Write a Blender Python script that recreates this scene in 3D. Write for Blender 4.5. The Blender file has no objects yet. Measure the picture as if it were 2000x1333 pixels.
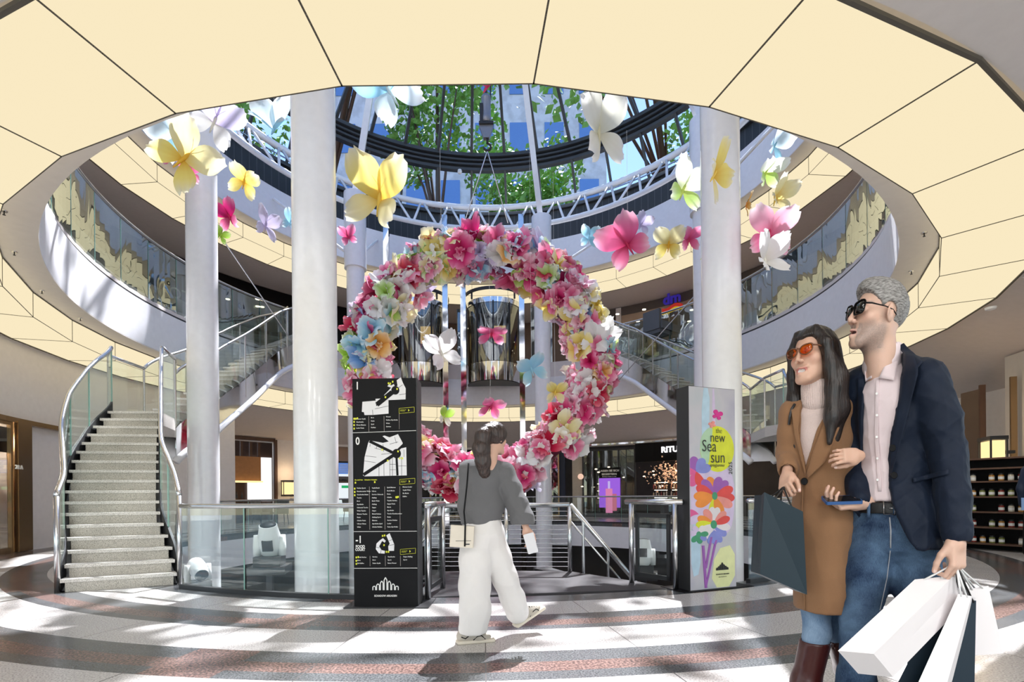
import bpy, math, random
import numpy as np
from mathutils import Vector, Matrix, noise
R_=math.radians; PI=math.pi
sc=bpy.context.scene; col=sc.collection
# ------------------------------------------------------------------ camera
F,HY,CX,ROL,CAMZ=985.1,967.2,979.1,-0.009,1.1
X0,D0=-0.446,12.874                       # axis of the round atrium
cd=bpy.data.cameras.new('camera'); cam=bpy.data.objects.new('camera',cd); col.objects.link(cam)
cd.sensor_width=36; cd.sensor_fit='HORIZONTAL'; cd.lens=F/2000*36
cd.shift_x=-(CX-1000)/2000; cd.shift_y=(HY-666.5)/2000
cd.clip_start=.05; cd.clip_end=400
cr,sr=math.cos(ROL),math.sin(ROL)
cam.matrix_world=Matrix(((cr,-sr,0,0),(0,0,-1,0),(sr,cr,0,CAMZ),(0,0,0,1)))
sc.camera=cam
# ------------------------------------------------------------------ view, sky, sun
vs=sc.view_settings; vs.view_transform='Standard'; vs.look='None'; vs.gamma=1; vs.use_curve_mapping=False
vs.exposure=0
w=bpy.data.worlds.new('sky'); sc.world=w; w.use_nodes=True; nt=w.node_tree
bg=nt.nodes['Background']; sk=nt.nodes.new('ShaderNodeTexSky'); sk.sky_type='NISHITA'
sk.sun_disc=False; sk.sun_elevation=R_(62); sk.sun_rotation=R_(0); sk.air_density=1.0; sk.dust_density=.1; sk.ozone_density=4
hs=nt.nodes.new('ShaderNodeHueSaturation'); hs.inputs['Saturation'].default_value=.95; nt.links.new(sk.outputs[0],hs.inputs['Color']); nt.links.new(hs.outputs[0],bg.inputs[0]); bg.inputs[1].default_value=.34
def lamp(kind,name,loc,energy,color=(1,1,1),size=.1,rot=None,sizey=None):
    l=bpy.data.lights.new(name,kind); l.energy=energy; l.color=color
    if kind=='SUN': l.angle=size
    elif kind=='AREA':
        l.size=size
        if sizey: l.shape='RECTANGLE'; l.size_y=sizey
    else: l.shadow_soft_size=size
    o=bpy.data.objects.new(name,l); o.location=loc
    if rot: o.rotation_euler=rot
    col.objects.link(o); return o
sun=lamp('SUN','sun',(0,30,40),17,(1,.96,.9),R_(.6))
sun.rotation_euler=Vector((-.16,-.52,-1)).to_track_quat('-Z','Y').to_euler()
for i_,(x_,y_) in enumerate([(-4,-1.5),(0,-2.5),(4,-1.5),(-6,-5),(0,-6),(6,-5)]):      # unseen area lamps added overhead behind the camera to raise the ambient light
    lamp('AREA','overhead_fill_lamp',(x_,y_,4.3),110,(1,.97,.93),1.6)
lamp('AREA','rear_fill_light',(-2,-12,2.2),380,(.93,.97,1),9,(R_(-90),0,PI),3.6)  # large unseen area light added behind the camera as frontal fill
# ------------------------------------------------------------------ helpers
def P(x,y,Y):
    a=(x-CX)/F; b=(HY-y)/F
    return Vector(((cr*a-sr*b)*Y, Y, (sr*a+cr*b)*Y+CAMZ))
def pol(a,r,z=0):
    a=R_(a); return Vector((X0+r*math.sin(a),D0-r*math.cos(a),z))
def tag(o,label=None,cat=None,group=None,kind=None):
    if label: o['label']=label
    if cat: o['category']=cat
    if group: o['group']=group
    if kind: o['kind']=kind
    return o
def W(o):
    m=Matrix()
    while o is not None:
        m=o.matrix_basis@m; o=o.parent
    return m
def empty(name,loc,rz=0,**k):
    o=bpy.data.objects.new(name,None); col.objects.link(o); o.location=loc; o.rotation_euler=(0,0,rz); o.empty_display_size=.1
    o.matrix_basis=Matrix.LocRotScale(Vector(loc),Matrix.Rotation(rz,3,'Z').to_quaternion(),None)
    return tag(o,**k)
def objm(name,me,parent=None,world=True,**k):
    o=bpy.data.objects.new(name,me); col.objects.link(o)
    if parent is not None:
        o.parent=parent
        if world:
            me.transform(W(parent).inverted())
    elif world and len(me.vertices):
        c=np.empty(len(me.vertices)*3,'f'); me.vertices.foreach_get('co',c); c=c.reshape(-1,3)
        lo,hi=c.min(0),c.max(0); b=Vector(((lo[0]+hi[0])/2,(lo[1]+hi[1])/2,lo[2]))
        b=Vector([float(q) for q in b]); me.transform(Matrix.Translation(-b)); o.location=b; o.matrix_basis=Matrix.Translation(b)
    return tag(o,**k)
class MB:
    def __init__(s): s.v=[];s.f=[];s.m=[];s.c=None;s.mi=0
    def add(s,V,Fc,mi=None):
        n=len(s.v); s.v+=[tuple(p) for p in V]; s.f+=[tuple(i+n for i in q) for q in Fc]; s.m+=[s.mi if mi is None else mi]*len(Fc); return s
    def box(s,c,d,rz=0,mi=None,M=None):
        x,y,z=[q/2 for q in d]; V=[Vector((a*x,b*y,e*z)) for a in(-1,1) for b in(-1,1) for e in(-1,1)]
        R=M if M is not None else Matrix.Rotation(rz,3,'Z'); c=Vector(c)
        return s.add([R@p+c for p in V],[(0,1,3,2),(4,6,7,5),(0,4,5,1),(2,3,7,6),(0,2,6,4),(1,5,7,3)],mi)
    def path(s,pts,r,n=8,closed=False,mi=None,caps=True,flat=None):
        pts=[Vector(p) for p in pts]; N=len(pts); rr=r if isinstance(r,(list,tuple)) else [r]*N
        V=[];up=None
        for i,p in enumerate(pts):
            if closed: t=pts[(i+1)%N]-pts[i-1]
            else: t=pts[min(i+1,N-1)]-pts[max(i-1,0)]
            t.normalize()
            if up is None: up=Vector((0,0,1)) if abs(t.z)<.9 else Vector((1,0,0))
            x=up.cross(t); 
            if x.length<1e-4: x=Vector((1,0,0)).cross(t)
            x.normalize(); y=t.cross(x); up=y if flat is None else Vector((0,0,1))
            for k in range(n):
                a=2*PI*k/n+PI/n; V.append(p+(x*math.cos(a)+y*math.sin(a)*(flat or 1))*rr[i])
        Fc=[]
        for i in range(N if closed else N-1):
            for k in range(n):
                a=i*n+k;b=i*n+(k+1)%n;c=((i+1)%N)*n+(k+1)%n;d=((i+1)%N)*n+k
                Fc.append((a,b,c,d))
        if caps and not closed: Fc+= [tuple(range(n-1,-1,-1)),tuple((N-1)*n+k for k in range(n))]
        return s.add(V,Fc,mi)
    def tube(s,a,b,r,n=12,r2=None,mi=None): return s.path([a,b],[r,r if r2 is None else r2],n,mi=mi)
    def lathe(s,c,prof,n=24,mi=None,M=None,closed=False):
        V=[]; c=Vector(c)
        for r,z in prof:
            for k in range(n):
                a=2*PI*k/n; p=Vector((r*math.cos(a),r*math.sin(a),z)); V.append((M@p if M is not None else p)+c)
        m=len(prof)
        Fc=[(i*n+k,i*n+(k+1)%n,(i+1)*n+(k+1)%n,(i+1)*n+k) for i in range(m-1) for k in range(n)]
        if prof[0][0]>1e-4: Fc.append(tuple(range(n-1,-1,-1)))
        if prof[-1][0]>1e-4: Fc.append(tuple((m-1)*n+k for k in range(n)))
        return s.add(V,Fc,mi)
    def arc(s,prof,a0,a1,n,mi=None,dz=0,ends=True):
        """sweep a closed (r,z) profile about the atrium axis; dz = rise over the sweep"""
        m=len(prof); full=abs(abs(a1-a0)-360)<1e-6; N=n if full else n+1; V=[]
        for i in range(N):
            t=i/n; a=a0+(a1-a0)*t
            for r,z in prof: V.append(pol(a,r,z+dz*t))
        Fc=[]
        for i in range(n):
            j=(i+1)%N
            for k in range(m):
                l=(k+1)%m; q=(i*m+k,j*m+k,j*m+l,i*m+l); Fc.append(q)
        if not full and ends: Fc+=[tuple(range(m)),tuple(n*m+k for k in range(m-1,-1,-1))]
        return s.add(V,Fc,mi)
    def prism(s,poly,d,M,mi=None):
        """2-D polygon (x,z) extruded by d along local -y, placed by 4x4 M"""
        n=len(poly); V=[M@Vector((x,0,z)) for x,z in poly]+[M@Vector((x,-d,z)) for x,z in poly]
        Fc=[tuple(range(n)),tuple(range(2*n-1,n-1,-1))]+[(i,(i+1)%n+0,(i+1)%n+n,i+n) for i in range(n)]
        return s.add(V,Fc,mi)
    def build(s,name,mats,parent=None,smooth=False,world=True,colors=None,**k):
        me=bpy.data.meshes.new(name); me.from_pydata(s.v,[],s.f)
        if not isinstance(mats,(list,tuple)): mats=[mats]
        for m in mats: me.materials.append(m)
        me.polygons.foreach_set('material_index',s.m)
        if smooth is not False and smooth is not None:
            me.polygons.foreach_set('use_smooth',[True]*len(s.f))
        me.update()
        import bmesh
        bm=bmesh.new(); bm.from_mesh(me); bmesh.ops.recalc_face_normals(bm,faces=bm.faces); bm.to_mesh(me); bm.free()
        if smooth=='auto':
            me.set_sharp_from_angle(angle=R_(38))
        if colors is not None: setcol(me,colors)
        return objm(name,me,parent,world,**k)
def setcol(me,cols):
    a=me.color_attributes.new('Col','FLOAT_COLOR','POINT'); a.data.foreach_set('color',np.asarray(cols,'f').ravel())
def grid_faces(nu,nv,wrap=False):
    return [(i*nv+j,(i+1)*nv+j,(i+1)*nv+(j+1)%nv,i*nv+(j+1)%nv) for i in range(nu-1) for j in range(nv if wrap else nv-1)]
# ------------------------------------------------------------------ materials
def newmat(name):
    m=bpy.data.materials.new(name); m.use_nodes=True; return m,m.node_tree,m.node_tree.nodes['Principled BSDF']
def pm(name,c,rough=.5,metal=0,emit=None,es=0,bump=0,bs=60,var=0,vs_=8,spec=None,coat=0,trans=0,sheen=0,aniso=0):
    m,nt,b=newmat(name); N=nt.nodes; L=nt.links
    b.inputs['Base Color'].default_value=(*c,1); b.inputs['Roughness'].default_value=rough; b.inputs['Metallic'].default_value=metal
    if spec is not None: b.inputs['Specular IOR Level'].default_value=spec
    if coat: b.inputs['Coat Weight'].default_value=coat
    if sheen: b.inputs['Sheen Weight'].default_value=sheen
    if emit: b.inputs['Emission Color'].default_value=(*emit,1); b.inputs['Emission Strength'].default_value=es
    tc=N.new('ShaderNodeTexCoord')
    n=N.new('ShaderNodeTexNoise'); n.inputs['Scale'].default_value=vs_; n.inputs['Detail'].default_value=4; L.new(tc.outputs['Object'],n.inputs['Vector'])
    mx=N.new('ShaderNodeMix'); mx.data_type='RGBA'; v=var or .06
    mx.inputs[6].default_value=(*[q*(1-v) for q in c],1); mx.inputs[7].default_value=(*[min(1,q*(1+v)) for q in c],1)
    L.new(n.outputs[0],mx.inputs[0]); L.new(mx.outputs[2],b.inputs['Base Color'])
    if bump:
        n2=N.new('ShaderNodeTexNoise'); n2.inputs['Scale'].default_value=bs; L.new(tc.outputs['Object'],n2.inputs['Vector'])
        bp=N.new('ShaderNodeBump'); bp.inputs['Strength'].default_value=bump; bp.inputs['Distance'].default_value=.01
        L.new(n2.outputs[0],bp.inputs['Height']); L.new(bp.outputs[0],b.inputs['Normal'])
    return m
def emis(name,c,s):
    m=bpy.data.materials.new(name); m.use_nodes=True; nt=m.node_tree; nt.nodes.clear()
    e=nt.nodes.new('ShaderNodeEmission'); o=nt.nodes.new('ShaderNodeOutputMaterial'); e.inputs[0].default_value=(*c,1); e.inputs[1].default_value=s
    nt.links.new(e.outputs[0],o.inputs[0]); return m
def glassm(name,tint,refl=1.0,rough=.0,base=.04,bump=0):
    m=bpy.data.materials.new(name); m.use_nodes=True; nt=m.node_tree; nt.nodes.clear(); N=nt.nodes; L=nt.links
    t=N.new('ShaderNodeBsdfTransparent'); t.inputs[0].default_value=(*tint,1)
    g=N.new('ShaderNodeBsdfGlossy'); g.inputs['Roughness'].default_value=rough; g.inputs[0].default_value=(.95,1,.98,1)
    lw=N.new('ShaderNodeLayerWeight'); lw.inputs['Blend'].default_value=.5; pw=N.new('ShaderNodeMath'); pw.operation='POWER'; pw.inputs[1].default_value=4; L.new(lw.outputs['Facing'],pw.inputs[0])
    mu=N.new('ShaderNodeMath'); mu.operation='MULTIPLY_ADD'; mu.inputs[1].default_value=refl; mu.inputs[2].default_value=base; mu.use_clamp=True
    L.new(pw.outputs[0],mu.inputs[0])
    mx=N.new('ShaderNodeMixShader'); o=N.new('ShaderNodeOutputMaterial')
    L.new(mu.outputs[0],mx.inputs[0]); L.new(t.outputs[0],mx.inputs[1]); L.new(g.outputs[0],mx.inputs[2]); L.new(mx.outputs[0],o.inputs[0])
    if bump:
        tc=N.new('ShaderNodeTexCoord'); n=N.new('ShaderNodeTexNoise'); n.inputs['Scale'].default_value=.8; n.inputs['Detail'].default_value=1
        L.new(tc.outputs['Object'],n.inputs['Vector']); bp=N.new('ShaderNodeBump'); bp.inputs['Strength'].default_value=bump; bp.inputs['Distance'].default_value=.25
        L.new(n.outputs[0],bp.inputs['Height']); L.new(bp.outputs[0],g.inputs['Normal'])
    return m
def attrm(name,rough=.7,transl=.35,sheen=0):
    m,nt,b=newmat(name); N=nt.nodes; L=nt.links
    a=N.new('ShaderNodeAttribute'); a.attribute_name='Col'; L.new(a.outputs['Color'],b.inputs['Base Color']); b.inputs['Roughness'].default_value=rough
    b.inputs['Specular IOR Level'].default_value=.25
    if sheen: b.inputs['Sheen Weight'].default_value=sheen
    if transl:
        t=N.new('ShaderNodeBsdfTranslucent'); L.new(a.outputs['Color'],t.inputs[0]); mx=N.new('ShaderNodeMixShader'); mx.inputs[0].default_value=transl
        o=N['Material Output']; L.new(b.outputs[0],mx.inputs[1]); L.new(t.outputs[0],mx.inputs[2]); L.new(mx.outputs[0],o.inputs[0])
    return m
M={}
M['white']=pm('white_paint',(.86,.86,.89),.45)
M['colw']=pm('column_lacquer',(.88,.89,.91),.22,coat=.35)
M['soffit']=pm('soffit_plaster',(.74,.70,.67),.7)
M['grayceil']=pm('grey_plaster',(.74,.67,.63),.75)
M['graywall']=pm('grey_wall',(.84,.79,.77),.7)
M['lit']=emis('luminous_panel',(.955,.82,.55),1.0)
M['litjoint']=pm('panel_joint',(.10,.09,.07),.6)
M['steel']=pm('brushed_steel',(.62,.62,.63),.24,1)
M['chrome']=pm('mirror_steel',(.72,.72,.71),.06,1,bump=.25,bs=1.6)
M['dark']=pm('dark_metal',(.03,.031,.034),.45,.2)
M['black']=pm('black_lacquer',(.005,.005,.006),.5,spec=.15)
M['dome']=pm('dome_steel',(.075,.08,.085),.45,.4)
M['glass']=glassm('clear_glass',(.945,.975,.965),.8,0,.05)
M['glassg']=glassm('gallery_glass',(.62,.68,.66),1.0,0.0,.26,bump=.32)
M['skyglass']=glassm('skylight_glass',(.93,.95,1.0),.5,0,.0)
M['shopglass']=glassm('shop_glass',(.8,.8,.78),1.0,0,.08)
M['liftglass']=glassm('lift_glass',(.62,.60,.55),1.0,0,.16)
M['edge']=pm('glass_edge',(.22,.42,.36),.2,spec=.8)
M['wood']=pm('orange_wood',(.42,.20,.08),.5,var=.2)
M['woodd']=pm('dark_wood',(.10,.05,.03),.5,var=.2)
M['beige']=pm('beige_stone',(.52,.46,.38),.4,var=.12)
M['slat']=None
M['paper']=attrm('dyed_paper',.75,.4); M['paper2']=attrm('wreath_paper',.8,.22)
M['txtw']=pm('white_letter',(.85,.85,.83),.5)
M['txty']=pm('yellow_letter',(.75,.78,.03),.5)
M['txtk']=pm('black_letter',(.02,.02,.02),.5)
M['glow']=emis('glowing_letter',(1,.96,.98),2.6)
M['bulb']=emis('downlight_glow',(1,.86,.62),6)
M['warm']=emis('warm_lamp',(1,.75,.36),1.3)
M['navy']=pm('navy',(.01,.02,.05),.5)
# granite for the stairs
def granite(name,c0,c1,sc_,rough=.5):
    m,nt,b=newmat(name); N=nt.nodes; L=nt.links; tc=N.new('ShaderNodeTexCoord')
    v=N.new('ShaderNodeTexNoise'); v.inputs['Scale'].default_value=sc_; v.inputs['Detail'].default_value=3; L.new(tc.outputs['Object'],v.inputs['Vector'])
    r=N.new('ShaderNodeValToRGB'); r.color_ramp.elements[0].position=.38; r.color_ramp.elements[1].position=.56
    r.color_ramp.elements[0].color=(*c0,1); r.color_ramp.elements[1].color=(*c1,1); L.new(v.outputs[0],r.inputs[0])
    n2=N.new('ShaderNodeTexNoise'); n2.inputs['Scale'].default_value=2.2; L.new(tc.outputs['Object'],n2.inputs['Vector'])
    mx=N.new('ShaderNodeMix'); mx.data_type='RGBA'; mx.blend_type='MULTIPLY'; mx.inputs[0].default_value=.35
    L.new(r.outputs[0],mx.inputs[6]); L.new(n2.outputs['Color'],mx.inputs[7])
    L.new(r.outputs[0],b.inputs['Base Color']); b.inputs['Roughness'].default_value=rough; return m
M['gran']=granite('stair_granite',(.26,.24,.20),(.62,.58,.51),150)
M['nose']=granite('nosing_granite',(.42,.40,.36),(.74,.71,.66),120)
def slatmat():
    m,nt,b=newmat('dark_slats'); N=nt.nodes; L=nt.links; tc=N.new('ShaderNodeTexCoord')
    sx=N.new('ShaderNodeSeparateXYZ'); L.new(tc.outputs['Object'],sx.inputs[0])
    at=N.new('ShaderNodeMath'); at.operation='ARCTAN2'; L.new(sx.outputs[0],at.inputs[0]); L.new(sx.outputs[1],at.inputs[1])
    mu=N.new('ShaderNodeMath'); mu.operation='MULTIPLY'; mu.inputs[1].default_value=36; L.new(at.outputs[0],mu.inputs[0])
    fr=N.new('ShaderNodeMath'); fr.operation='FRACT'; L.new(mu.outputs[0],fr.inputs[0])
    r=N.new('ShaderNodeValToRGB'); r.color_ramp.interpolation='CONSTANT'; r.color_ramp.elements[0].color=(.10,.105,.115,1); r.color_ramp.elements[1].color=(.035,.038,.042,1); r.color_ramp.elements[1].position=.07
    L.new(fr.outputs[0],r.inputs[0]); L.new(r.outputs[0],b.inputs['Base Color']); b.inputs['Roughness'].default_value=.5; return m
M['slat']=slatmat()
def floormat():
    m,nt,b=newmat('terrazzo_bands'); N=nt.nodes; L=nt.links; tc=N.new('ShaderNodeTexCoord')
    def math_(op,a,bb=None,c=None):
        n=N.new('ShaderNodeMath'); n.operation=op
        for i,q in enumerate((a,bb,c)):
            if q is None: continue
            if isinstance(q,(int,float)): n.inputs[i].default_value=q
            else: L.new(q,n.inputs[i])
        return n.outputs[0]
    sx=N.new('ShaderNodeSeparateXYZ'); L.new(tc.outputs['Object'],sx.inputs[0])
    X,Y=sx.outputs[0],sx.outputs[1]
    r=math_('SQRT',math_('ADD',math_('MULTIPLY',X,X),math_('MULTIPLY',Y,Y)))
    ang=math_('ARCTAN2',X,math_('MULTIPLY',Y,-1.0))
    def smooth_between(x,a,b_): return math_('MULTIPLY',math_('GREATER_THAN',x,a),math_('LESS_THAN',x,b_))
    dark=None;red=None
    for a,b_,ra,rb in ((7.3,7.76,99,99),(8.29,8.79,8.49,8.67),(9.36,9.9,9.58,9.76),(10.55,11.1,10.75,10.93),(11.75,12.3,11.95,12.1)):
        d=smooth_between(r,a,b_); q=smooth_between(r,ra,rb)
        dark=d if dark is None else math_('MAXIMUM',dark,d); red=q if red is None else math_('MAXIMUM',red,q)
    # red speckled wide patches on some sectors of the dark rings
    sec=math_('FRACT',math_('ADD',math_('MULTIPLY',ang,18/PI),.44))
    wide=math_('MULTIPLY',dark,math_('LESS_THAN',math_('FRACT',math_('ADD',math_('MULTIPLY',ang,18/PI/3),.36)),.10))
    red=math_('MAXIMUM',red,wide)
    # joints
    j1=math_('LESS_THAN',math_('ABSOLUTE',math_('SUBTRACT',math_('FRACT',math_('ADD',math_('MULTIPLY',ang,18/PI*1.5),.2)),.5)),.0035)
    jd=math_('MULTIPLY',math_('LESS_THAN',math_('ABSOLUTE',math_('SUBTRACT',r,9.08)),.004),1.0)
    joint=j1
    def spk(scale,c0,c1,p0,p1):
        n=N.new('ShaderNodeTexNoise'); n.inputs['Scale'].default_value=scale; n.inputs['Detail'].default_value=3; L.new(tc.outputs['Object'],n.inputs['Vector'])
        rp=N.new('ShaderNodeValToRGB'); e=rp.color_ramp.elements; e[0].position=p0; e[1].position=p1; e[0].color=(*c0,1); e[1].color=(*c1,1); L.new(n.outputs[0],rp.inputs[0]); return rp.outputs[0]
    light=spk(90,(.36,.34,.33),(.64,.62,.60),.36,.56); drk=spk(80,(.05,.055,.06),(.13,.135,.14),.4,.6); rd=spk(60,(.085,.055,.05),(.24,.155,.135),.42,.6)
    def mix(f,a,b_):
        x=N.new('ShaderNodeMix'); x.data_type='RGBA'; L.new(f,x.inputs[0]); L.new(a,x.inputs[6])
        if isinstance(b_,tuple): x.inputs[7].default_value=b_
        else: L.new(b_,x.inputs[7])
        return x.outputs[2]
    c=mix(dark,light,drk); c=mix(red,c,rd); c=mix(joint,c,(.12,.11,.11,1))
    L.new(c,b.inputs['Base Color']); 
    n=N.new('ShaderNodeTexNoise'); n.inputs['Scale'].default_value=1.3; L.new(tc.outputs['Object'],n.inputs['Vector'])
    rr=N.new('ShaderNodeMapRange'); rr.inputs[3].default_value=.16; rr.inputs[4].default_value=.32; L.new(n.outputs[0],rr.inputs[0]); L.new(rr.outputs[0],b.inputs['Roughness'])
    b.inputs['Specular IOR Level'].default_value=.5
    return m
M['floor']=floormat()
def text(name,s,size,Mx,mat,parent=None,ext=.002,align='LEFT',world=True,bold=0,sx=1,**k):
    cu=bpy.data.curves.new(name,'FONT'); cu.body=s; cu.size=size; cu.extrude=ext; cu.align_x=align; cu.offset=bold; cu.resolution_u=3
    o=bpy.data.objects.new('tmp',cu); col.objects.link(o)
    dg=bpy.context.evaluated_depsgraph_get(); dg.update()
    me=bpy.data.meshes.new_from_object(o.evaluated_get(dg)); bpy.data.objects.remove(o)
    me.name=name; me.materials.clear(); me.materials.append(mat)
    me.transform(Mx@Matrix.Diagonal((sx,1,1,1)))
    return objm(name,me,parent,world,**k)
def join_me(name,mes,mats,parent=None,world=True,**k):
    mb=MB()
    for i,(me,mi) in enumerate(mes):
        mb.add([v.co for v in me.vertices],[tuple(p.vertices) for p in me.polygons],mi)
    return mb.build(name,mats,parent,world=world,**k)
def text_me(s,size,Mx,ext=.002,align='LEFT',bold=0,sx=1,res=3):
    cu=bpy.data.curves.new('t','FONT'); cu.body=s; cu.size=size; cu.extrude=ext; cu.align_x=align; cu.offset=bold; cu.resolution_u=res
    o=bpy.data.objects.new('tmp',cu); col.objects.link(o)
    dg=bpy.context.evaluated_depsgraph_get(); dg.update()
    me=bpy.data.meshes.new_from_object(o.evaluated_get(dg)); bpy.data.objects.remove(o)
    me.transform(Mx@Matrix.Diagonal((sx,1,1,1))); return me
def struct(o): o['kind']='structure'; return o
# ================================================================== the building
def at_axis(mb,name,mats,smooth=False,**k):
    o=mb.build(name,mats,None,smooth,world=False,**k); o.data.transform(Matrix.Translation((-X0,-D0,0))); o.location=(X0,D0,0); o.matrix_basis=Matrix.Translation((X0,D0,0)); return o
RH=7.45; RL1=8.35; ZF1=6.6
# --- floor with the round opening
m=MB(); m.arc([(RH,0),(34,0),(34,-.12),(RH,-.12)],0,360,180); struct(at_axis(m,'floor',M['floor']))
m=MB(); m.arc([(RH,-.121),(RH+.6,-.121),(RH+.6,-.9),(RH,-.9)],0,360,120); struct(at_axis(m,'trim_1',M['white'],'auto'))
m=MB(); m.arc([(.01,-4.6),(16,-4.6),(16,-4.7),(.01,-4.7)],0,360,90); struct(at_axis(m,'floor_basement',M['floor']))
m=MB(); m.arc([(RH+.6,-.5),(16,-.5),(16,-.6),(RH+.6,-.6)],0,360,90); struct(at_axis(m,'ceiling_basement',M['grayceil']))
m=MB(); m.arc([(11.5,-4.6),(11.6,-4.6),(11.6,-.6),(11.5,-.6)],0,360,90); struct(at_axis(m,'wall_basement',pm('basement_wall',(.10,.09,.085),.6,var=.3,vs_=1)))
# --- gallery fascia and soffit rings, luminous rings
def gallery(z,zt,lo,hi,name,a=(0,360)):
    m=MB(); m.arc([(RL1,z),(RL1,zt),(RL1+.25,zt),(RL1+.25,z+.02)],0,360,144); struct(at_axis(m,'wall_'+name,M['white'],'auto'))
    m=MB(); m.arc([(RL1,z-.001),(8.87,z-.001),(8.87,z-.03),(RL1,z-.03)],0,360,144); struct(at_axis(m,'ceiling_'+name,M['soffit']))
gallery(4.9,5.96,0,0,'gallery')
gallery(10.2,11.62,0,0,'upper_gallery')
m=MB(); m.arc([(RL1+.03,5.96),(12.4,5.96),(12.4,6.6),(RL1+.13,6.6)],0,360,120); struct(at_axis(m,'floor_gallery',M['grayceil']))
OFF=math.degrees(-.4404)
def lum_ring(z0,z1,rin,rout,label,group,zs):
    root=empty('luminous_ceiling_ring',(X0,D0,z0),label=label,cat='ceiling light',group=None)
    root['category']='ceiling light'
    for k in range(36):
        a0=OFF+k*10+.035; a1=OFF+(k+1)*10-.035
        m=MB(); c=math.cos(R_(5)); g=.004
        i0,i1=pol(a0,rin,z0),pol(a1,rin,z0); o0,o1=pol(a0,rout,z0),pol(a1,rout,z0)
        t0,t1=pol(a0,rin,z1-.03),pol(a1,rin,z1-.03); u0,u1=pol(a0,rin+.04,z1-.03),pol(a1,rin+.04,z1-.03)
        j0,j1=pol(a0,rin+.04,z0+.04),pol(a1,rin+.04,z0+.04); p0,p1=pol(a0,rout,z0+.04),pol(a1,rout,z0+.04)
        m.add([i0,i1,o1,o0,t0,t1,u1,u0,j0,j1,p1,p0],[(0,1,2,3),(0,4,5,1),(4,7,6,5),(8,9,6,7),(8,11,10,9),(3,2,10,11),(0,3,11,8),(0,8,7,4),(1,9,10,2),(1,5,6,9)])
        m.build('luminous_panel',M['lit'],root)
    m=MB(); V=[];
    for k in range(36):      # dark joint battens, proud of the panels by a few mm
        a=OFF+k*10; p=pol(a,rin-.006,z0-.006);q=pol(a,rout,z0-.006); t=(q-p).normalized(); n=Vector((-t.y,t.x,0))*.0065
        tt=pol(a,rin-.006,z1)
        m.add([p-n,p+n,q+n,q-n,p-n+Vector((0,0,.03)),p+n+Vector((0,0,.03)),q+n+Vector((0,0,.03)),q-n+Vector((0,0,.03))],[(0,1,2,3),(4,7,6,5),(0,4,5,1),(2,6,7,3),(1,5,6,2),(0,3,7,4)])
        n2=n*.8; b=t*.02
        m.add([p-n2,p+n2,tt+n2,tt-n2,p-n2+b,p+n2+b,tt+n2+b,tt-n2+b],[(0,1,2,3),(4,7,6,5),(0,4,5,1),(2,6,7,3),(1,5,6,2),(0,3,7,4)])
    pts=[pol(OFF+k*10,rin-.004,z0) for k in range(36)]; m.path(pts,.006,4,closed=True)
    pts=[pol(OFF+k*10,rin-.004,z1-.02) for k in range(36)]; m.path(pts,.012,4,closed=True)
    pts=[pol(OFF+k*10,rout+.01,z0) for k in range(36)]; m.path(pts,.022,4,closed=True)
    m.build('joint_frame',M['litjoint'],root)
    return root
lum_ring(4.41,4.88,8.85,9.9,'cream luminous ceiling ring above the ground floor walkway, nearest the camera',None,0)
lum_ring(9.68,10.18,8.85,9.9,'cream luminous ceiling ring on the upper gallery below the skylight',None,0)
# --- ceilings beyond the luminous rings
def cone(r0,z0,r1,z1,a0,a1,n,name,mat):
    m=MB(); m.arc([(r0,z0),(r1,z1),(r1,z1+.08),(r0,z0+.08)],a0,a1,n); return struct(at_axis(m,name,mat,'auto'))
cone(9.92,4.44,12.6,3.5,60,300-2,100,'ceiling_back',M['grayceil'])
m=MB(); m.arc([(9.92,4.43),(34,4.43),(34,4.55),(9.92,4.55)],-62,60,60); struct(at_axis(m,'ceiling_front',M['soffit']))
cone(9.92,9.74,13.4,9.80,0,360,120,'ceiling_upper',M['grayceil'])
# --- roof ring wall with dark slats, roof
m=MB(); m.arc([(10.3,11.2),(10.3,13.95),(10.45,13.95),(10.45,11.2)],0,360,120); struct(at_axis(m,'wall_clerestory',M['slat']))
m=MB(); m.arc([(RL1+.2,11.3),(10.4,11.3),(10.4,11.4),(RL1+.2,11.4)],0,360,90); struct(at_axis(m,'trim_2',M['dark']))
m=MB(); m.arc([(10.3,13.95),(22,13.95),(22,14.1),(10.3,14.1)],0,360,90); struct(at_axis(m,'ceiling_roof',M['dark']))
m=MB(); m.arc([(12.6,3.4),(12.6,6.2),(12.75,6.2),(12.75,3.4)],60,298,90); struct(at_axis(m,'trim_3',M['graywall']))
m=MB(); m.arc([(15.9,6.0),(15.9,14),(16.1,14),(16.1,6.0)],0,360,60); struct(at_axis(m,'wall_upper_back',M['dark']))
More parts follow.
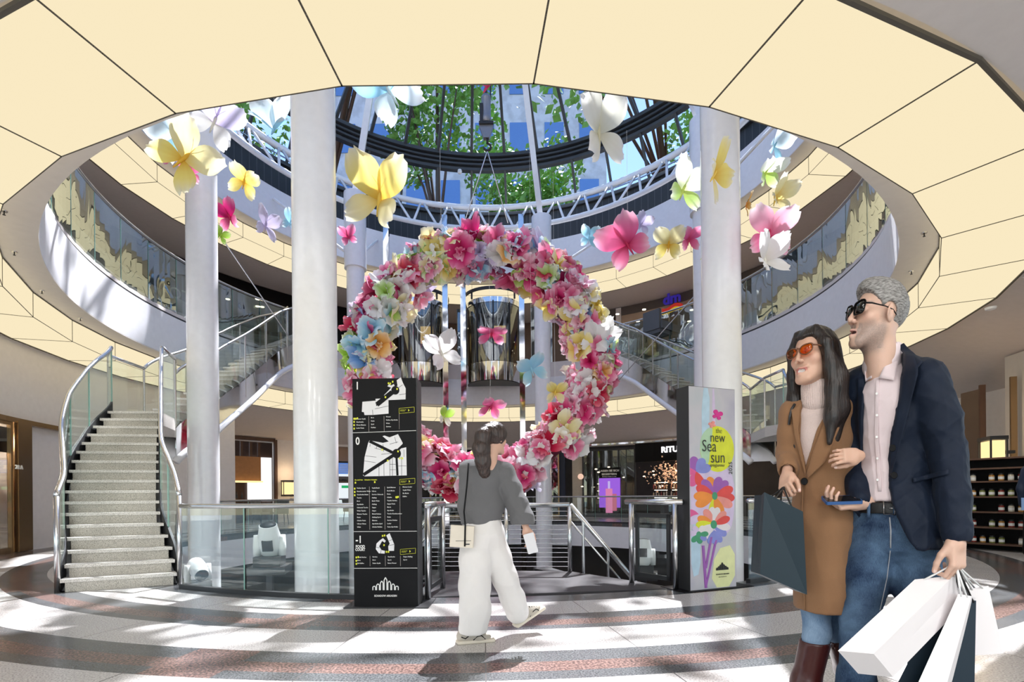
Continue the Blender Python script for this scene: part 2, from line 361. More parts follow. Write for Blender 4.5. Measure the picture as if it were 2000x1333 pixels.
# --- glazed skylight: lower cone, ring beam, dome
NS=40
def sky():
    r=empty('window_1',(X0,D0,13.9)); struct(r)
    # lower cone
    g=MB(); g.arc([(10.25,13.98),(9.35,15.38),(9.37,15.40),(10.27,14.0)],0,360,120); g.build('lower_pane_ring',M['skyglass'],r)
    for k in range(NS):
        a=(k+.5)*360/NS; a_,b_=pol(a,10.2,13.96),pol(a,9.33,15.40); q=MB(); q.path([a_,b_],.065,4); q.build('lower_mullion',M['dome'],r)
    q=MB(); q.arc([(10.15,13.88),(10.32,13.88),(10.32,14.02),(10.15,14.02)],0,360,120); q.build('sill_ring',M['dome'],r)
    q=MB(); q.arc([(10.02,14.06),(10.06,14.06),(10.06,14.10),(10.02,14.10)],0,360,120); q.build('sill_rail',M['steel'],r)
    q=MB()
    q.arc([(9.28,15.36),(9.5,15.36),(9.5,15.48),(9.28,15.48)],0,360,120)
    q.arc([(9.20,15.55),(9.32,15.55),(9.32,15.63),(9.20,15.63)],0,360,120)
    q.arc([(9.14,15.70),(9.26,15.70),(9.26,15.78),(9.14,15.78)],0,360,120)
    q.arc([(9.05,15.84),(9.22,15.84),(9.22,15.98),(9.05,15.98)],0,360,120)
    q.arc([(9.5,15.40),(9.56,15.40),(9.26,15.98),(9.22,15.98)],0,360,120)
    q.build('ring_beam',M['dome'],r)
    prof=[(9.15,15.95),(6.3,17.45),(3.2,18.45),(1.1,18.85)]
    for i in range(3):
        (ra,za),(rb,zb)=prof[i],prof[i+1]
        g=MB(); g.arc([(ra,za),(rb,zb),(rb,zb+.02),(ra,za+.02)],0,360,120); g.build('dome_pane_ring',M['skyglass'],r)
        n=NS if i==0 else NS//2
        for k in range(n):
            a=(k+.5)*360/NS if i==0 else (k*2+.5)*360/NS
            q=MB(); q.path([pol(a,ra,za-.02),pol(a,rb,zb-.02)],[.085,.07] if i==0 else [.07,.05],4); q.build('dome_mullion',M['dome'],r)
        q=MB(); q.path([pol(k*3,rb,zb) for k in range(120)],.07,6,closed=True); q.build('dome_ring',M['dome'],r)
    q=MB(); q.arc([(.1,18.8),(1.2,18.8),(1.2,18.95),(.1,18.95)],0,360,40); q.build('crown_plate',M['dome'],r)
sky()
# --- white ring truss
def truss():
    r=empty('ring_truss',(X0,D0,12.1),label='white tubular steel ring truss under the glass dome, with zigzag bracing',cat='truss')
    for rr,z,t in ((8.75,13.42,.115),(8.05,12.16,.10)):
        q=MB(); q.path([pol(k*3,rr,z) for k in range(120)],t,12,closed=True); q.build('chord_tube',M['colw'],r,True)
    n=48
    for k in range(n):
        a=k*360/n
        for s,e in ((a,a+360/n*.42),(a+360/n*.92,a+360/n*.5)):
            q=MB(); q.tube(pol(e,8.75,13.42),pol(s,8.05,12.16),.05,8); q.build('brace',M['colw'],r,True)
truss()
# --- columns
COLS=[(-20,0,'white round column nearest the camera, left of the flower wreath'),(-68,1,'white round column rising beside the curved left staircase'),
      (40.2,0,'white round column directly behind the flower poster totem'),(161,2,'slim white round column behind the right half of the wreath'),
      (-134.2,2,'white round column partly hidden by the left edge of the wreath'),(100,2,'white column hidden behind the one at the poster totem')]
for a,kind,lab in COLS:
    b=pol(a,6.22,-4.6); r=empty('column',b,label=lab,cat='column')
    top=14.0 if kind==0 else 10.05
    rad=.295 if kind<2 else .30
    m=MB(); m.lathe(b,[(rad,0),(rad,top+4.6)],40); m.build('shaft',M['colw'],r,'auto')
    if kind:
        z0=8.1 if kind==1 else 8.85
        m=MB(); m.lathe((b.x,b.y,0),[(.302,z0),(.37,z0),(.37,z0+(3.4 if kind==1 else 2.55)),(.30,z0+(3.4 if kind==1 else 2.55))],40); m.build('sleeve',M['colw'],r,'auto')
    if kind==2 or kind==1:
        t=pol(a,6.5,10.6); e=pol(a,8.7,15.4 if kind==2 else 14)
        e=pol(a+3,3.6,17.6) if kind==2 else pol(a,8.0,12.3)
        m=MB(); m.path([Vector((b.x,b.y,10.0)),t,e],.14,4); m.build('mast',M['colw'],r)
        for s in (-1,1):
            m=MB(); m.tube(Vector((b.x,b.y,9.2)),pol(a+s*14,8.3,11.2),.05,8); m.build('strut',M['colw'],r)
# steel mast on the right going up to the dome (seen crossing the truss)
# --- balustrades
def glass_rail(name,r,a0,a1,z0,zt,lab,npan,gmat,rail=.03,base=None,dz=0,post=False,hr=None,cat='railing'):
    root=empty(name,pol((a0+a1)/2,r,z0),label=lab,cat=cat)
    st=(a1-a0)/npan; steps=max(2,int(abs(st)/1.5)+1)
    for k in range(npan):
        b0=a0+st*k+.12*(1 if st>0 else -1); b1=a0+st*(k+1)-.12*(1 if st>0 else -1)
        m=MB(); m.arc([(r-.006,z0+dz*k/npan),(r-.006,zt+dz*k/npan),(r+.006,zt+dz*k/npan),(r+.006,z0+dz*k/npan)],b0,b1,steps,dz=dz/npan,mi=0)
        m.build('glass_pane',[gmat],root)
        m=MB(); e=b1; zz=dz*(k+1)/npan
        m.path([pol(e,r,z0+zz),pol(e,r,zt+zz)],.008,4); m.build('pane_edge',M['edge'],root)
    N=max(8,int(abs(a1-a0)/2))
    m=MB(); m.path([pol(a0+(a1-a0)*i/N,r,(hr or zt)+dz*i/N) for i in range(N+1)],rail,10); m.build('handrail',M['steel'],root,True)
    if base:
        m=MB(); m.arc([(r-.03,z0-base),(r-.03,z0+.02),(r+.03,z0+.02),(r+.03,z0-base)],a0,a1,N,dz=dz); m.build('base_channel',M['dark'],root)
    return root
glass_rail('glass_balustrade',RH+.12,-27.2,-2.5,.03,.97,'clear glass balustrade with steel handrail between the left stair and the directory totem',3,M['glass'],.028,base=.03,hr=1.0)
glass_rail('glass_balustrade',RH+.12,27,88,.03,.97,'clear glass balustrade with steel handrail running behind the poster totem and the couple',7,M['glass'],.028,base=.03,hr=1.0)
glass_rail('glass_balustrade',RH+.12,92,268,.03,.97,'glass balustrade on the far side of the floor opening',22,M['glass'],.028,base=.03,hr=1.0)
glass_rail('gallery_balustrade',RL1+.06,-124,143,6.0,7.6,'tall reflective glass balustrade around the first floor gallery',38,M['glassg'],.035,base=.04,hr=7.66)
# --- curved staircases (plan curves of the left one; the right one is its reflection in the building's axis)
def crv(pts,n):
    out=[];N=len(pts)
    L=[0]
    for i in range(N-1): L.append(L[-1]+math.dist(pts[i],pts[i+1]))
    for q in range(n+1):
        d=L[-1]*q/n; i=max(j for j in range(N-1) if L[j]<=d+1e-9); t=(d-L[i])/(L[i+1]-L[i])
        p0,p1,p2,p3=pts[max(i-1,0)],pts[i],pts[i+1],pts[min(i+2,N-1)]
        out.append(tuple(.5*(2*p1[c]+(p2[c]-p0[c])*t+(2*p0[c]-5*p1[c]+4*p2[c]-p3[c])*t*t+(3*p1[c]-p0[c]-3*p2[c]+p3[c])*t**3) for c in range(2)))
    return out
LO=[(-5.22,5.92),(-5.38,6.2),(-5.60,6.45),(-6.02,6.92),(-6.35,7.42),(-6.50,7.8),(-6.62,8.2),(-6.72,8.72)]
LI=[(-4.10,6.42),(-4.30,6.65),(-4.42,6.75),(-4.72,7.02),(-5.02,7.45),(-5.34,7.93),(-5.58,8.3),(-5.86,8.74)]
UO=[(-7.17,10.15),(-7.25,11.7),(-7.45,13.5),(-7.55,15.6),(-7.40,17.6)]
UI=[(-6.80,10.55),(-6.60,11.4),(-6.62,13.4),(-6.68,15.3),(-6.35,16.9)]
def staircase(mirror,lab):
    def mp(p,z):
        if mirror:
            dx,dy=p[0]-X0,p[1]-D0; a=math.degrees(math.atan2(dx,-dy)); r=math.hypot(dx,dy); return pol(19-a,r,z)
        return Vector((p[0],p[1],z))
    root=empty('curved_staircase',mp((-4.7,6.2),0),label=lab,cat='staircase'); zl=2.58
    def sheet(path,zb,zt,th,name,mat,off=0,smooth=True):
        """vertical ribbon following a plan path; zb/zt lists"""
        m=MB(); n=len(path); V=[]
        for i in range(n):
            p=Vector((*path[i],0)); t=Vector((*path[min(i+1,n-1)],0))-Vector((*path[max(i-1,0)],0)); t.normalize(); nn=Vector((-t.y,t.x,0))
            for s,z in ((-1,zb[i]),(-1,zt[i]),(1,zt[i]),(1,zb[i])):
                q=p+nn*(off+s*th/2); V.append(mp((q.x,q.y),z))
        Fc=[(i*4+k,(i+1)*4+k,(i+1)*4+(k+1)%4,i*4+(k+1)%4) for i in range(n-1) for k in range(4)]+[(0,1,2,3),(n*4-1,n*4-2,n*4-3,n*4-4)]
        m.add(V,Fc); return m.build(name,mat,root,smooth and 'auto')
    def steps(O,I,n,z0,z1):
        o=crv(O,n*2); i=crv(I,n*2); h=(z1-z0)/n
        for k in range(n):
            zt=z0+h*(k+1)
            def slab(qa,qb,za,zb_,name,mat,ins,fr=0):
                c=[o[qa],o[qb],i[qb],i[qa]]
                c=[Vector((*p,0)) for p in c]; w=(c[0]-c[3]).normalized()*ins; w2=(c[1]-c[2]).normalized()*ins
                c[0]-=w;c[3]+=w;c[1]-=w2;c[2]+=w2
                if fr:
                    d=(c[1]-c[0]).normalized()*fr; c[0]-=d; c[3]-=d
                m=MB(); m.add([mp((p.x,p.y),za) for p in c]+[mp((p.x,p.y),zb_) for p in c],[(0,1,2,3),(7,6,5,4),(0,4,5,1),(1,5,6,2),(2,6,7,3),(3,7,4,0)]); m.build(name,mat,root)
            slab(2*k,2*k+2,zt-h-.03,zt-.04,'step',M['gran'],.07)
            slab(2*k,2*k+2,zt-.04,zt,'tread',M['nose'],.03,.03)
    steps(LO,LI,17,0,zl); steps(UO,UI,22,zl,ZF1)
    c=[LO[-1],(-7.15,9.2),(-7.17,10.15),UI[0],(-6.1,9.45),LI[-1]]
    m=MB(); m.add([mp(p,zl-.22) for p in c]+[mp(p,zl) for p in c],[(0,1,2,3,4,5),(11,10,9,8,7,6)]+[(i,(i+1)%6,(i+1)%6+6,i+6) for i in range(6)]); m.build('landing',M['nose'],root)
    for O,zA,zB,fl in ((LO,0,zl,0),(LI,0,zl,0),(UO,zl,ZF1,1),(UI,zl,ZF1,1)):
        n=40; p=crv(O,n); z=[zA+(zB-zA)*i/n for i in range(n+1)]
        if fl:
            sheet(p,[q-.62 for q in z],[q-.02 for q in z],.03,'stringer',M['chrome'])
            m=MB(); m.path([mp(a_,q-.72) for a_,q in zip(p,z)],.085,12); m.build('stringer_tube',M['colw'],root,True)
        else:
            sheet(p,[q-.16 for q in z],[q+.2 for q in z],.03,'stringer',M['dark'])
        lo=0 if fl else .2
        for k in range(5):
            a_,b_=k*8,k*8+8
            sheet(p[a_:b_+1],[q+lo for q in z[a_:b_+1]],[q+1.08 for q in z[a_:b_+1]],.012,'glass_pane',M['glass'])
            m=MB(); m.path([mp(p[b_],z[b_]-(.5 if fl else 0)),mp(p[b_],z[b_]+1.1)],.022 if fl else .012,6); m.build('baluster',M['steel'] if fl else M['edge'],root)
        m=MB(); m.path([mp(a_,q+1.13) for a_,q in zip(p,z)],.032,10); m.build('handrail',M['steel'],root,True)
        if not fl:
            m=MB(); m.tube(mp(O[0],0),mp(O[0],1.13),.03,10); m.build('newel_post',M['steel'],root,True)
    for ps in ([LO[-1],(-7.15,9.2)],[(-7.15,9.2),UO[0]],[LI[-1],(-6.1,9.45)],[(-6.1,9.45),UI[0]]):
        sheet(ps,[zl]*2,[zl+1.08]*2,.012,'glass_pane',M['glass'])
        m=MB(); m.tube(mp(ps[0],zl+1.13),mp(ps[1],zl+1.13),.03,10); m.build('handrail',M['steel'],root,True)
        m=MB(); m.tube(mp(ps[1],zl),mp(ps[1],zl+1.1),.02,8); m.build('baluster',M['steel'],root)
    for (O,I,zA,zB,e) in ((LO,LI,0,zl,.16),(UO,UI,zl,ZF1,.6)):      # plaster underside
        n=24;o=crv(O,n);i=crv(I,n);m=MB();V=[]
        for k in range(n+1):
            z=max(zA+(zB-zA)*k/n-e,.001); V+=[mp(o[k],z-.1 if z>.2 else .001),mp(o[k],z),mp(i[k],z),mp(i[k],z-.1 if z>.2 else .001)]
        Fc=[(k*4+j,k*4+4+j,k*4+4+(j+1)%4,k*4+(j+1)%4) for k in range(n) for j in range(4)]+[(0,1,2,3),(n*4+3,n*4+2,n*4+1,n*4)]
        m.add(V,Fc); m.build('underside',M['white'],root,'auto')
    m=MB(); m.tube(mp((-6.9,9.6),0),mp((-6.9,9.6),zl-.22),.12,16); m.build('support_post',M['white'],root,True)
    return root
staircase(False,'curved granite staircase with glass sides climbing from the left to the first floor')
staircase(True,'curved granite staircase with glass sides on the right, behind the couple and the wreath')
# thin tie rods crossing the upper flights
for lab,a,b in (('thin steel tie rod crossing the left upper stair flight',pol(-72,6.65,7.9),pol(-131,6.6,3.9)),('thin steel tie rod crossing the right upper stair flight',pol(103,6.7,7.3),pol(152,6.6,3.4))):
    m=MB(); m.tube(a,b,.016,6); m.build('tie_rod',M['steel'],label=lab,cat='rod')
# ================================================================== walls, shops, lifts, landing
def wallseg(name,r,a0,a1,z0,z1,mat,th=.12,n=None):
    m=MB(); m.arc([(r,z0),(r,z1),(r+th,z1),(r+th,z0)],a0,a1,n or max(2,int(abs(a1-a0)/2))); return struct(at_axis(m,name,mat,'auto'))
def ang(px,r,far=True):
    X=(px-CX)/F; a=X*X+1; b=-2*(X*X0+D0); c=X0*X0+D0*D0-r*r; d=b*b-4*a*c
    t=(-b+(1 if far else -1)*math.sqrt(max(d,0)))/2/a
    return math.degrees(math.atan2(X*t-X0,-(t-D0)))
RW=12.5; ZC=3.6
# left white wall with bulkhead, shopfront in front of it
wallseg('wall_left',9.98,-118,-75,0,4.42,M['graywall'])
wallseg('wall_left_bulkhead',9.98,-75,-50,2.72,4.42,M['graywall'])
def box_at(name,mat,c,d,a,parent=None,**k):
    m=MB(); m.box(c,d,rz=R_(a)); return m.build(name,mat,parent,**k)
WORDN=['first','second','third','fourth','fifth','sixth','seventh','eighth','ninth','tenth','eleventh','twelfth','thirteenth','fourteenth','fifteenth']
# --- left shop window with poster
def shopfront(name,a0,a1,r,z0,z1,lab,n=3,fmat=None,gmat=None,back=None,depth=1.6,catg='shopfront'):
    root=empty(name,pol((a0+a1)/2,r,z0),label=lab,cat=catg)
    fm=fmat or M['dark']
    m=MB(); m.arc([(r-.03,z1-.09),(r-.03,z1),(r+.05,z1),(r+.05,z1-.09)],a0,a1,8); m.build('head_rail',fm,root)
    m=MB(); m.arc([(r-.03,z0),(r-.03,z0+.12),(r+.05,z0+.12),(r+.05,z0)],a0,a1,8); m.build('sill',fm,root)
    for k in range(n+1):
        a=a0+(a1-a0)*k/n; p=pol(a,r,z0); m=MB(); m.box((p.x,p.y,(z0+z1)/2),(.07,.07,z1-z0),rz=R_(a)); m.build('mullion',fm,root)
    for k in range(n):
        m=MB(); m.arc([(r-.004,z0+.12),(r-.004,z1-.09),(r+.004,z1-.09),(r+.004,z0+.12)],a0+(a1-a0)*k/n+.15,a0+(a1-a0)*(k+1)/n-.15,3); m.build('pane',gmat or M['shopglass'],root)
    if back is not None:
        m=MB(); m.arc([(r+depth,z0),(r+depth,z1+.3),(r+depth+.05,z1+.3),(r+depth+.05,z0)],a0,a1,8); m.build('back_panel',back,root)
    return root
bronze=pm('bronze_frame',(.36,.24,.13),.25,.9)
warmwall=pm('warm_shop_wall',(.55,.42,.30),.6,var=.25,vs_=1.5)
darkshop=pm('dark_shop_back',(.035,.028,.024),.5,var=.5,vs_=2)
shopfront('shop_window',-74.8,-62,9.9,0,2.70,'bronze framed shop window at the far left edge',2,bronze,M['shopglass'],pm('pale_shop_back',(.62,.50,.38),.6,var=.15,vs_=1),1.2)
pl=pol(-76.6,9.86); box_at('bronze_pilaster',bronze,(pl.x,pl.y,1.36),(.1,.42,2.7),-76.6+90,label='slim polished bronze pilaster between the shop window and the left staircase',cat='pilaster')
m=MB(); m.arc([(9.84,2.68),(9.84,2.78),(9.97,2.78),(9.97,2.68)],-85,-62,10); m.build('bronze_lintel',bronze,label='polished bronze lintel strip above the left shop window',cat='lintel')
m=MB(); m.arc([(9.93,2.05),(9.93,2.56),(9.95,2.56),(9.95,2.05)],-74.6,-66,6); m.build('window_banner',M['black'],label='black banner strip across the top of the left shop window',cat='banner')
# sale poster (orange over purple)
pr=empty('sale_poster',pol(-73.6,10.1,.3),label='orange and purple printed poster standing in the left shop window',cat='poster')
c=pol(-73.9,10.15,0)
def pquad(mb,mi,a,b,z0,z1,r=10.12,th=.01): mb.arc([(r,z0),(r,z1),(r+th,z1),(r+th,z0)],a,b,2,mi=mi)
m=MB(); pquad(m,0,-74.7,-72.4,1.0,1.5); m.build('orange_sheet',pm('poster_orange',(.75,.16,.04),.5),pr)
m=MB(); pquad(m,0,-74.7,-72.4,.3,1.0); m.build('purple_sheet',pm('poster_purple',(.10,.03,.20),.5,var=.2),pr)
m=MB(); m.lathe(pol(-73.4,10.09,1.12),[(.001,-.1),(.09,-.06),(.13,.02),(.09,.1),(.001,.13)],14); m.build('black_cap_motif',M['black'],pr,True)
m=MB(); m.arc([(10.08,.55),(10.08,.72),(10.1,.72),(10.1,.55)],-73.9,-72.9,2); m.arc([(10.08,.40),(10.08,.6),(10.1,.6),(10.1,.40)],-73.5,-72.7,2); m.build('silver_shoe_motif',pm('silver',(.6,.6,.6),.4),pr)
def facing(p,a,tilt=0):
    """matrix for text standing at p on the wall at angle a, readable from the atrium"""
    return Matrix.Translation(p)@Matrix.Rotation(R_(a)-PI if False else R_(a)+PI,4,'Z')@Matrix.Rotation(PI/2,4,'X')
def walltext(name,s,size,a,r,z,mat,parent=None,bold=0,ext=.01,**k):
    p=pol(a,r,z); d=Vector((X0-p.x,D0-p.y,0)).normalized()      # outward normal of the text face
    x=Vector((-d.y,d.x,0)); M4=Matrix(((x.x,0,d.x,p.x),(x.y,0,d.y,p.y),(0,1,0,p.z),(0,0,0,1)))
    return text(name,s,size,M4,mat,parent,ext,'CENTER',bold=bold,**k)
walltext('poster_lettering','ypaho',.16,-73.5,10.08,.86,emis('orange_print',(.8,.2,.08),.8),pr,ext=.003)
walltext('street_number','28 A',.12,-75.3,9.80,1.72,M['txtw'],label='white number lettering on the bronze pilaster',cat='lettering')
# --- back wall of the ground floor: segments between the shop openings
def W_(a0,a1,mat=None): return wallseg('wall_back',RW,a0,a1,0,ZC,mat or M['graywall'])
seg=[(-118,-116.5)]
A_=lambda px:ang(px,RW) if px<979 else ang(px,RW)
def a360(px):
    a=ang(px,RW); return a if a>0 else a+360
aw=a360
# going left to right on the far side: 430 .. 1335 px
W_(aw(535),aw(582)); 
W_(aw(692),aw(735),darkshop); W_(aw(1092),aw(1104),M['navy']); W_(aw(1118),aw(1138),M['beige'])
W_(60,100,M['graywall'])
def aw2(px):
    a=ang(px,15.8); return a if a>0 else a+360
# café opening on the left with timber front
cafe=empty('cafe_counter',pol(-122,12.6,0),label='timber clad cafe frontage seen between the two left columns',cat='cafe')
m=MB(); m.arc([(12.4,1.75),(12.4,2.75),(12.55,2.75),(12.55,1.75)],aw(345),aw(508),8); m.build('timber_fascia',M['wood'],cafe)
m=MB(); m.arc([(12.2,1.70),(12.2,1.76),(12.9,1.76),(12.9,1.70)],aw(345),aw(508),8); m.build('lit_edge',M['warm'],cafe)
m=MB(); m.arc([(13.6,0),(13.6,1.7),(13.65,1.7),(13.65,0)],aw(345),aw(500),8); m.build('back_counter',M['woodd'],cafe)
m=MB(); m.arc([(12.9,0),(12.9,1.05),(13.2,1.05),(13.2,0)],aw(345),aw(470),8); m.build('bar_counter',M['wood'],cafe)
for px in (440,456,472,490,506):
    p=pol(aw(px),12.5,3.05); m=MB(); m.box(p,(.09,.09,.62),rz=R_(aw(px))); m.build('timber_post',M['woodd'],cafe)
for px in (450,462,474,484):
    p=pol(aw(px),13.0,1.05); m=MB(); m.lathe(p,[(.04,0),(.04,.14),(.014,.2),(.014,.28)],10); m.build('bottle',M['dark'],cafe)
p=pol(aw(536),12.36); m=MB(); m.box((p.x,p.y,1.75),(.1,.16,3.5),rz=R_(aw(536))); m.build('opening_post',M['woodd'],label='dark bronze door frame post between cafe and sconce wall',cat='post')
m=MB(); m.arc([(12.36,3.42),(12.36,3.55),(12.5,3.55),(12.5,3.42)],aw(425),aw(536),8); m.build('opening_lintel',M['woodd'],label='dark bronze frame head above the cafe opening',cat='lintel')
# bright street seen through the café
wallseg('window_2',15.8,aw2(484),aw2(531),.9,3.0,emis('daylight_window',(.95,.98,1),1.3),.05)
for px in (350,400,450): 
    pass
wallseg('wall_cafe_back',15.9,aw2(300),aw2(545),0,3.9,M['woodd'])
# sconces
def sconce(p,a,lab,h=.62,w=.42):
    a=a+180
    r=empty('wall_lantern',p,R_(a),label=lab,cat='wall lamp')
    m=MB(); m.box(p+Vector((0,0,h/2)),(w,.2,h*.82),rz=R_(a)); m.build('lamp_shade',M['warm'],r)
    m=MB()
    for sx in (-1,1):
        for sy in (-1,1):
            m.box(p+Matrix.Rotation(R_(a),3,'Z')@Vector((sx*(w/2+.02),sy*.12,h/2)),(.025,.025,h),rz=R_(a))
    for z in (0,h): m.box(p+Vector((0,0,z)),(w+.08,.28,.07),rz=R_(a))
    m.build('lamp_frame',M['dark'],r)
    m=MB(); m.box(p+Matrix.Rotation(R_(a),3,'Z')@Vector((0,.2,h/2)),(.2,.2,.06),rz=R_(a)); m.build('wall_bracket',M['dark'],r)
    lamp('POINT','lantern_light',p-Vector((X0-p.x,D0-p.y,0)).normalized()*-.3+Vector((0,0,h+.35)),14,(1,.7,.4),.1)
    lamp('POINT','lantern_light',p-Vector((X0-p.x,D0-p.y,0)).normalized()*-.3+Vector((0,0,-.3)),6,(1,.7,.4),.1)
sconce(pol(aw(558),12.25,1.15),aw(558),'square yellow wall lantern with black frame beside the cafe opening')
# plant by the sconce
def leafplant(name,p,n,L,seed,lab,cat='plant'):
    random.seed(seed); r=empty(name,p,label=lab,cat=cat); m=MB()
    for k in range(n):
        a=random.uniform(0,2*PI); t=random.uniform(.2,1.0); l=L*random.uniform(.6,1); d=Vector((math.cos(a),math.sin(a),0)); s=Vector((-d.y,d.x,0))
        b=p+Vector((0,0,.25+.5*random.random())); V=[]
        for i in range(5):
            u=i/4; w_=.09*math.sin(PI*min(u+.08,1)); c_=b+d*(l*u*t)+Vector((0,0,l*(u-.5*u*u*t)))
            V+=[c_-s*w_,c_+s*w_+Vector((0,0,.01))]
        m.add(V,[(2*i,2*i+1,2*i+3,2*i+2) for i in range(4)])
    m.build('foliage',pm('dark_leaf',(.03,.07,.03),.5,var=.4,vs_=9),r,True)
    m=MB(); m.lathe(p,[(.16,0),(.2,.3),(.18,.3),(.15,.26)],16); m.build('pot',M['dark'],r,True); return r
leafplant('potted_plant',pol(aw(572),11.2,.0),26,.9,3,'dark leafy potted plant beside the yellow wall lantern')
# passage opening with info screen (660-690 px)
wallseg('wall_passage_bulkhead',RW+.3,aw(582),aw(735),2.75,3.7,pm('warm_bulkhead',(.40,.26,.17),.6))
sc1=empty('departure_screen',pol(aw(672),12.3,2.1),label='blue information screen hanging between the near column and directory totem',cat='screen')
m=MB(); m.arc([(12.2,2.12),(12.2,2.62),(12.26,2.62),(12.26,2.12)],aw(655),aw(700),4); m.build('screen_panel',emis('screen_blue',(.10,.22,.60),1.1),sc1)
m=MB(); m.arc([(12.18,2.62),(12.18,2.68),(12.3,2.68),(12.3,2.62)],aw(655),aw(700),4); m.build('screen_frame',M['dark'],sc1)
for k in range(7):
    m=MB(); m.arc([(12.185,2.18+k*.06),(12.185,2.2+k*.06),(12.2,2.2+k*.06),(12.2,2.18+k*.06)],aw(660),aw(692),3); m.build('text_row',M['txtw'],sc1)
m=MB(); m.arc([(12.5,1.72),(12.5,2.02),(12.6,2.02),(12.6,1.72)],aw(655),aw(715),4); kb=m.build('kiosk_sign',pm('kiosk_tan',(.22,.17,.12),.5),label='tan kiosk sign board reading RUPEN LETT behind the directory',cat='sign')
walltext('sign_lettering','RUPEN LETT',.13,aw(676),12.44,1.80,M['txtk'],kb,.003)
m=MB(); m.arc([(12.5,1.48),(12.5,1.6),(12.56,1.6),(12.56,1.48)],aw(668),aw(684),4); m.build('exit_sign',emis('exit_green',(.02,.35,.12),1.2),label='small green exit sign under the kiosk sign board',cat='sign')
wallseg('window_3',15.8,aw2(650),aw2(700),0,2.7,emis('daylight_window_b',(.9,.96,1),.95),.05)
# café chairs and tables near that opening
def chair(p,rz,lab,grp,c):
    r=empty('cafe_chair',p,rz,label=lab,cat='chair',group=grp)
    Rm=Matrix.Rotation(rz,3,'Z')
    def bx(nm,cc,d,tilt=0):
        m=MB(); m.box(p+Rm@Vector(cc),d,M=Rm@Matrix.Rotation(tilt,3,'X')); m.build(nm,c,r)
    bx('seat',(0,0,.46),(.46,.44,.07)); bx('backrest',(0,.23,.74),(.46,.05,.52),-.15)
    for a in(-1,1):
        for b_ in(-1,1):
            m=MB(); m.tube(p+Rm@Vector((a*.19,b_*.18,.43)),p+Rm@Vector((a*.22,b_*.22,0)),.016,6); m.build('leg',M['dark'],r)
cgrey=pm('chair_grey',(.10,.11,.12),.6); ctaup=pm('chair_taupe',(.25,.22,.20),.6)
for i,(px,r_,rz,c,lb) in enumerate([(668,11.2,2.6,cgrey,'dark grey cafe chair nearest the near column, seen above the handrail'),(686,11.0,3.4,ctaup,'taupe cafe chair beside the totem edge, seen above the handrail'),(480,11.3,1.2,ctaup,'taupe cafe chair facing the cafe opening'),(515,11.0,3.9,cgrey,'dark cafe chair seen through the balustrade below the lantern')]):
    chair(pol(aw(px),r_,0),rz,lb,None,c)
# dark glazed shops on the far right of the ground floor
def dark_shop(px0,px1,lab,**k): 
    return shopfront('shop_facade',aw(px1),aw(px0),RW-.1,0,3.25,lab,k.pop('n',2),M['dark'],M['shopglass'],None)
dark_shop(1140,1242,'dark glazed shopfront with the purple perfume poster')
shopfront('shop_facade',aw(1010),aw(840),RW-.1,0,3.2,'dim shopfront seen through the wreath below the lifts',5,bronze,M['shopglass'],None)
shopfront('shop_facade',aw(1092),aw(1062),RW-.1,0,3.2,'narrow shopfront behind the slim right column',1,bronze,M['shopglass'],None)
wallseg('wall_passage_back',15.95,aw2(545),aw2(760),0,3.9,darkshop)
wallseg('wall_shops_back',15.8,100,aw2(740),0,3.9,darkshop)
for i in range(2):
    m=MB(); a=aw(1242); p=pol(a,12.5)
black=MB(); black.arc([(12.36,2.55),(12.36,3.4),(12.5,3.4),(12.5,2.55)],100,aw(1243),12); bs=black.build('shop_fascia',M['black'],label='black shop fascia with glowing white RITUALS lettering',cat='shop sign')
walltext('sign_lettering','RITUALS',.36,(aw(1276)+ang(1375,RW))/2,12.30,2.93,M['glow'],bs,bold=.008,ext=.02)
m=MB(); m.arc([(12.3,3.42),(12.3,3.5),(12.5,3.5),(12.5,3.42)],100,aw(1120),14); m.build('fascia_trim',M['chrome'],label='polished metal trim above the ground floor shopfronts on the right',cat='trim')
# blossom chandelier inside the shop
random.seed(5); bc=pol(ang(1318,13.2),13.4,2.05); r=empty('blossom_chandelier',bc,label='glowing cream blossom tree display inside the RITUALS shop',cat='display')
m=MB()
for k in range(420):
    v=Vector((random.gauss(0,.55),random.gauss(0,.4),random.gauss(0,.38))); q=bc+v; n1=Vector((random.uniform(-1,1),random.uniform(-1,1),random.uniform(-1,1))).normalized(); n2=n1.orthogonal().normalized(); n3=n1.cross(n2); s=random.uniform(.03,.07)
    m.add([q+n2*s,q+n3*s,q-n2*s,q-n3*s+n1*s*.5],[(0,1,2,3)],)
blm=pm('blossom',(.85,.60,.45),.6,emit=(1,.55,.3),es=.35); o=m.build('blossom_cluster',blm,r,kind='stuff')
m=MB(); m.tube(bc+Vector((0,0,-2.05)),bc+Vector((0,0,.5)),.06,8); m.build('trunk',M['woodd'],r)
lamp('POINT','display_light',bc+Vector((0,-.9,.2)),45,(1,.72,.48),.2)
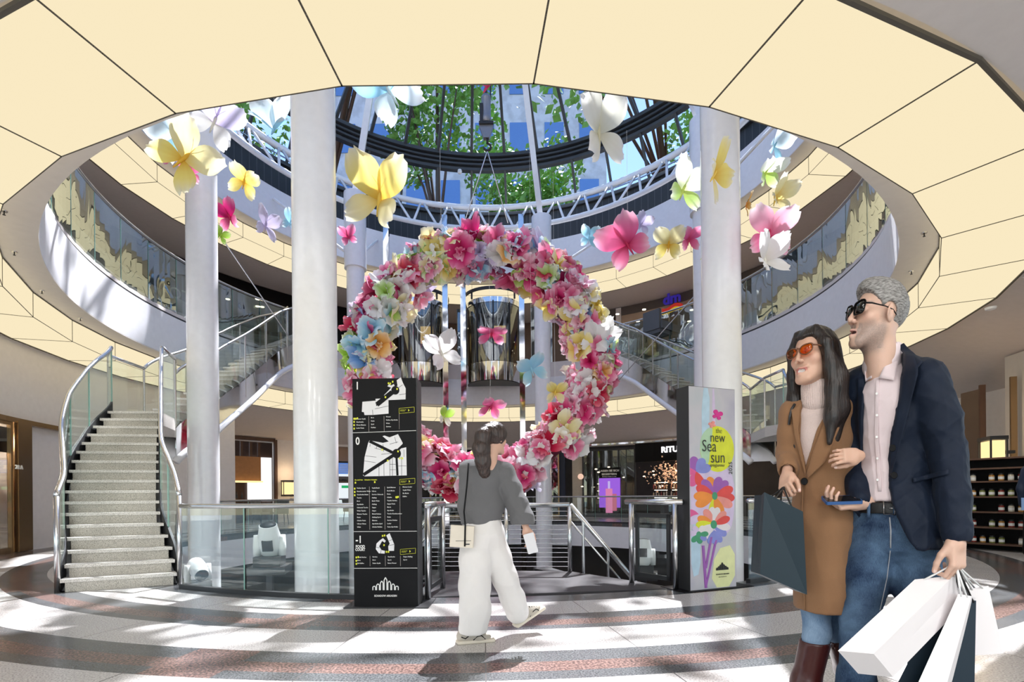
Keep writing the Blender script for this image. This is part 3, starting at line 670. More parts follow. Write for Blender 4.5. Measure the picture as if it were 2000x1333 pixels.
# shelves with products inside
random.seed(8)
for i,(px,rr,lab) in enumerate([(1290,13.0,'lit product shelf under the blossom display on the left'),(1325,13.0,'lit product shelf under the blossom display on the right'),(1178,13.2,'dim product shelf behind the purple poster')]):
    a=ang(px,rr); p=pol(a,rr); a+=180; r=empty('product_shelf',p,R_(a),label=lab,cat='shelf'); Rm=Matrix.Rotation(R_(a),3,'Z')
    for z in (.6,.95,1.3):
        m=MB(); m.box(p+Vector((0,0,z)),(.75,.3,.03),rz=R_(a)); m.build('shelf_board',M['woodd'],r)
        m=MB(); m.box(p+Vector((0,0,z+.3))+Rm@Vector((0,.05,0)),(.6,.03,.02),rz=R_(a)); m.build('light_strip',M['bulb'],r)
        for k in range(6):
            q=p+Rm@Vector((-.3+k*.12,-.05,0))+Vector((0,0,z+.016)); m=MB(); h=random.uniform(.1,.2); m.lathe(q,[(.035,0),(.035,h),(.015,h+.02),(.015,h+.05)],8)
            m.build('jar',pm('jar_tint',random.choice([(.5,.2,.1),(.6,.45,.3),(.3,.05,.05),(.6,.5,.45)]),.3),r)
# downlights: small glowing spots in the dark shops
dl=[(1164,918),(1169,924),(1189,914),(1218,934),(1258,932),(1276,922),(1277,929),(1288,951),(1294,951),(1291,954),(1316,954),(1137,952)]
dl.sort()
for i,(px,py) in enumerate(dl):
    p=P(px,py,23.3+.1*i); m=MB(); m.lathe(p,[(.001,0),(.05,.01),(.05,.04),(.001,.05)],10); m.build('shop_spotlight',M['bulb'],None,label='tiny bright spotlight in the dark ground floor shops, %s from the left'%WORDN[i],cat='spotlight',group='spotlights inside the dark ground floor shops')
# purple perfume poster
pa=ang(1191,12.35); pp=pol(pa,12.32,.45); pr=empty('perfume_poster',pp,label='purple illuminated perfume poster reading LASSEN SIE SICH BEGEISTERN in the dark shopfront',cat='poster')
def wq(name,mat,dx0,dx1,z0,z1,parent,dep=0,a=pa,r=12.32):
    p=pol(a,r,0); d=Vector((X0-p.x,D0-p.y,0)).normalized(); x=Vector((-d.y,d.x,0))
    m=MB(); c=p+x*((dx0+dx1)/2)+d*dep+Vector((0,0,(z0+z1)/2)); m.box(c,(abs(dx1-dx0),.02,z1-z0),M=Matrix(((x.x,d.x,0),(x.y,d.y,0),(0,0,1)))); return m.build(name,mat,parent)
wq('backlit_sheet',emis('poster_violet',(.35,.13,.75),.95),-.5,.5,.45,1.85,pr)
wq('dark_top',M['black'],-.5,.5,1.85,2.35,pr)
wq('bottle_body',emis('bottle_pink',(.75,.25,.45),.9),-.18,.14,.2,1.35,pr,.03); wq('bottle_cap',emis('cap_lilac',(.6,.5,.9),.9),-.07,.03,1.35,1.7,pr,.03)
wq('hand_shape',emis('hand_pink',(.7,.2,.3),.7),.14,.34,.3,1.1,pr,.03)
walltext('poster_lettering','LASSEN SIE SICH',.13,pa,12.27,2.15,M['txtw'],pr,.003); walltext('poster_lettering','BEGEISTERN',.13,pa,12.27,1.99,M['txtw'],pr,.003)
walltext('poster_lettering','Mit diesem Parfum zu zweit',.06,pa,12.27,1.9,M['txtw'],pr,.001)
# round mirror lamp on the beige pier
p=pol(aw(1136),12.3,1.95); m=MB(); m.lathe(p,[(.001,-.03),(.14,-.02),(.14,.02),(.001,.03)],20,M=Matrix.Rotation(R_(aw(1136)),3,'Z')@Matrix.Rotation(PI/2,3,'X')); m.build('round_wall_lamp',emis('round_warm',(1,.66,.5),.9),label='round pinkish wall lamp on the beige pier behind the wreath',cat='wall lamp')
# right-hand side wall behind the couple
wallseg('wall_right',11.3,66,78.5,0,3.9,pm('right_wall',(.56,.53,.50),.6)); wallseg('wall_right_front',11.3,54,66,0,3.9,pm('right_wall_b',(.50,.46,.43),.6))
# right wall fittings
ar=ang(1908,11.3); 
m=MB(); m.arc([(11.18,0),(11.18,3.35),(11.27,3.35),(11.27,0)],ang(1918,11.2),ang(1880,11.2),5); rd=m.build('doorway_panel',pm('brown_opening',(.14,.09,.06),.5,var=.3,vs_=1.2),label='brown recessed doorway panel just behind the man',cat='doorway')
p=pol(ang(1920,11.1),11.1); m=MB(); m.box((p.x,p.y,1.7),(.06,.1,3.4),rz=R_(70)); m.build('door_jamb',M['woodd'],label='dark vertical door jamb left of the bright wall lantern',cat='door jamb')
p=pol(ang(1975,11.1),11.15); m=MB(); m.box((p.x,p.y,1.7),(.05,.1,3.4),rz=R_(68)); m.build('bronze_strip',bronze,label='thin bronze strip on the wall near the right edge',cat='trim strip')
sp=P(1939,915,Y:=11.0) if False else P(1939,912,9.95)
sconce(sp,68,'square yellow wall lantern above the jar shelves at the right edge',.55,.42)
# jar shelf
random.seed(21)
jr=P(1935,1062,9.3); jr.z=0; root=empty('jar_shelf',jr,R_(-62),label='dark open shelving unit full of small glass jars at the right edge',cat='shelf')
Rm=Matrix.Rotation(R_(-62),3,'Z')
jm=[pm('honey',(.45,.22,.05),.2),pm('jam',(.25,.04,.03),.2),pm('cream_jar',(.6,.55,.45),.3),pm('olive',(.2,.22,.06),.3)]
for bay,(cx_,wd) in enumerate(((-.75,.5),(.15,1.2))):
    for sx in (-1,1):
        m=MB(); m.box(jr+Rm@Vector((cx_+sx*wd/2,0,.85)),(.05,.34,1.7),M=Rm); m.build('upright',M['woodd'],root)
    for z in (.12,.42,.7,.98,1.26,1.5,1.68) if bay else (.12,.5,.88,1.26,1.55):
        m=MB(); m.box(jr+Rm@Vector((cx_,0,z)),(wd,.34,.03),M=Rm); m.build('shelf_board',M['woodd'],root)
    m=MB(); m.box(jr+Rm@Vector((cx_,.19,.85)),(wd,.02,1.7),M=Rm); m.build('back_board',M['black'],root)
proto={}
for bay,(cx_,wd,zs) in enumerate(((-.75,.5,(.135,.515,.895,1.275)),(.15,1.2,(.135,.435,.715,.995,1.275)))):
    for z_i,z in enumerate(zs[::-1]):
        n=int(wd/.13)
        for k in range(n):
            if random.random()<.12: continue
            t=random.randrange(4); h=.14 if bay else .2
            q=jr+Rm@Vector((cx_-wd/2+.09+k*(wd-.12)/max(1,n-1)*.97,-.04,z))
            key=(t,bay); jl='%s jar, %s from left, %s shelf down, %s bay of the jar shelf'%(['honey','dark red','cream','olive'][t],WORDN[k],WORDN[z_i],['left','right'][bay])
            if key not in proto:
                r=empty('glass_jar',q,label=jl,cat='jar',group='jars on the shelving at the right edge')
                m=MB(); m.lathe(q,[(.04,0),(.042,.01),(.042,h*.7),(.03,h*.8)],12); m.build('jar_body',jm[t],r,True)
                m=MB(); m.lathe(q+Vector((0,0,h*.8)),[(.034,0),(.034,.025)],12); m.build('lid',M['dark'],r,'auto')
                m=MB(); m.lathe(q+Vector((0,0,h*.2)),[(.0428,0),(.0428,h*.35)],12); m.build('paper_label',M['txtw'],r,'auto')
                proto[key]=r
            else:
                s=proto[key]; c=s.copy(); col.objects.link(c); c['label']=jl; c.location=q; c.matrix_basis=Matrix.Translation(q)
                for ch in s.children:
                    d=ch.copy(); col.objects.link(d); d.parent=c
lamp('AREA','shelf_light',jr+Vector((-.8,-.9,2.4)),8,(1,.9,.75),.6)
wallseg('wall_shop_left',11.3,-104,-52,0,3.3,pm('shop_left_wall',(.66,.56,.46),.6,var=.12,vs_=.8))
# --- first floor: dark shop ring, signs
RU=12.2
wallseg('wall_upper',RU,-118,-60,6.6,9.75,pm('upper_dark_glass',(.05,.05,.055),.15,var=.4,vs_=1))
wallseg('wall_upper_b',RU,-60,62,6.6,9.75,pm('upper_warm',(.25,.19,.14),.4,var=.4,vs_=.7))
wallseg('wall_upper_c',RU+2.2,aw(560)-360,aw(660)-360,6.6,9.75,M['graywall'])
wallseg('wall_upper_d',RU,62,aw(1210),6.6,9.4,pm('dm_interior',(.50,.36,.25),.35,var=.3,vs_=1.2))
wallseg('wall_upper_e',RU-.02,62,aw(1180),9.38,9.75,pm('upper_band',(.12,.10,.09),.5))
wallseg('wall_upper_f',RU-.05,150,aw(1210),6.6,9.75,M['graywall'])
wallseg('wall_upper_g',RU,aw(690),aw(1060) if False else 210,6.6,9.75,M['black'])
wallseg('trim_lift_lobby',RU+.5,150,215,6.6,9.75,pm('lobby_brown',(.20,.13,.09),.4,var=.3,vs_=1))
wallseg('wall_upper_h',RU,-150,-118,6.6,9.75,M['black'])
random.seed(4)
k=0
for k,(px,py,Y) in enumerate(sorted([(1258,606,20),(1278,614,20),(1206,615,21),(1246,629,21),(1351,607,19),(1346,629,19),(1380,613,19),(445,586,17.5),(503,586,17.5),(503,600,17.5),(512,601,17.5),(1197,671,21),(1007,634,23),(996,654,23),(838,634,23)])):
    p=P(px,py,Y-.6); m=MB(); m.lathe(p,[(.001,0),(.07,.01),(.07,.03),(.001,.04)],10); m.build('ceiling_spotlight',M['bulb'],label='small bright first floor ceiling spotlight, %s from the left'%WORDN[k],cat='spotlight',group='spotlights inside the first floor shops')
# dm sign
a=ang(1318,11.9); dmz=8.05; r=empty('shop_sign',pol(a,11.85,9.0),label='dm shop sign in blue letters over a red and yellow wave, upper right',cat='shop sign')
walltext('sign_lettering','dm',.62,a,11.78,9.28,pm('dm_blue',(.04,.02,.45),.4,emit=(.05,.03,.5),es=.25),r,bold=.02,ext=.03)
for nm,c_,z_ in (('red_wave',(.65,.03,.02),9.13),('yellow_wave',(.85,.62,.02),8.98)):
    m=MB(); V=[];n=16
    for i in range(n+1):
        u=i/n; da=(u-.5)*4.4; z=z_-.02+.07*math.sin(u*6.3+3.6)-.02*u
        for dr in (0,.04):
            V+=[pol(a-da,11.78+dr,z-.075),pol(a-da,11.78+dr,z+.075)]
    m.add(V,[(4*i+p_,4*i+4+p_,4*i+4+q_,4*i+q_) for i in range(n) for p_,q_ in((0,1),(1,3),(3,2),(2,0))]); m.build(nm,pm(nm,c_,.4,emit=c_,es=.3),r)
fs=walltext('shop_lettering','FOTO',.55,ang(362,12.0),12.05,8.15,M['txtw'],label='white FOTO shop lettering behind the left gallery glass',cat='lettering')
walltext('shop_lettering','re-\nstyle',.42,ang(262,12.0)+1,12.05,8.0,M['txtw'],label='white restyle shop lettering behind the left gallery glass',cat='lettering')
# lounge furniture seen behind the right gallery glass
def armchair(p,rz,lab,c):
    r=empty('armchair',p,rz,label=lab,cat='armchair'); Rm=Matrix.Rotation(rz,3,'Z')
    for nm,cc,d in (('seat',(0,0,.32),(.7,.7,.2)),('backrest',(0,.33,.7),(.7,.12,.7)),('armrest',(-.36,0,.5),(.1,.6,.28)),('armrest',(.36,0,.5),(.1,.6,.28))):
        m=MB(); m.box(p+Rm@Vector(cc),d,M=Rm); m.build(nm,c,r)
    for sx in(-1,1):
        for sy in(-1,1):
            m=MB(); m.box(p+Rm@Vector((sx*.3,sy*.28,.11)),(.05,.05,.22),M=Rm); m.build('leg',M['dark'],r)
armchair(P(1285,660,18.3)*1,2.2,'dark lounge chair behind the gallery glass below the dm sign',cgrey)
bpy.data.objects['armchair'].location.z=6.6
# --- lifts
def lift(cx,lab,zb=5.55,Y=19.6,r=1.1,hh=3.2):
    c=Vector((cx,Y+.9,zb)); root=empty('glass_lift',c,label=lab,cat='lift')
    def arcp(r0,r1,z0,z1,a0,a1,n,mat,name,sm=False):
        m=MB(); V=[]
        for i in range(n+1):
            a=R_(a0+(a1-a0)*i/n)
            for rr,z in ((r0,z0),(r0,z1),(r1,z1),(r1,z0)): V.append(c+Vector((rr*math.sin(a),-rr*math.cos(a),z)))
        m.add(V,[(4*i+k,4*i+4+k,4*i+4+(k+1)%4,4*i+(k+1)%4) for i in range(n) for k in range(4)]+[(0,1,2,3),(4*n+3,4*n+2,4*n+1,4*n)]); return m.build(name,mat,root,sm)
    arcp(r-.03,r,0,.72,-95,95,28,M['chrome'],'base_drum','auto')
    arcp(0.0,r-.04,-.02,.1,-95,95,20,M['dark'],'floor_plate')
    for a0,a1 in ((-93,-36),(-34,34),(36,93)): arcp(r-.02,r-.008,.74,hh-.2,a0,a1,10,M['liftglass'],'glass_panel','auto')
    for a in (-94,-35,0,35,94): arcp(r-.03,r+.02,.72,hh-.15,a-1.5,a+1.5,2,M['dark'],'glazing_bar')
    arcp(r-.03,r+.02,hh-.2,hh,-95,95,28,M['chrome'],'head_ring','auto')
    arcp(0,r-.04,hh-.25,hh-.15,-95,95,20,M['dark'],'cab_ceiling')
    arcp(r+.06,r+.12,hh+.25,hh+.36,-95,95,28,M['dark'],'guard_ring','auto')
    for a in(-90,-45,45,90): arcp(r+.05,r+.11,hh,hh+.3,a-1,a+1,1,M['dark'],'guard_post')
    m=MB(); m.box(c+Vector((0,.45,1.6)),(2*r,.08,3.0)); m.build('cab_wall',pm('cab_bronze',(.20,.13,.08),.25,.6),root)
    m=MB(); m.box(c+Vector((.25,.38,2.2)),(.5,.05,.7)); m.build('cab_light',M['warm'],root)
    return root
lift(-.25,'right-hand glass lift cab with mirrored base, framed by the wreath'); bpy.data.objects['glass_lift'].location
lift(-3.28,'left-hand glass lift cab with mirrored base, beside the wreath left side')
for i,(px,lab) in enumerate([(873,'left mirror-steel lift guide column'),(908,'middle mirror-steel lift guide column'),(1022,'right mirror-steel lift guide column'),(759,'mirror-steel lift guide column behind the top left of the wreath')]):
    p=P(px,967,19.3); m=MB(); m.box((p.x,p.y,3.6),(.2,.2,16.4)); m.build('lift_guide_column',M['chrome'],label=lab,cat='lift column')
# lift shaft wall panels behind
m=MB(); m.box((-1.45,21.55,7.6),(.75,.05,2.9)); m.build('shaft_window',glassm('shaft_pane',(.5,.6,.7),1.2,0,.15),label='glazed shaft panel between the two lift cabs',cat='glass panel')
m=MB(); m.box((1.75,21.2,7.6),(.9,.05,2.7)); m.build('shaft_window',glassm('shaft_pane_b',(.3,.36,.45),1.2,0,.15),label='dark glazed shaft panel right of the lift cabs',cat='glass panel')
# --- landing platform, gates and descending rails
m=MB(); m.add([Vector((-.92,5.3,0)),Vector((1.98,5.78,0)),Vector((1.62,6.3,0)),Vector((.98,7.15,0)),Vector((-.1,7.35,0)),Vector((-.9,7.25,0))],[]);
pts=[(-.95,5.42),(2.02,5.82),(1.66,6.32),(.98,7.15),(-.1,7.32),(-.92,7.25)]
m=MB(); m.add([(x,y,.004) for x,y in pts]+[(x,y,-.2) for x,y in pts],[tuple(range(6)),tuple(range(11,5,-1))]+[(i,(i+1)%6,(i+1)%6+6,i+6) for i in range(6)]); m.build('landing_platform',pm('dark_tile',(.05,.047,.05),.5,spec=.3,var=.2,vs_=4),label='dark tiled landing at the head of the stairs down, behind the walking woman',cat='platform')
def gate(p0,p1,lab,cat='gate'):
    p0,p1=Vector(p0),Vector(p1); r=empty('glass_gate',(p0+p1)/2,label=lab,cat=cat); d=(p1-p0).normalized(); L=(p1-p0).length; rz=math.atan2(d.y,d.x)
    for q in (p0,p1):
        m=MB(); m.tube(q,q+Vector((0,0,.98)),.032,14); m.build('post',M['steel'],r,True)
    m=MB(); m.tube(p0+Vector((0,0,1.0))-d*.08,p1+Vector((0,0,1.0))+d*.1,.033,14); m.build('handrail',M['steel'],r,True)
    m=MB(); c=(p0+p1)/2
    for z in (.12,.84): m.box(c+Vector((0,0,z)),(L-.14,.03,.05),rz=rz)
    for s in (-1,1): m.box(c+d*s*(L/2-.09)+Vector((0,0,.48)),(.04,.03,.76),rz=rz)
    m.build('gate_frame',M['dark'],r)
    m=MB(); m.box(c+Vector((0,0,.48)),(L-.22,.012,.68),rz=rz); m.build('glass_panel',M['glass'],r)
    return r
gate((1.60,6.22,0),(1.97,5.72,0),'glazed steel gate with handrail to the right of the landing, beside the poster totem')
gate((-.70,5.95,0),(-.78,5.30,0),'narrow glazed steel gate beside the directory totem')
# cable guard at the back of the landing with descending rails
r=empty('cable_guard',(.1,7.2,0),label='stainless post and cable guard rail across the back of the landing',cat='railing')
A,B=Vector((-.9,7.28,0)),Vector((.96,7.12,0))
for t in (0,.33,.52,1.0):
    q=A.lerp(B,t); m=MB(); m.tube(q,q+Vector((0,0,.93)),.03,12); m.build('post',M['steel'],r,True)
m=MB(); m.tube(A+Vector((0,0,.95)),B+Vector((0,0,.95)),.035,14); m.build('handrail',M['steel'],r,True)
for k in range(13):
    m=MB(); z=.08+k*.065; m.tube(A+Vector((0,0,z)),B+Vector((0,0,z)),.005,5); m.build('cable',M['steel'],r)
for lab,a,b in (('steel stair handrail dropping to the right from the landing',Vector((.97,7.12,0)),Vector((2.9,7.9,-2.2))),('steel stair handrail dropping away behind the walking woman',Vector((-.93,7.26,0)),Vector((-2.2,8.2,-1.6)))):
    r=empty('stair_rail',a,label=lab,cat='handrail')
    for h,t in ((.95,.035),(.72,.014)):
        m=MB(); m.tube(a+Vector((0,0,h)),b+Vector((0,0,h)),t,12); m.build('handrail' if h>.9 else 'lower_rail',M['steel'],r,True)
    for k in range(5):
        q=a.lerp(b,(k+.5)/5); m=MB(); m.tube(q,q+Vector((0,0,.95)),.02,8); m.build('baluster',M['steel'],r)
    m=MB(); 
    n=Vector((-(b-a).y,(b-a).x,0)).normalized()*.55
    for k in range(14):
        q=a.lerp(b,(k+.5)/14)+n*1.0; m.box(q+Vector((0,0,-.02)),(.26,1.1,.04),rz=math.atan2((b-a).y,(b-a).x))
    m.build('stair_treads',M['dark'],r)
gate((-.80,8.2,-.0),(-.84,8.25,0),'unused') if False else None
# stage moving heads inside the void
def moving_head(p,rz,tilt,lab,s=1.0):
    r=empty('moving_head_spotlight',p,rz,label=lab,cat='stage light'); Rm=Matrix.Rotation(rz,3,'Z'); wm=pm('white_plastic',(.80,.81,.82),.35)
    m=MB(); m.box(p+Vector((0,0,.07*s)),(.36*s,.36*s,.14*s),rz=rz); m.build('base',M['dark'],r)
    for sx in(-1,1):
        m=MB(); q=p+Rm@Vector((sx*.17*s,0,.14*s)); m.path([q,q+Vector((0,0,.12*s)),q+Vector((0,0,.3*s))],[.05*s,.055*s,.045*s],10); m.build('yoke_arm',wm,r,True)
    c=p+Vector((0,0,.36*s)); Rt=Rm@Matrix.Rotation(tilt,3,'X')
    prof=[(.02,-.26),(.09,-.25),(.135,-.18),(.15,-.05),(.15,.08),(.125,.2),(.12,.24)]
    m=MB(); m.lathe(c,[(a*s,b*s) for a,b in prof],20,M=Rt); m.build('head',wm,r,'auto')
    m=MB(); m.lathe(c+Rt@Vector((0,0,.235*s)),[(.11*s,0),(.11*s,.012),(.04*s,.03)],16,M=Rt); m.build('lens',M['black'],r,True)
    m=MB(); m.box(c+Rt@Vector((0,-.13*s,-.02)),(.14*s,.06*s,.16*s),M=Rt); m.build('vent_panel',M['dark'],r)
    m=MB(); m.box(p-Vector((0,0,.05)),(.5*s,.5*s,.1),rz=rz); m.build('bracket_plate',M['dark'],r)
    m=MB(); m.box(p-Vector((0,0,.12+1.2)),(.08,.08,2.4),rz=rz); m.build('stand_pole',M['dark'],r)
    return r
moving_head(P(387,1150,6.9),.8,2.0,'white moving head stage light lying low beside the left staircase',.75)
moving_head(P(527,1105,6.9),.2,.35,'white moving head stage light standing upright behind the glass balustrade',.95)
moving_head(P(1257,1118,7.6),-.3,-.3,'white moving head stage light seen through the glazed gate',.8)
# basement furniture glimpsed below: pale counters
for i,(px,py,Y,w_,h_) in enumerate([(1145,1090,17,6,1.0),(1000,1085,16,.9,1.1),(560,1120,15,5,.9)]):
    p=P(px,py,Y); 
    m=MB(); m.box((p.x,p.y,-4.6+h_/2),(w_,.8,h_)); m.build('food_counter',pm('counter_white',(.6,.6,.58),.4),label=['long pale food court counter below on the right','small white counter below the wreath','long pale counter below on the left'][i],cat='counter')
for a in range(105,256,12):
    pass

# sprinkler heads and detectors under the soffits
def on_plane(px,py,z):
    v=P(px,py,1.0)-Vector((0,0,CAMZ)); t=(z-CAMZ)/v.z; return Vector((v.x*t,v.y*t,z))
for i,(px,py,z) in enumerate([(8,412,4.87),(28,492,4.87),(82,568,4.87),(157,622,4.87),(1805,455,4.87),(1780,530,4.87)]):
    p=on_plane(px,py,z); r=empty('sprinkler_head',p,label='small metal sprinkler head in the pale soffit, %s from the left'%WORDN[i],cat='sprinkler')
    m=MB(); m.lathe(p+Vector((0,0,-.012)),[(.035,0),(.04,.012)],14); m.build('rosette',M['steel'],r,'auto')
    m=MB(); m.tube(p,p+Vector((0,0,-.05)),.008,8); m.lathe(p+Vector((0,0,-.056)),[(.018,0),(.018,.004)],12); m.build('deflector',M['dark'],r)
for i,(px,py,z,lab) in enumerate([(1935,602,4.2,'round smoke detector on the grey ceiling at the right edge'),(515,818,4.3,'round smoke detector on the grey ceiling between the two left columns')]):
    p=on_plane(px,py,z) if i==0 else P(px,py,22.8); m=MB(); m.lathe(p+Vector((0,0,-.04)),[(.03,0),(.07,.015),(.08,.05)],18); m.build('smoke_detector',M['white'],None,'auto',label=lab,cat='smoke detector')

for a_ in (-71.5,-66): lamp('POINT','shop_window_light',pol(a_,10.5,2.35),38,(1,.86,.7),.08)

lamp('POINT','shop_window_light',pol(-80,10.6,2.4),45,(1,.86,.7),.08)
# ================================================================== outside: facades and trees seen through the dome
fac=granite('facade_stone',(.55,.54,.62),(.70,.69,.78),1.2,.8)
def building(name,c,w,d,h,rz,lab,rows,cols_,m_=None,glassy=None):
    r=empty(name,c,R_(rz),label=lab,cat='building'); Rm=Matrix.Rotation(R_(rz),3,'Z'); c=Vector(c)
    m=MB(); m.box(c+Vector((0,0,h/2)),(w,d,h),M=Rm); m.build('wall',m_ or fac,r)
    for i in range(rows):
        z=h*(i+.8)/rows
        for j in range(cols_):
            m=MB(); x=-w/2+w*(j+.5)/cols_; m.box(c+Rm@Vector((x,-d/2-.03,z-h/rows*.3)),(w/cols_*.55,.1,h/rows*.5),M=Rm); m.build('window',M['skyrefl'],r)
    m=MB(); m.box(c+Vector((0,0,h+.2)),(w+.6,d+.6,.5),M=Rm); m.build('roof_edge',M['dome'],r)
    return r
M['skyrefl']=pm('blue_window',(.20,.34,.62),.12,.5)
building('office_building',(-4,46,0),26,8,38,0,'grey stone office block behind the skylight, straight ahead',8,9)
building('office_building',(-27,36,0),18,8,27,48,'grey stone office block beyond the left side of the skylight',6,6)
building('office_building',(22,36,0),16,8,25,-48,'grey stone office block beyond the right side of the skylight',6,6)
leafm=pm('tree_leaf',(.22,.42,.09),.55,var=.5,vs_=3)
def tree(x,y,h,rad,lab,seed,n=2600,base=None,lf=1.0):
    random.seed(seed); r=empty('tree',(*(base or (x,y)),0),label=lab,cat='tree'); m=MB(); c=Vector((x,y,h-rad*.9))
    lob=[(c+Vector((random.uniform(-1,1)*rad*.6,random.uniform(-1,1)*rad*.5,random.uniform(-.9,.8)*rad)),rad*random.uniform(.28,.5)) for _ in range(13)]
    for k in range(n):
        q,rr=random.choice(lob); v=Vector((random.gauss(0,1),random.gauss(0,1),random.gauss(0,1))).normalized()*rr*random.uniform(.7,1.05); p=q+v
        n1=Vector((random.uniform(-1,1),random.uniform(-1,1),random.uniform(-.3,1))).normalized(); a=n1.orthogonal().normalized(); b=n1.cross(a); s=random.uniform(.10,.25)*lf
        m.add([p+a*s,p+b*s*.6+n1*.05,p-a*s,p-b*s*.6],[(0,1,2,3)])
    m.build('crown',leafm,r)
    b0=Vector((*(base or (x,y)),0)); k0=b0+Vector((0,0,h*.55)); m=MB(); m.path([b0,k0,c],[.26,.17,.08],8); m.build('trunk',M['woodd'],r)
    for k in range(7):
        m=MB(); q,rr=lob[k]; m.path([k0,(k0+q)/2+Vector((0,0,.6)),q],[.09,.06,.02],6); m.build('branch',M['woodd'],r)
tree(-3.3,27.5,27.5,4.6,'tall green tree above the centre of the skylight, left of the hoist',1,4600)
tree(1.6,29,21,3.2,'smaller green tree beside the hoist above the skylight',2,2600)
tree(11,25,24,4.0,'green tree beyond the right side of the skylight',3,2600)
tree(-14,25,23.5,3.6,'green tree beyond the left side of the skylight',4,2000)
tree(19.5,20,20,3.0,'green tree above the far right truss',6,1400)
tree(5.2,19.5,31,6.5,'broad tree crown leaning over the skylight, casting dappled shade',8,1250,(9,27),1.45)
tree(-3.5,19.0,32,4.5,'second tree crown leaning over the left side of the skylight',9,520,(-9,27),1.45)
# ================================================================== hoist with chain hook
hk=P(950,262,12.5)
r=empty('chain_hoist',hk,label='grey motorised chain hoist with hook hanging under the dome above the wreath',cat='hoist')
hm=pm('hoist_grey',(.28,.29,.31),.4,.7)
m=MB(); m.lathe(hk+Vector((0,0,.35)),[(.10,-.08),(.125,-.04),(.125,.05),(.115,.06),(.115,.5),(.125,.52),(.11,.58),(.03,.6)],20); m.build('motor',hm,r,'auto')
m=MB(); m.box(hk+Vector((-.12,0,.45)),(.08,.2,.5)); m.box(hk+Vector((0,0,.22)),(.36,.22,.06)); m.build('housing',M['dark'],r)
m=MB(); m.prism([(-.18,.2),(.18,.2),(.07,-.12),(-.07,-.12)],.12,Matrix.Translation(hk+Vector((0,.06,0)))); m.build('cheek_plate',hm,r)
m=MB(); m.path([hk+Vector((.02+.09*math.sin(a),0,-.32+.09*math.cos(a))) for a in [R_(q) for q in range(0,271,30)]],[.03]*9+[.015],8); m.tube(hk+Vector((.02,0,-.12)),hk+Vector((.02,0,-.24)),.03,8); m.build('hook',M['dark'],r,True)
m=MB(); m.tube(hk+Vector((.0,0,.9)),Vector((hk.x,hk.y,18.3)),.03,6); m.tube(hk+Vector((.11,0,.9)),Vector((hk.x+.11,hk.y,18.3)),.018,6); m.build('chain',M['dark'],r)
for s,lab,e in ((-1,'left steel sling from hoist hook to wreath',P(908,432,12.6)),(1,'right steel sling from hoist hook to wreath',P(992,436,12.6))):
    m=MB(); m.tube(hk+Vector((.02,0,-.42)),e,.012,6); m.build('sling_rope',M['steel'],label=lab,cat='rope')
m=MB(); m.lathe(P(898,340,21.5),[(.001,0),(.08,.03),(.1,.1),(.08,.17),(.001,.2)],14); m.build('globe_lamp',M['txtw'],label='small cream globe lamp under the skylight ring beam, left of the slings',cat='lamp')
# ================================================================== directory totem
def panel_frame(px0,px1,Y0,Y1,base,top):
    pass
tA=P(692,1187,4.985); tB=P(815,1187,4.965); tA.z=tB.z=0
tx=(tB-tA).normalized(); tn=Vector((tx.y,-tx.x,0)); TW=(tB-tA).length; TH=2.26
root=empty('directory_totem',(tA+tB)/2-tn*.11,label='tall black mall directory totem with floor plans, left of the walking woman',cat='directory sign')
T4=Matrix(((tx.x,0,tn.x,tA.x),(tx.y,0,tn.y,tA.y),(0,1,0,0),(0,0,0,1)))   # local x across, y up, z out of the face
def tbox(name,mat,x0,x1,y0,y1,z0,z1,par=None):
    m=MB(); V=[T4@Vector((x,y,z)) for x in(x0,x1) for y in(y0,y1) for z in(z0,z1)]
    m.add(V,[(0,1,3,2),(4,6,7,5),(0,4,5,1),(2,3,7,6),(0,2,6,4),(1,5,7,3)]); return m.build(name,mat,par or root)
tbox('body',M['black'],0,TW,.012,TH,-.24,0)
tbox('side_frame',M['dark'],TW,TW+.012,.012,TH,-.24,-.02)
tbox('foot_plate',M['dark'],-.09,TW+.12,0,.012,-.40,.06)
def tc_(X,Y): return ((X-30)/375*TW,(1295-Y)/1257*TH)
pm_map=pm('map_white',(.78,.78,.80),.5)
def tpoly(mb,pts,z=.003,mi=0):
    q=[tc_(*p) for p in pts]; n=len(q)
    mb.add([T4@Vector((x,y,z)) for x,y in q]+[T4@Vector((x,y,z-.003)) for x,y in q],[tuple(range(n)),tuple(range(2*n-1,n-1,-1))]+[(i,(i+1)%n,(i+1)%n+n,i+n) for i in range(n)],mi)
def tline(mb,a,b,w=.002,z=.0045,mi=0):
    a=Vector(tc_(*a));b=Vector(tc_(*b)); d=(b-a).normalized(); n=Vector((-d.y,d.x))*w
    q=[a-n,b-n,b+n,a+n]; mb.add([T4@Vector((p.x,p.y,z)) for p in q]+[T4@Vector((p.x,p.y,z-.002)) for p in q],[(0,1,2,3),(7,6,5,4),(0,4,5,1),(1,5,6,2),(2,6,7,3),(3,7,4,0)],mi)
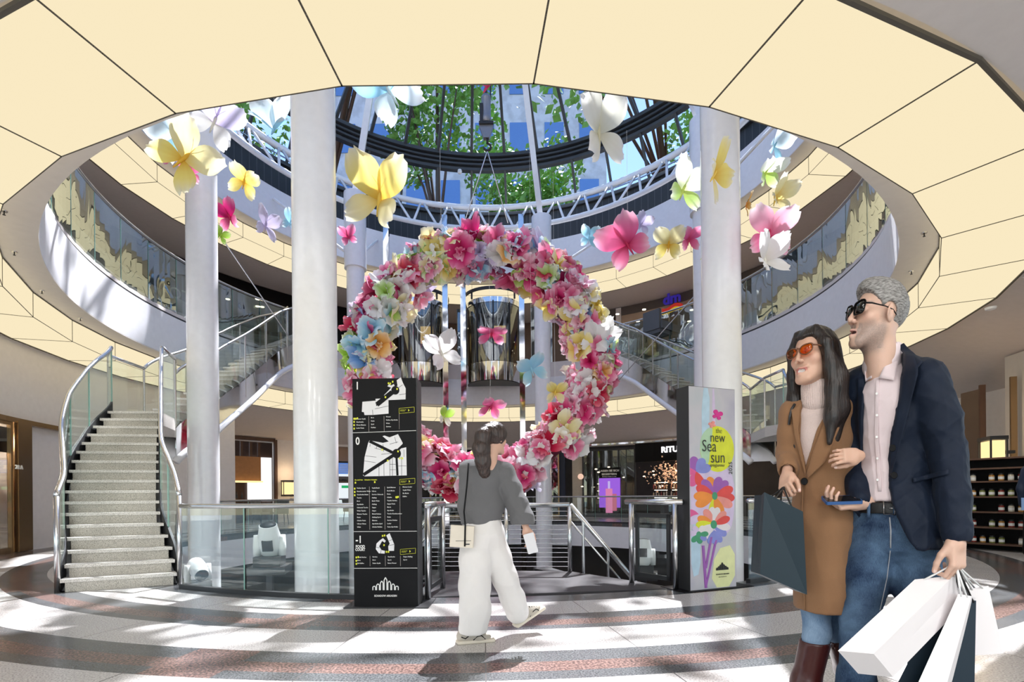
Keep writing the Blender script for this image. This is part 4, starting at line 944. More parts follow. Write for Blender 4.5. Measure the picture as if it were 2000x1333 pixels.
maps=[('floor_plan_one',[[(90,165),(168,160),(172,190),(245,155),(245,232),(152,238),(102,238),(98,222),(86,220)],[(168,150),(215,148),(220,130),(262,90),(240,82),(250,70),(262,78),(278,70),(284,85),(300,80),(295,50),(320,34),(330,60),(348,95),(347,155),(245,158),(172,180)]],
  [((165,205),(245,190)),((152,238),(150,210)),((300,95),(330,75)),((310,130),(348,125)),((196,150),(200,172))],[((176,182),(268,115),.024)],(287,105,24)),
 ('floor_plan_zero',[[(122,392),(130,378),(210,392),(245,385),(208,355),(220,352),(250,362),(300,345),(328,395),(310,425),(348,418),(350,572),(100,575),(90,570),(100,470)]],
  [((104,462),(170,470)),((100,490),(165,500)),((135,398),(132,412)),((175,405),(170,425)),((210,400),(215,440)),((200,455),(260,450)),((250,470),(250,573)),((215,495),(215,573)),((185,515),(185,573)),((265,470),(265,573)),((320,470),(320,572)),((300,520),(348,520)),((335,430),(335,470)),((250,400),(300,388)),((280,360),(290,395)),((250,510),(285,510)),((160,420),(200,430)),((250,540),(285,540))],
  [((130,382),(270,447),.014),((92,566),(270,462),.016),((290,462),(295,572),.011),((290,440),(330,405),.011)],(291,452,26)),
 ('floor_plan_basement',[[(225,900),(245,888),(272,950),(270,985),(238,985),(236,960),(245,945)],[(205,915),(222,930),(215,940),(200,930),(182,960),(195,980),(216,985),(214,1000),(180,998),(162,975),(166,945),(185,928)]],[((240,930),(262,922)),((240,955),(272,950)),((166,965),(184,968)),((190,998),(194,980))],[],(0,0,0))]
for nm,polys,lines,bands,(cx_,cy_,rr) in maps:
    m=MB()
    for p in polys: tpoly(m,p,.003,0)
    for a,b in lines: tline(m,a,b,.0016,.0045,1)
    for a,b,w_ in bands: tline(m,a,b,w_,.005,1)
    if rr: tpoly(m,[(cx_+rr*math.cos(t*PI/8),cy_+rr*math.sin(t*PI/8)) for t in range(16)],.0065,1)
    m.build(nm,[pm_map,M['black']],root)
m=MB()
for y in (335,878,1080): tline(m,(30,y+ (5 if 0 else 0)),(408,y-8 if y==335 else y),.0022,.004)
m.build('divider_line',M['txtw'],root)
m=MB()
for x,ya,yb in ((127,245,330),(218,245,330),(308,230,318),(127,632,868),(218,632,868),(308,632,868),(127,1012,1068),(218,1012,1068),(308,1012,1068)): tline(m,(x,ya),(x,yb),.0008,.004)
m.build('column_line',M['grayceil'],root)
def ttext(name,s,size,X,Y,mat,bold=0,align='LEFT',sx=1,ls=None):
    x,y=tc_(X,Y); return text(name,s,size,T4@Matrix.Translation((x,y,.004)),mat,root,.001,align,bold=bold,sx=sx)
ttext('level_number','1',.105,48,96,M['txtw'],.002,sx=.8); ttext('level_number','0',.105,47,400,M['txtw'],.002,sx=.8); ttext('level_number','-1',.10,42,940,M['txtw'],.002,sx=.8)
ttext('level_name','FOOD',.038,42,967,M['txtw'],.0012,sx=.85); ttext('level_name','COURT',.038,40,984,M['txtw'],.0012,sx=.75)
for Y in (222,612,995):
    m=MB(); a=(308,Y+ -22+6); 
    for q in (((308,Y-18),(398,Y-24)),((308,Y+10),(398,Y+4)),((308,Y-18),(308,Y+10)),((398,Y-24),(398,Y+4))): tline(m,q[0],q[1],.0012,.004)
    tpoly(m,[(362,Y-14),(370,Y-7),(362,Y)],.004); m.build('arrow_box',M['txty'],root)
    ttext('arrow_caption','scan here for\nshopfinder',.011,315,Y-8,M['txty'])
# lists of shops: short illegible rows in the photo; rows of words at the same places
random.seed(12)
words='Service Aufzug Parken Kundencenter Geschenke Mode Schuhe Buch Optik Kaffee Parfum Uhren Schmuck Sport Spiel Blumen Apotheke Reise Friseur Tasche Leder Wein Brot Eis Suppe Pasta Salat Handy'.split()
def rows(X,Y0,Y1,n,mat,size=.0165):
    mes=[]
    for i in range(n):
        y=Y0+(Y1-Y0)*i/max(1,n-1); x_,y_=tc_(X,y); s=random.choice(words)+random.choice(['',' '+random.choice(words)])
        mes.append((text_me(s,size,T4@Matrix.Translation((x_,y_,.004)),.0005,bold=.0003,res=1),0))
    join_me('shop_list',mes,mat,root)
for X,Y0,Y1,n in ((52,262,312,4),(140,256,310,4),(230,252,306,4),(52,642,856,13),(142,642,856,13),(232,640,856,13),(325,638,690,4),(52,1022,1055,3),(142,1020,1055,3),(232,1020,1055,3),(325,1020,1037,2)): rows(X,Y0,Y1,n,M['txtw'])
ttext('legend','Sie sind hier   Schadow Arkaden',.017,40,597,M['txty'],.0004); 
m=MB()
for X,Y in ((40,258),(48,258),(60,256),(40,275),(40,293),(40,312),(40,642),(40,660),(40,678),(45,609),(160,607),(298,98),(228,142),(247,66),(258,68),(272,58),(206,430),(238,490),(300,440),(310,478),(325,478),(46,1020),(58,1018),(46,1038),(46,1055),(204,902),(216,900),(212,953),(226,990),(238,990),(290,692)):
    tpoly(m,[(X-4,Y-5),(X+4,Y-5),(X+4,Y+5),(X-4,Y+5)],.008)
tpoly(m,[(282,686),(302,684),(302,694),(282,696)],.008)
m.build('pictograms',M['txty'],root)
m=MB()
def logo(mb,T,cx_,cy_,s,add):
    # seven pointed arches rising to the middle
    hs=[.32,.5,.72,1.0,.72,.5,.32]
    for i,h in enumerate(hs):
        x=(i-3)*.30*s
        b=.0 if i!=3 else 0
        for q in ((-.11,0,-.11,h*.78),(.11,0,.11,h*.78),(-.11,h*.78,0,h),(.11,h*.78,0,h)): add(mb,(cx_+x+q[0]*s,cy_+q[1]*s),(cx_+x+q[2]*s,cy_+q[3]*s))
def addt(mb,a,b):
    a=Vector(a);b=Vector(b); d=(b-a).normalized(); n=Vector((-d.y,d.x))*.0045; q=[a-n,b-n,b+n,a+n]
    mb.add([T4@Vector((p.x,p.y,.005)) for p in q]+[T4@Vector((p.x,p.y,.001)) for p in q],[(0,1,2,3),(7,6,5,4),(0,4,5,1),(1,5,6,2),(2,6,7,3),(3,7,4,0)])
lx,ly=tc_(218,1200); logo(m,T4,lx,ly,.125,addt); m.build('arch_logo',M['txtw'],root)
ttext('logo_caption','SCHADOW ARKADEN',.026,218,1236,M['txtw'],.0006,'CENTER',sx=.86)
# ================================================================== poster totem
pA=P(1349,1157,5.62); pB=P(1438,1148,5.86); pA.z=pB.z=0
bx=(pB-pA).normalized(); bn=Vector((bx.y,-bx.x,0)); PW=(pB-pA).length; PH=2.3
root=empty('poster_totem',(pA+pB)/2-bn*.09,label='backlit spring poster totem with flowers and yellow sun, in front of the right column',cat='advertising totem')
T4=Matrix(((bx.x,0,bn.x,pA.x),(bx.y,0,bn.y,pA.y),(0,1,0,0),(0,0,0,1)))
TW,TH=PW,PH
tbox('body',M['dark'],-.005,PW+.005,.01,PH,-.20,-.004)
tbox('foot_plate',M['black'],-.12,PW+.22,0,.01,-.36,.05)
def artmat():
    m,nt,b=newmat('poster_print'); N=nt.nodes; L=nt.links; tc=N.new('ShaderNodeTexCoord')
    n=N.new('ShaderNodeTexNoise'); n.inputs['Scale'].default_value=2.2; n.inputs['Detail'].default_value=2; L.new(tc.outputs['Object'],n.inputs['Vector'])
    r=N.new('ShaderNodeValToRGB'); e=r.color_ramp.elements; e[0].position=.3; e[0].color=(.36,.35,.43,1); e[1].position=.7; e[1].color=(.38,.42,.46,1)
    q=e.new(.5); q.color=(.45,.44,.48,1); L.new(n.outputs[0],r.inputs[0]); L.new(r.outputs[0],b.inputs['Base Color'])
    L.new(r.outputs[0],b.inputs['Emission Color']); b.inputs['Emission Strength'].default_value=.10; b.inputs['Roughness'].default_value=.45; return m
tbox('lit_face',artmat(),0,PW,.012,PH-.005,-.004,0)
def pc_(X,Y): return ((X-90)/280*PW,(1285-Y)/1245*PH)
def em(n_,c): return pm(n_,tuple(q*.8 for q in c),.45,emit=c,es=.12,var=.22,vs_=9)
pcol={'yel':em('print_yellow',(.68,.72,.02)),'mint':em('print_mint',(.42,.62,.42)),'blue':em('print_blue',(.22,.25,.62)),'pink':em('print_pink',(.70,.10,.30)),'red':em('print_red',(.70,.06,.05)),'org':em('print_orange',(.80,.26,.03)),'pur':em('print_purple',(.32,.10,.42)),'lil':em('print_lilac',(.62,.52,.72)),'wht':em('print_white',(.74,.70,.72)),'grn':em('print_green',(.05,.30,.15)),'cor':em('print_coral',(.78,.28,.24)),'bf':em('print_magenta',(.62,.02,.25)),'sea':em('print_pale_blue',(.45,.62,.75)),'ygn':em('print_pale_yellow',(.75,.78,.40))}
pk=list(pcol); layer=[.0012]
mbs={k:MB() for k in pk}
def blob(k,pts,smooth_=2):
    q=[Vector(pc_(*p)) for p in pts]
    for _ in range(smooth_):
        n=len(q); q=[w for i in range(n) for w in (q[i]*.75+q[(i+1)%n]*.25,q[i]*.25+q[(i+1)%n]*.75)]
    q=[Vector((min(max(p.x,.004),PW-.004),min(max(p.y,.02),PH-.01))) for p in q]
    n=len(q); layer[0]+=.00012; z=layer[0]
    mbs[k].add([T4@Vector((p.x,p.y,z)) for p in q]+[T4@Vector((p.x,p.y,.0)) for p in q],[tuple(range(n))]+[(i,(i+1)%n,(i+1)%n+n,i+n) for i in range(n)])
def petal(k,cx_,cy_,a,L_,w_):
    a=R_(a); d=(math.cos(a),-math.sin(a)); s=(-d[1],d[0])
    blob(k,[(cx_+d[0]*L_*u+s[0]*w_*v,cy_+d[1]*L_*u+s[1]*w_*v) for u,v in ((0,.1),(.35,.75),(.75,1),(1.05,.5),(1.08,-.35),(.8,-1),(.35,-.7),(0,-.1))])
blob('sea',[(165,45),(215,45),(210,300),(200,600),(165,600)],1); blob('lil',[(228,45),(245,45),(250,420),(232,420)],1)
blob('lil',[(95,560),(200,520),(360,540),(365,800),(330,960),(150,980),(95,900)])
blob('ygn',[(240,1040),(362,1010),(362,1275),(210,1275)],1); blob('sea',[(95,860),(150,900),(150,1180),(95,1200)],1)
def disc(k,cx_,cy_,rx,ry,n=28): blob(k,[(cx_+rx*math.cos(t*2*PI/n),cy_+ry*math.sin(t*2*PI/n)) for t in range(n)],0)
disc('yel',258,418,105,142); blob('mint',[(150,420),(160,340),(200,290),(235,282),(215,400),(205,520),(170,510)])
for a,k in ((100,'pur'),(60,'blue'),(20,'blue'),(140,'pur'),(180,'pink'),(250,'pink'),(290,'red')): petal(k,128,560,a,88,30)
for a,k in ((105,'org'),(125,'pur'),(75,'pur'),(50,'pur'),(25,'red'),(-5,'red'),(150,'red'),(178,'org'),(205,'org'),(330,'cor'),(265,'yel'),(290,'org')): petal(k,238,712,a,118,32)
for a,k in ((200,'pink'),(170,'pink'),(225,'lil')): petal(k,140,820,a,70,26)
for a,k in ((95,'wht'),(120,'cor'),(75,'wht'),(45,'cor'),(155,'org'),(180,'yel'),(210,'wht'),(235,'wht'),(262,'wht'),(290,'lil'),(315,'blue'),(345,'wht'),(20,'red')): petal(k,230,882,a,100,26)
for a,k in ((250,'blue'),(275,'blue'),(300,'blue')): petal(k,232,920,a,82,22)
for a,k in ((60,'wht'),(120,'lil'),(170,'lil'),(230,'grn'),(280,'grn'),(320,'blue'),(0,'grn')): petal(k,138,940,a,55,18)
disc('grn',238,708,16,24);disc('grn',230,884,19,26);disc('grn',138,942,15,20)
for a,b,w_ in (((215,960),(180,1150),6),((245,980),(178,1268),5),((165,1010),(180,1270),7),((238,990),(215,1100),3)):
    blob('pur',[(a[0]-w_,a[1]),(a[0]+w_,a[1]),(b[0]+w_,b[1]),(b[0]-w_,b[1])],0)
def bfly(k,x,y,s,rot):
    for a,l,w_ in ((50,1,.42),(130,1,.42),(-35,.75,.34),(215,.75,.34)): petal(k,x,y,a+rot,s*l,s*w_)
bfly('bf',258,212,36,-18); bfly('cor',228,272,24,25)
for k in pk:
    if mbs[k].v: mbs[k].build('printed_petals' if k not in('yel','mint') else 'printed_sun',pcol[k],root)
def ptext(name,s,size,X,Y,mat,bold=0,rot=0,sx=1,align='LEFT'):
    x,y=pc_(X,Y); return text(name,s,size,T4@Matrix.Translation((x,y,.012))@Matrix.Rotation(R_(rot),4,'Z'),mat,root,.0008,align,bold=bold,sx=sx)
for s,sz,X,Y in (('the',.085,246,320),('new',.16,210,375),('Sea',.19,160,435),('sun',.19,212,503)): ptext('poster_word',s,sz,X,Y,M['txtk'],-.001,sx=.82)
ptext('poster_word','spring|summer',.05,208,527,M['txtk'],0,sx=.72); ptext('poster_year','2025',.075,346,575,M['txtk'],0,90)
lx,ly=pc_(280,1168); m=MB()
def addp(mb,a,b):
    a=Vector(a);b=Vector(b); d=(b-a).normalized(); n=Vector((-d.y,d.x))*.0042; q=[a-n,b-n,b+n,a+n]
    mb.add([T4@Vector((p.x,p.y,.012)) for p in q]+[T4@Vector((p.x,p.y,.002)) for p in q],[(0,1,2,3),(7,6,5,4),(0,4,5,1),(1,5,6,2),(2,6,7,3),(3,7,4,0)])
logo(m,T4,lx,ly,.08*1.05,addp); m.build('arch_logo',M['txtk'],root)
ptext('logo_caption','SCHADOW ARKADEN',.019,280,1196,M['txtk'],.0006,align='CENTER'); ptext('logo_caption','MALL FOR THE CITY',.013,280,1212,M['txtk'],0,align='CENTER')
# ================================================================== paper butterflies
PAL={'yellow':((.80,.45,.03),(.95,.80,.22),(.98,.95,.72)),'pink':((.55,.02,.10),(.84,.16,.34),(.96,.62,.74)),'magenta':((.40,.0,.05),(.72,.03,.20),(.93,.38,.55)),
'blue':((.35,.68,.85),(.38,.74,.92),(.85,.96,1)),'white':((.80,.78,.70),(.93,.93,.92),(.97,.97,.98)),'green':((.60,.72,.15),(.55,.80,.22),(.92,.97,.80)),
'lavender':((.50,.42,.65),(.68,.62,.84),(.86,.83,.95)),'orange':((.75,.25,.02),(.92,.50,.12),(.98,.85,.6)),'whiteblue':((.75,.9,.95),(.80,.95,1),(.98,.99,1)),
'whitegreen':((.55,.62,.25),(.90,.95,.80),(.97,.98,.94)),'whiteyellow':((.75,.72,.5),(.96,.95,.80),(.98,.98,.95)),'red':((.28,0,.01),(.60,.01,.06),(.88,.25,.32)),'deepblue':((.05,.10,.35),(.15,.35,.75),(.6,.75,.95)),
'pinkwhite':((.78,.06,.2),(.93,.42,.56),(.97,.88,.92)),'lime':((.35,.55,.03),(.45,.75,.10),(.80,.92,.45)),'paleyellow':((.85,.6,.1),(.93,.85,.45),(.96,.94,.78))}
def wing(L,w,a,fold,seed,pal,nr=9,nc=9,ruff=.05,cup=.12,tail=0):
    """one dyed paper wing: root at the origin, main axis at angle a in the x-z plane, folded forward by fold"""
    rnd=random.Random(seed); ph=[rnd.uniform(0,6.28) for _ in range(4)]
    V=[];C=[]; c0,c1,c2=[np.array(q) for q in PAL[pal]]
    Ra=Matrix.Rotation(-a,3,'Y')
    for i in range(nr):
        u=i/(nr-1)
        for j in range(nc):
            v=j/(nc-1)*2-1
            half=w*(math.sin(PI*min(1,u*.86+.02))**.75)*(.35+.65*u**.6)
            ln=L*(1-.16*v*v+.035*math.sin(v*9+ph[0])+tail*max(0,-v)**2*.5)
            x=u*ln; z=v*half
            y=-cup*L*math.sin(PI*u*.8)*(1-.5*v*v)+ruff*L*u*u*math.sin(v*5+ph[1])+ruff*.6*L*u*math.sin(v*11+ph[2])*u
            p=Vector((x,y,z)); f=Matrix.Rotation(-fold,3,'Z' if True else 'X')
            # fold about the root line (z axis): swing toward the viewer (-y)
            p=f@p if x>=0 else p
            V.append(Ra@p)
            t=u; col_=c0*(1-min(1,t*2.2))+c1*min(1,t*2.2) if t<.45 else c1*(1-((t-.45)/.55)**2.2)+c2*((t-.45)/.55)**2.2
            if abs(v)<.14 or abs(abs(v)-.55)<.08: col_=col_*.93+c0*.07
            C.append((*np.clip(col_,0,1),1))
    return V,C,grid_faces(nr,nc)
def mesh_cols(name,V,C,Fc,mat,smooth=True):
    me=bpy.data.meshes.new(name); me.from_pydata([tuple(v) for v in V],[],Fc); me.materials.append(mat)
    if smooth: me.polygons.foreach_set('use_smooth',[True]*len(Fc))
    setcol(me,C); me.update(); return me
bodm={}
def bmat(pal):
    if pal not in bodm: bodm[pal]=pm('butterfly_body_'+pal,PAL[pal][0],.6)
    return bodm[pal]
def butterfly(p,S,pal,rot,lab,seed,open_=.35,low=.8,grp=None,pal2=None,body=1,cord=0,up=(62,-38)):
    """S = wing span in metres; rot=(roll in picture plane, yaw, pitch)"""
    r=empty('paper_butterfly',p,label=lab,cat='butterfly',group=grp)
    E=Matrix.Rotation(rot[1],3,'Z')@Matrix.Rotation(rot[2],3,'X')@Matrix.Rotation(rot[0],3,'Y')
    r.rotation_euler=E.to_euler()
    L=S*.55
    for i,(sx,a,l,w_,tl,nm) in enumerate(((1,up[0]-8,1.08,.44,.15,'upper_wing'),(-1,up[0]-8,1.08,.44,.15,'upper_wing'),(1,up[1],low,.34,.5,'lower_wing'),(-1,up[1],low,.34,.5,'lower_wing'))):
        V,C,Fc=wing(L*l,L*w_,R_(a),open_*(1+.25*math.sin(seed*3.1+i)),seed*7+i,pal if i<2 or not pal2 else pal2,tail=tl)
        V=[Vector((v.x*sx+sx*.01,v.y,v.z)) for v in V]
        me=mesh_cols(nm,V,C,Fc,M['paper']); o=bpy.data.objects.new(nm,me); col.objects.link(o); o.parent=r
    if body:
        m=MB(); h=L*.34; m.path([(0,-.01,-h),(0,-.015,-h*.5),(0,-.02,0),(0,-.02,h*.45),(0,-.015,h*.75),(0,-.01,h*.9)],[L*.015,L*.035,L*.045,L*.05,L*.03,L*.01],10); m.build('body',bmat(pal2 or pal),r,True,world=False)
        for s in(-1,1):
            m=MB(); m.path([(0,-.02,h*.8),(s*L*.08,-.04,h*1.35),(s*L*.17,-.08,h*1.75)],[.004,.003,.003],5); m.build('antenna',M['dark'] if body==1 else bmat(pal),r,world=False)
    if cord:
        m=MB(); m.tube(p,Vector((p.x,p.y,p.z+cord)),.0025,4); m.build('hanging_cord',M['txtw'],r)
    return r
#  px, py, depth, size px, palette, (roll, yaw, pitch), open, pal2, label
BF=[
(760,178,9.5,150,'blue',(-.75,.3,.5),.5,'whiteblue','pale blue paper butterfly high up, left of the hoist',3),
(952,172,10.5,110,'pinkwhite',(.3,-.2,-.5),.7,None,'pink and white striped paper butterfly just above the hoist',2),
(1168,262,9.0,150,'whiteyellow',(-.35,.7,.2),.3,'whiteyellow','large white and pale yellow paper butterfly right of the hoist',3),
(742,392,8.0,160,'yellow',(.28,-.25,.15),.35,'paleyellow','large yellow paper butterfly just right of the nearest column',0),
(536,255,8.5,120,'whiteblue',(.05,.1,-.6),.75,'blue','white and pale blue paper butterfly left of the nearest column, high up',3),
(418,240,8.6,110,'lavender',(.4,.5,.5),.3,'white','white and lavender paper butterfly at the top of the far left column',0),
(345,265,8.9,110,'whiteblue',(-.4,-.4,.4),.4,'blue','pale blue paper butterfly above the big yellow one on the left',0),
(358,312,7.8,135,'paleyellow',(.9,.2,.3),.1,'yellow','large pale yellow paper butterfly in front of the left column capital',0),
(372,340,9.6,50,'pink',(.1,.3,.2),.4,None,'small pink paper butterfly tucked below the big pale yellow one',0),
(331,312,9.9,36,'pink',(-.3,.2,.1),.4,None,'tiny pink paper butterfly left of the big pale yellow one',0),
(477,356,10.5,72,'yellow',(.35,.3,.7),.5,'yellow','mid-sized yellow paper butterfly between the two left columns',0),
(450,425,12.2,66,'magenta',(-.1,-.3,.4),.3,'pink','magenta paper butterfly peeking out right of the left column',0),
(518,442,10.2,66,'lavender',(.1,1.15,.1),.2,None,'lavender paper butterfly seen edge-on between the left columns',0),
(566,436,11.5,48,'blue',(.2,.9,.2),.3,None,'sky blue paper butterfly at the left edge of the nearest column',0),
(430,462,11.5,34,'lime',(.3,1.0,.1),.3,None,'small lime green paper butterfly half hidden by the left column',0),
(680,464,15.0,44,'pink',(-.3,.3,.2),.4,None,'small pink paper butterfly beside the column sleeve behind the wreath',0),
(1226,478,8.8,120,'pink',(-.45,-.5,.3),.6,'pink','large pink paper butterfly up to the right of the wreath',2),
(1333,372,9.2,105,'whitegreen',(.25,.3,.2),.35,'green','white and lime paper butterfly left of the right column',0),
(1392,342,7.0,110,'yellow',(.55,.95,.2),.25,'paleyellow','large amber paper butterfly overlapping the right column',0),
(1252,440,14.0,46,'lavender',(.3,.3,.3),.4,None,'faint lavender paper butterfly above the large pink one',0),
(1150,467,13.5,48,'blue',(.1,.1,.1),.35,None,'small sky blue paper butterfly just right of the wreath top',0),
(1306,478,10.8,74,'paleyellow',(.15,-.4,.5),.4,'yellow','olive yellow paper butterfly between pink ones right of the wreath',0),
(1344,469,10.8,56,'pink',(-.2,.3,.4),.5,None,'rose pink paper butterfly beside the olive yellow one',0),
(1370,502,10.5,48,'whitegreen',(.6,.9,.2),.3,'green','pale green paper butterfly at the left edge of the right column',0),
(1511,285,9.0,80,'whiteblue',(.2,.7,.3),.4,'blue','pale blue paper butterfly right of the right column, highest there',0),
(1494,338,8.6,76,'whitegreen',(0,.2,.7),.7,'green','white and lime paper butterfly hanging below the pale blue one on the right',0),
(1512,388,8.4,82,'paleyellow',(.1,.5,.1),.7,'paleyellow','pale amber paper butterfly above the large pink and white ones on the right',0),
(1500,462,7.6,110,'pinkwhite',(.1,-.1,.2),.3,'pink','large pink and white paper butterfly right of the right column',0),
(1492,512,7.2,105,'white',(-.1,.35,-.2),.6,'white','large plain white paper butterfly below the large pink and white one',0),
(1456,402,9.4,44,'orange',(.1,1.3,.1),.3,None,'orange paper butterfly just emerging from behind the right column',0),
(960,652,12.6,70,'pink',(0,.1,1.2),.2,None,'flat pink paper butterfly floating in the middle of the wreath',0),
(863,692,12.2,88,'white',(-.35,.4,.1),.4,'white','white paper butterfly in the left half of the wreath opening',5),
(1038,722,11.6,72,'blue',(-.5,.3,.5),.3,'blue','sky blue paper butterfly in the right half of the wreath opening',5),
(1084,768,11.4,52,'yellow',(0,.2,.5),.3,'paleyellow','yellow paper butterfly low in the wreath opening at the slim column',5),
(958,795,11.8,60,'pink',(.15,.3,.8),.3,'pink','pink paper butterfly above the walking woman head',5),
(866,815,11.6,44,'lime',(.2,.8,.2),.4,'whitegreen','lime and white paper butterfly right of the directory totem',5),
(1062,140,8.6,34,'white',(.1,0,.3),.4,None,'white paper butterfly cut by the ceiling edge near the mast',0),
(1130,152,8.6,52,'white',(.3,.2,.3),.4,None,'white paper butterfly under the ceiling edge right of the mast',0),
]
for i,(px,py,Y,s,pal,rot,op,p2,lab,cord) in enumerate(BF):
    butterfly(P(px,py,Y),s/F*Y*1.0,pal,rot,lab,i+1,op,pal2=p2,body=2 if pal in('yellow','pink') else 1,cord=cord)
# ================================================================== the hanging flower wreath
WC=P(938,712,12.6); WR=2.76; WT=.46
wr=empty('flower_wreath',Vector((WC.x,WC.y,WC.z-WR-WT)),label='huge hanging wreath of colourful paper flowers and butterflies in the centre of the atrium',cat='wreath')
m=MB(); m.path([WC+Vector((math.sin(R_(a))*WR,0,math.cos(R_(a))*WR)) for a in range(0,360,6)],.22,10,closed=True); m.build('inner_tube',pm('wreath_core',(.18,.03,.06),.9),wr,True)
fm_={}
def flower_mesh(pal,kind,seed):
    """kind 0: cupped flower of five petals, 1: butterfly of four wings, 2: loose double bloom"""
    V=[];C=[];Fc=[]; rnd=random.Random(seed)
    if kind==0: sp=[(72*i+rnd.uniform(-12,12),.27*rnd.uniform(.85,1.15),.15,R_(rnd.uniform(25,60))) for i in range(5)]
    elif kind==1: sp=[(58,.33,.13,R_(35)),(-36,.26,.12,R_(30)),(122,.33,.13,R_(35)),(216,.26,.12,R_(30))]
    else: sp=[(90*i+rnd.uniform(-15,15),.29,.17,R_(rnd.uniform(15,40))) for i in range(4)]+[(60+120*i,.17,.10,R_(70)) for i in range(3)]
    for i,(a,l,w_,f) in enumerate(sp):
        v,c,fc=wing(l,w_,R_(a),f,seed*11+i,pal if not(kind==2 and i>3) else pal,8,8,.07,.18)
        n=len(V); V+=v; C+=c; Fc+=[tuple(q+n for q in t) for t in fc]
    return V,C,Fc
pals=['pink','pinkwhite','magenta','red','yellow','white','paleyellow','blue','green','lavender','orange','whiteyellow','deepblue','lime']
wts= [11,9,10,8,9,8,6,6,4,5,6,4,2,4]
wtL= [15,15,12,7,2,10,2,1,1,2,2,2,0,1]     # the lower part is mostly pink and white
lib={}
for pal in pals:
    for kd in (0,1,2): lib[pal,kd]=flower_mesh(pal,kd,len(lib)+3)
libm={k:mesh_cols('paper_flower',*v,M['paper2']) for k,v in lib.items()}
random.seed(77); placed=[]
NF=320
for k in range(NF):
    a=(k*137.508)%360 if False else 360*k/NF+random.uniform(-1,1)
    for _ in (0,):
        th=random.uniform(-115,115) if k%4 else random.uniform(-60,60)          # 0 = towards the camera
        rr=WT*random.uniform(.55,1.0); ra=R_(a)
        rad=Vector((math.sin(ra),0,math.cos(ra))); out=(rad*math.sin(R_(th))+Vector((0,-1,0))*math.cos(R_(th))).normalized()
        c=WC+rad*WR+out*rr*.85
        lower=rad.z<-.1
        pal=random.choices(pals,wtL if lower else wts)[0]; kd=random.choices((0,1,2),(5,2,3))[0]
        z=(out+Vector((random.uniform(-.4,.4),random.uniform(-.4,.4),random.uniform(-.4,.4)))).normalized()
        s=random.uniform(1.2,1.85)
        yv=-z; xv=yv.cross(Vector((0,0,1))).normalized(); 
        if xv.length<.1: xv=Vector((1,0,0))
        zv=xv.cross(yv).normalized(); sp=random.uniform(0,6.28)
        R3=Matrix((xv,yv,zv)).transposed()@Matrix.Rotation(sp,3,'Y')
        vis=(-(out.y))+rr/WT*1.2+s*.3
        placed.append((vis,Matrix.Translation(c)@(R3*s).to_4x4(),pal,kd))
placed.sort(key=lambda q:-q[0])
winv=W(wr).inverted()
for vis,Mx,pal,kd in placed[:100]:
    o=bpy.data.objects.new('paper_flower',libm[pal,kd]); col.objects.link(o); o.parent=wr; o.matrix_basis=winv@Mx
V=[];C=[];Fc=[]
for vis,Mx,pal,kd in placed[100:]:
    v,c,f=lib[pal,kd]; n=len(V); V+=[Mx@p for p in v]; C+=c; Fc+=[tuple(q+n for q in t) for t in f]
me=mesh_cols('paper_flower_mass',V,C,Fc,M['paper2']); objm('paper_flower_mass',me,wr,kind='stuff')
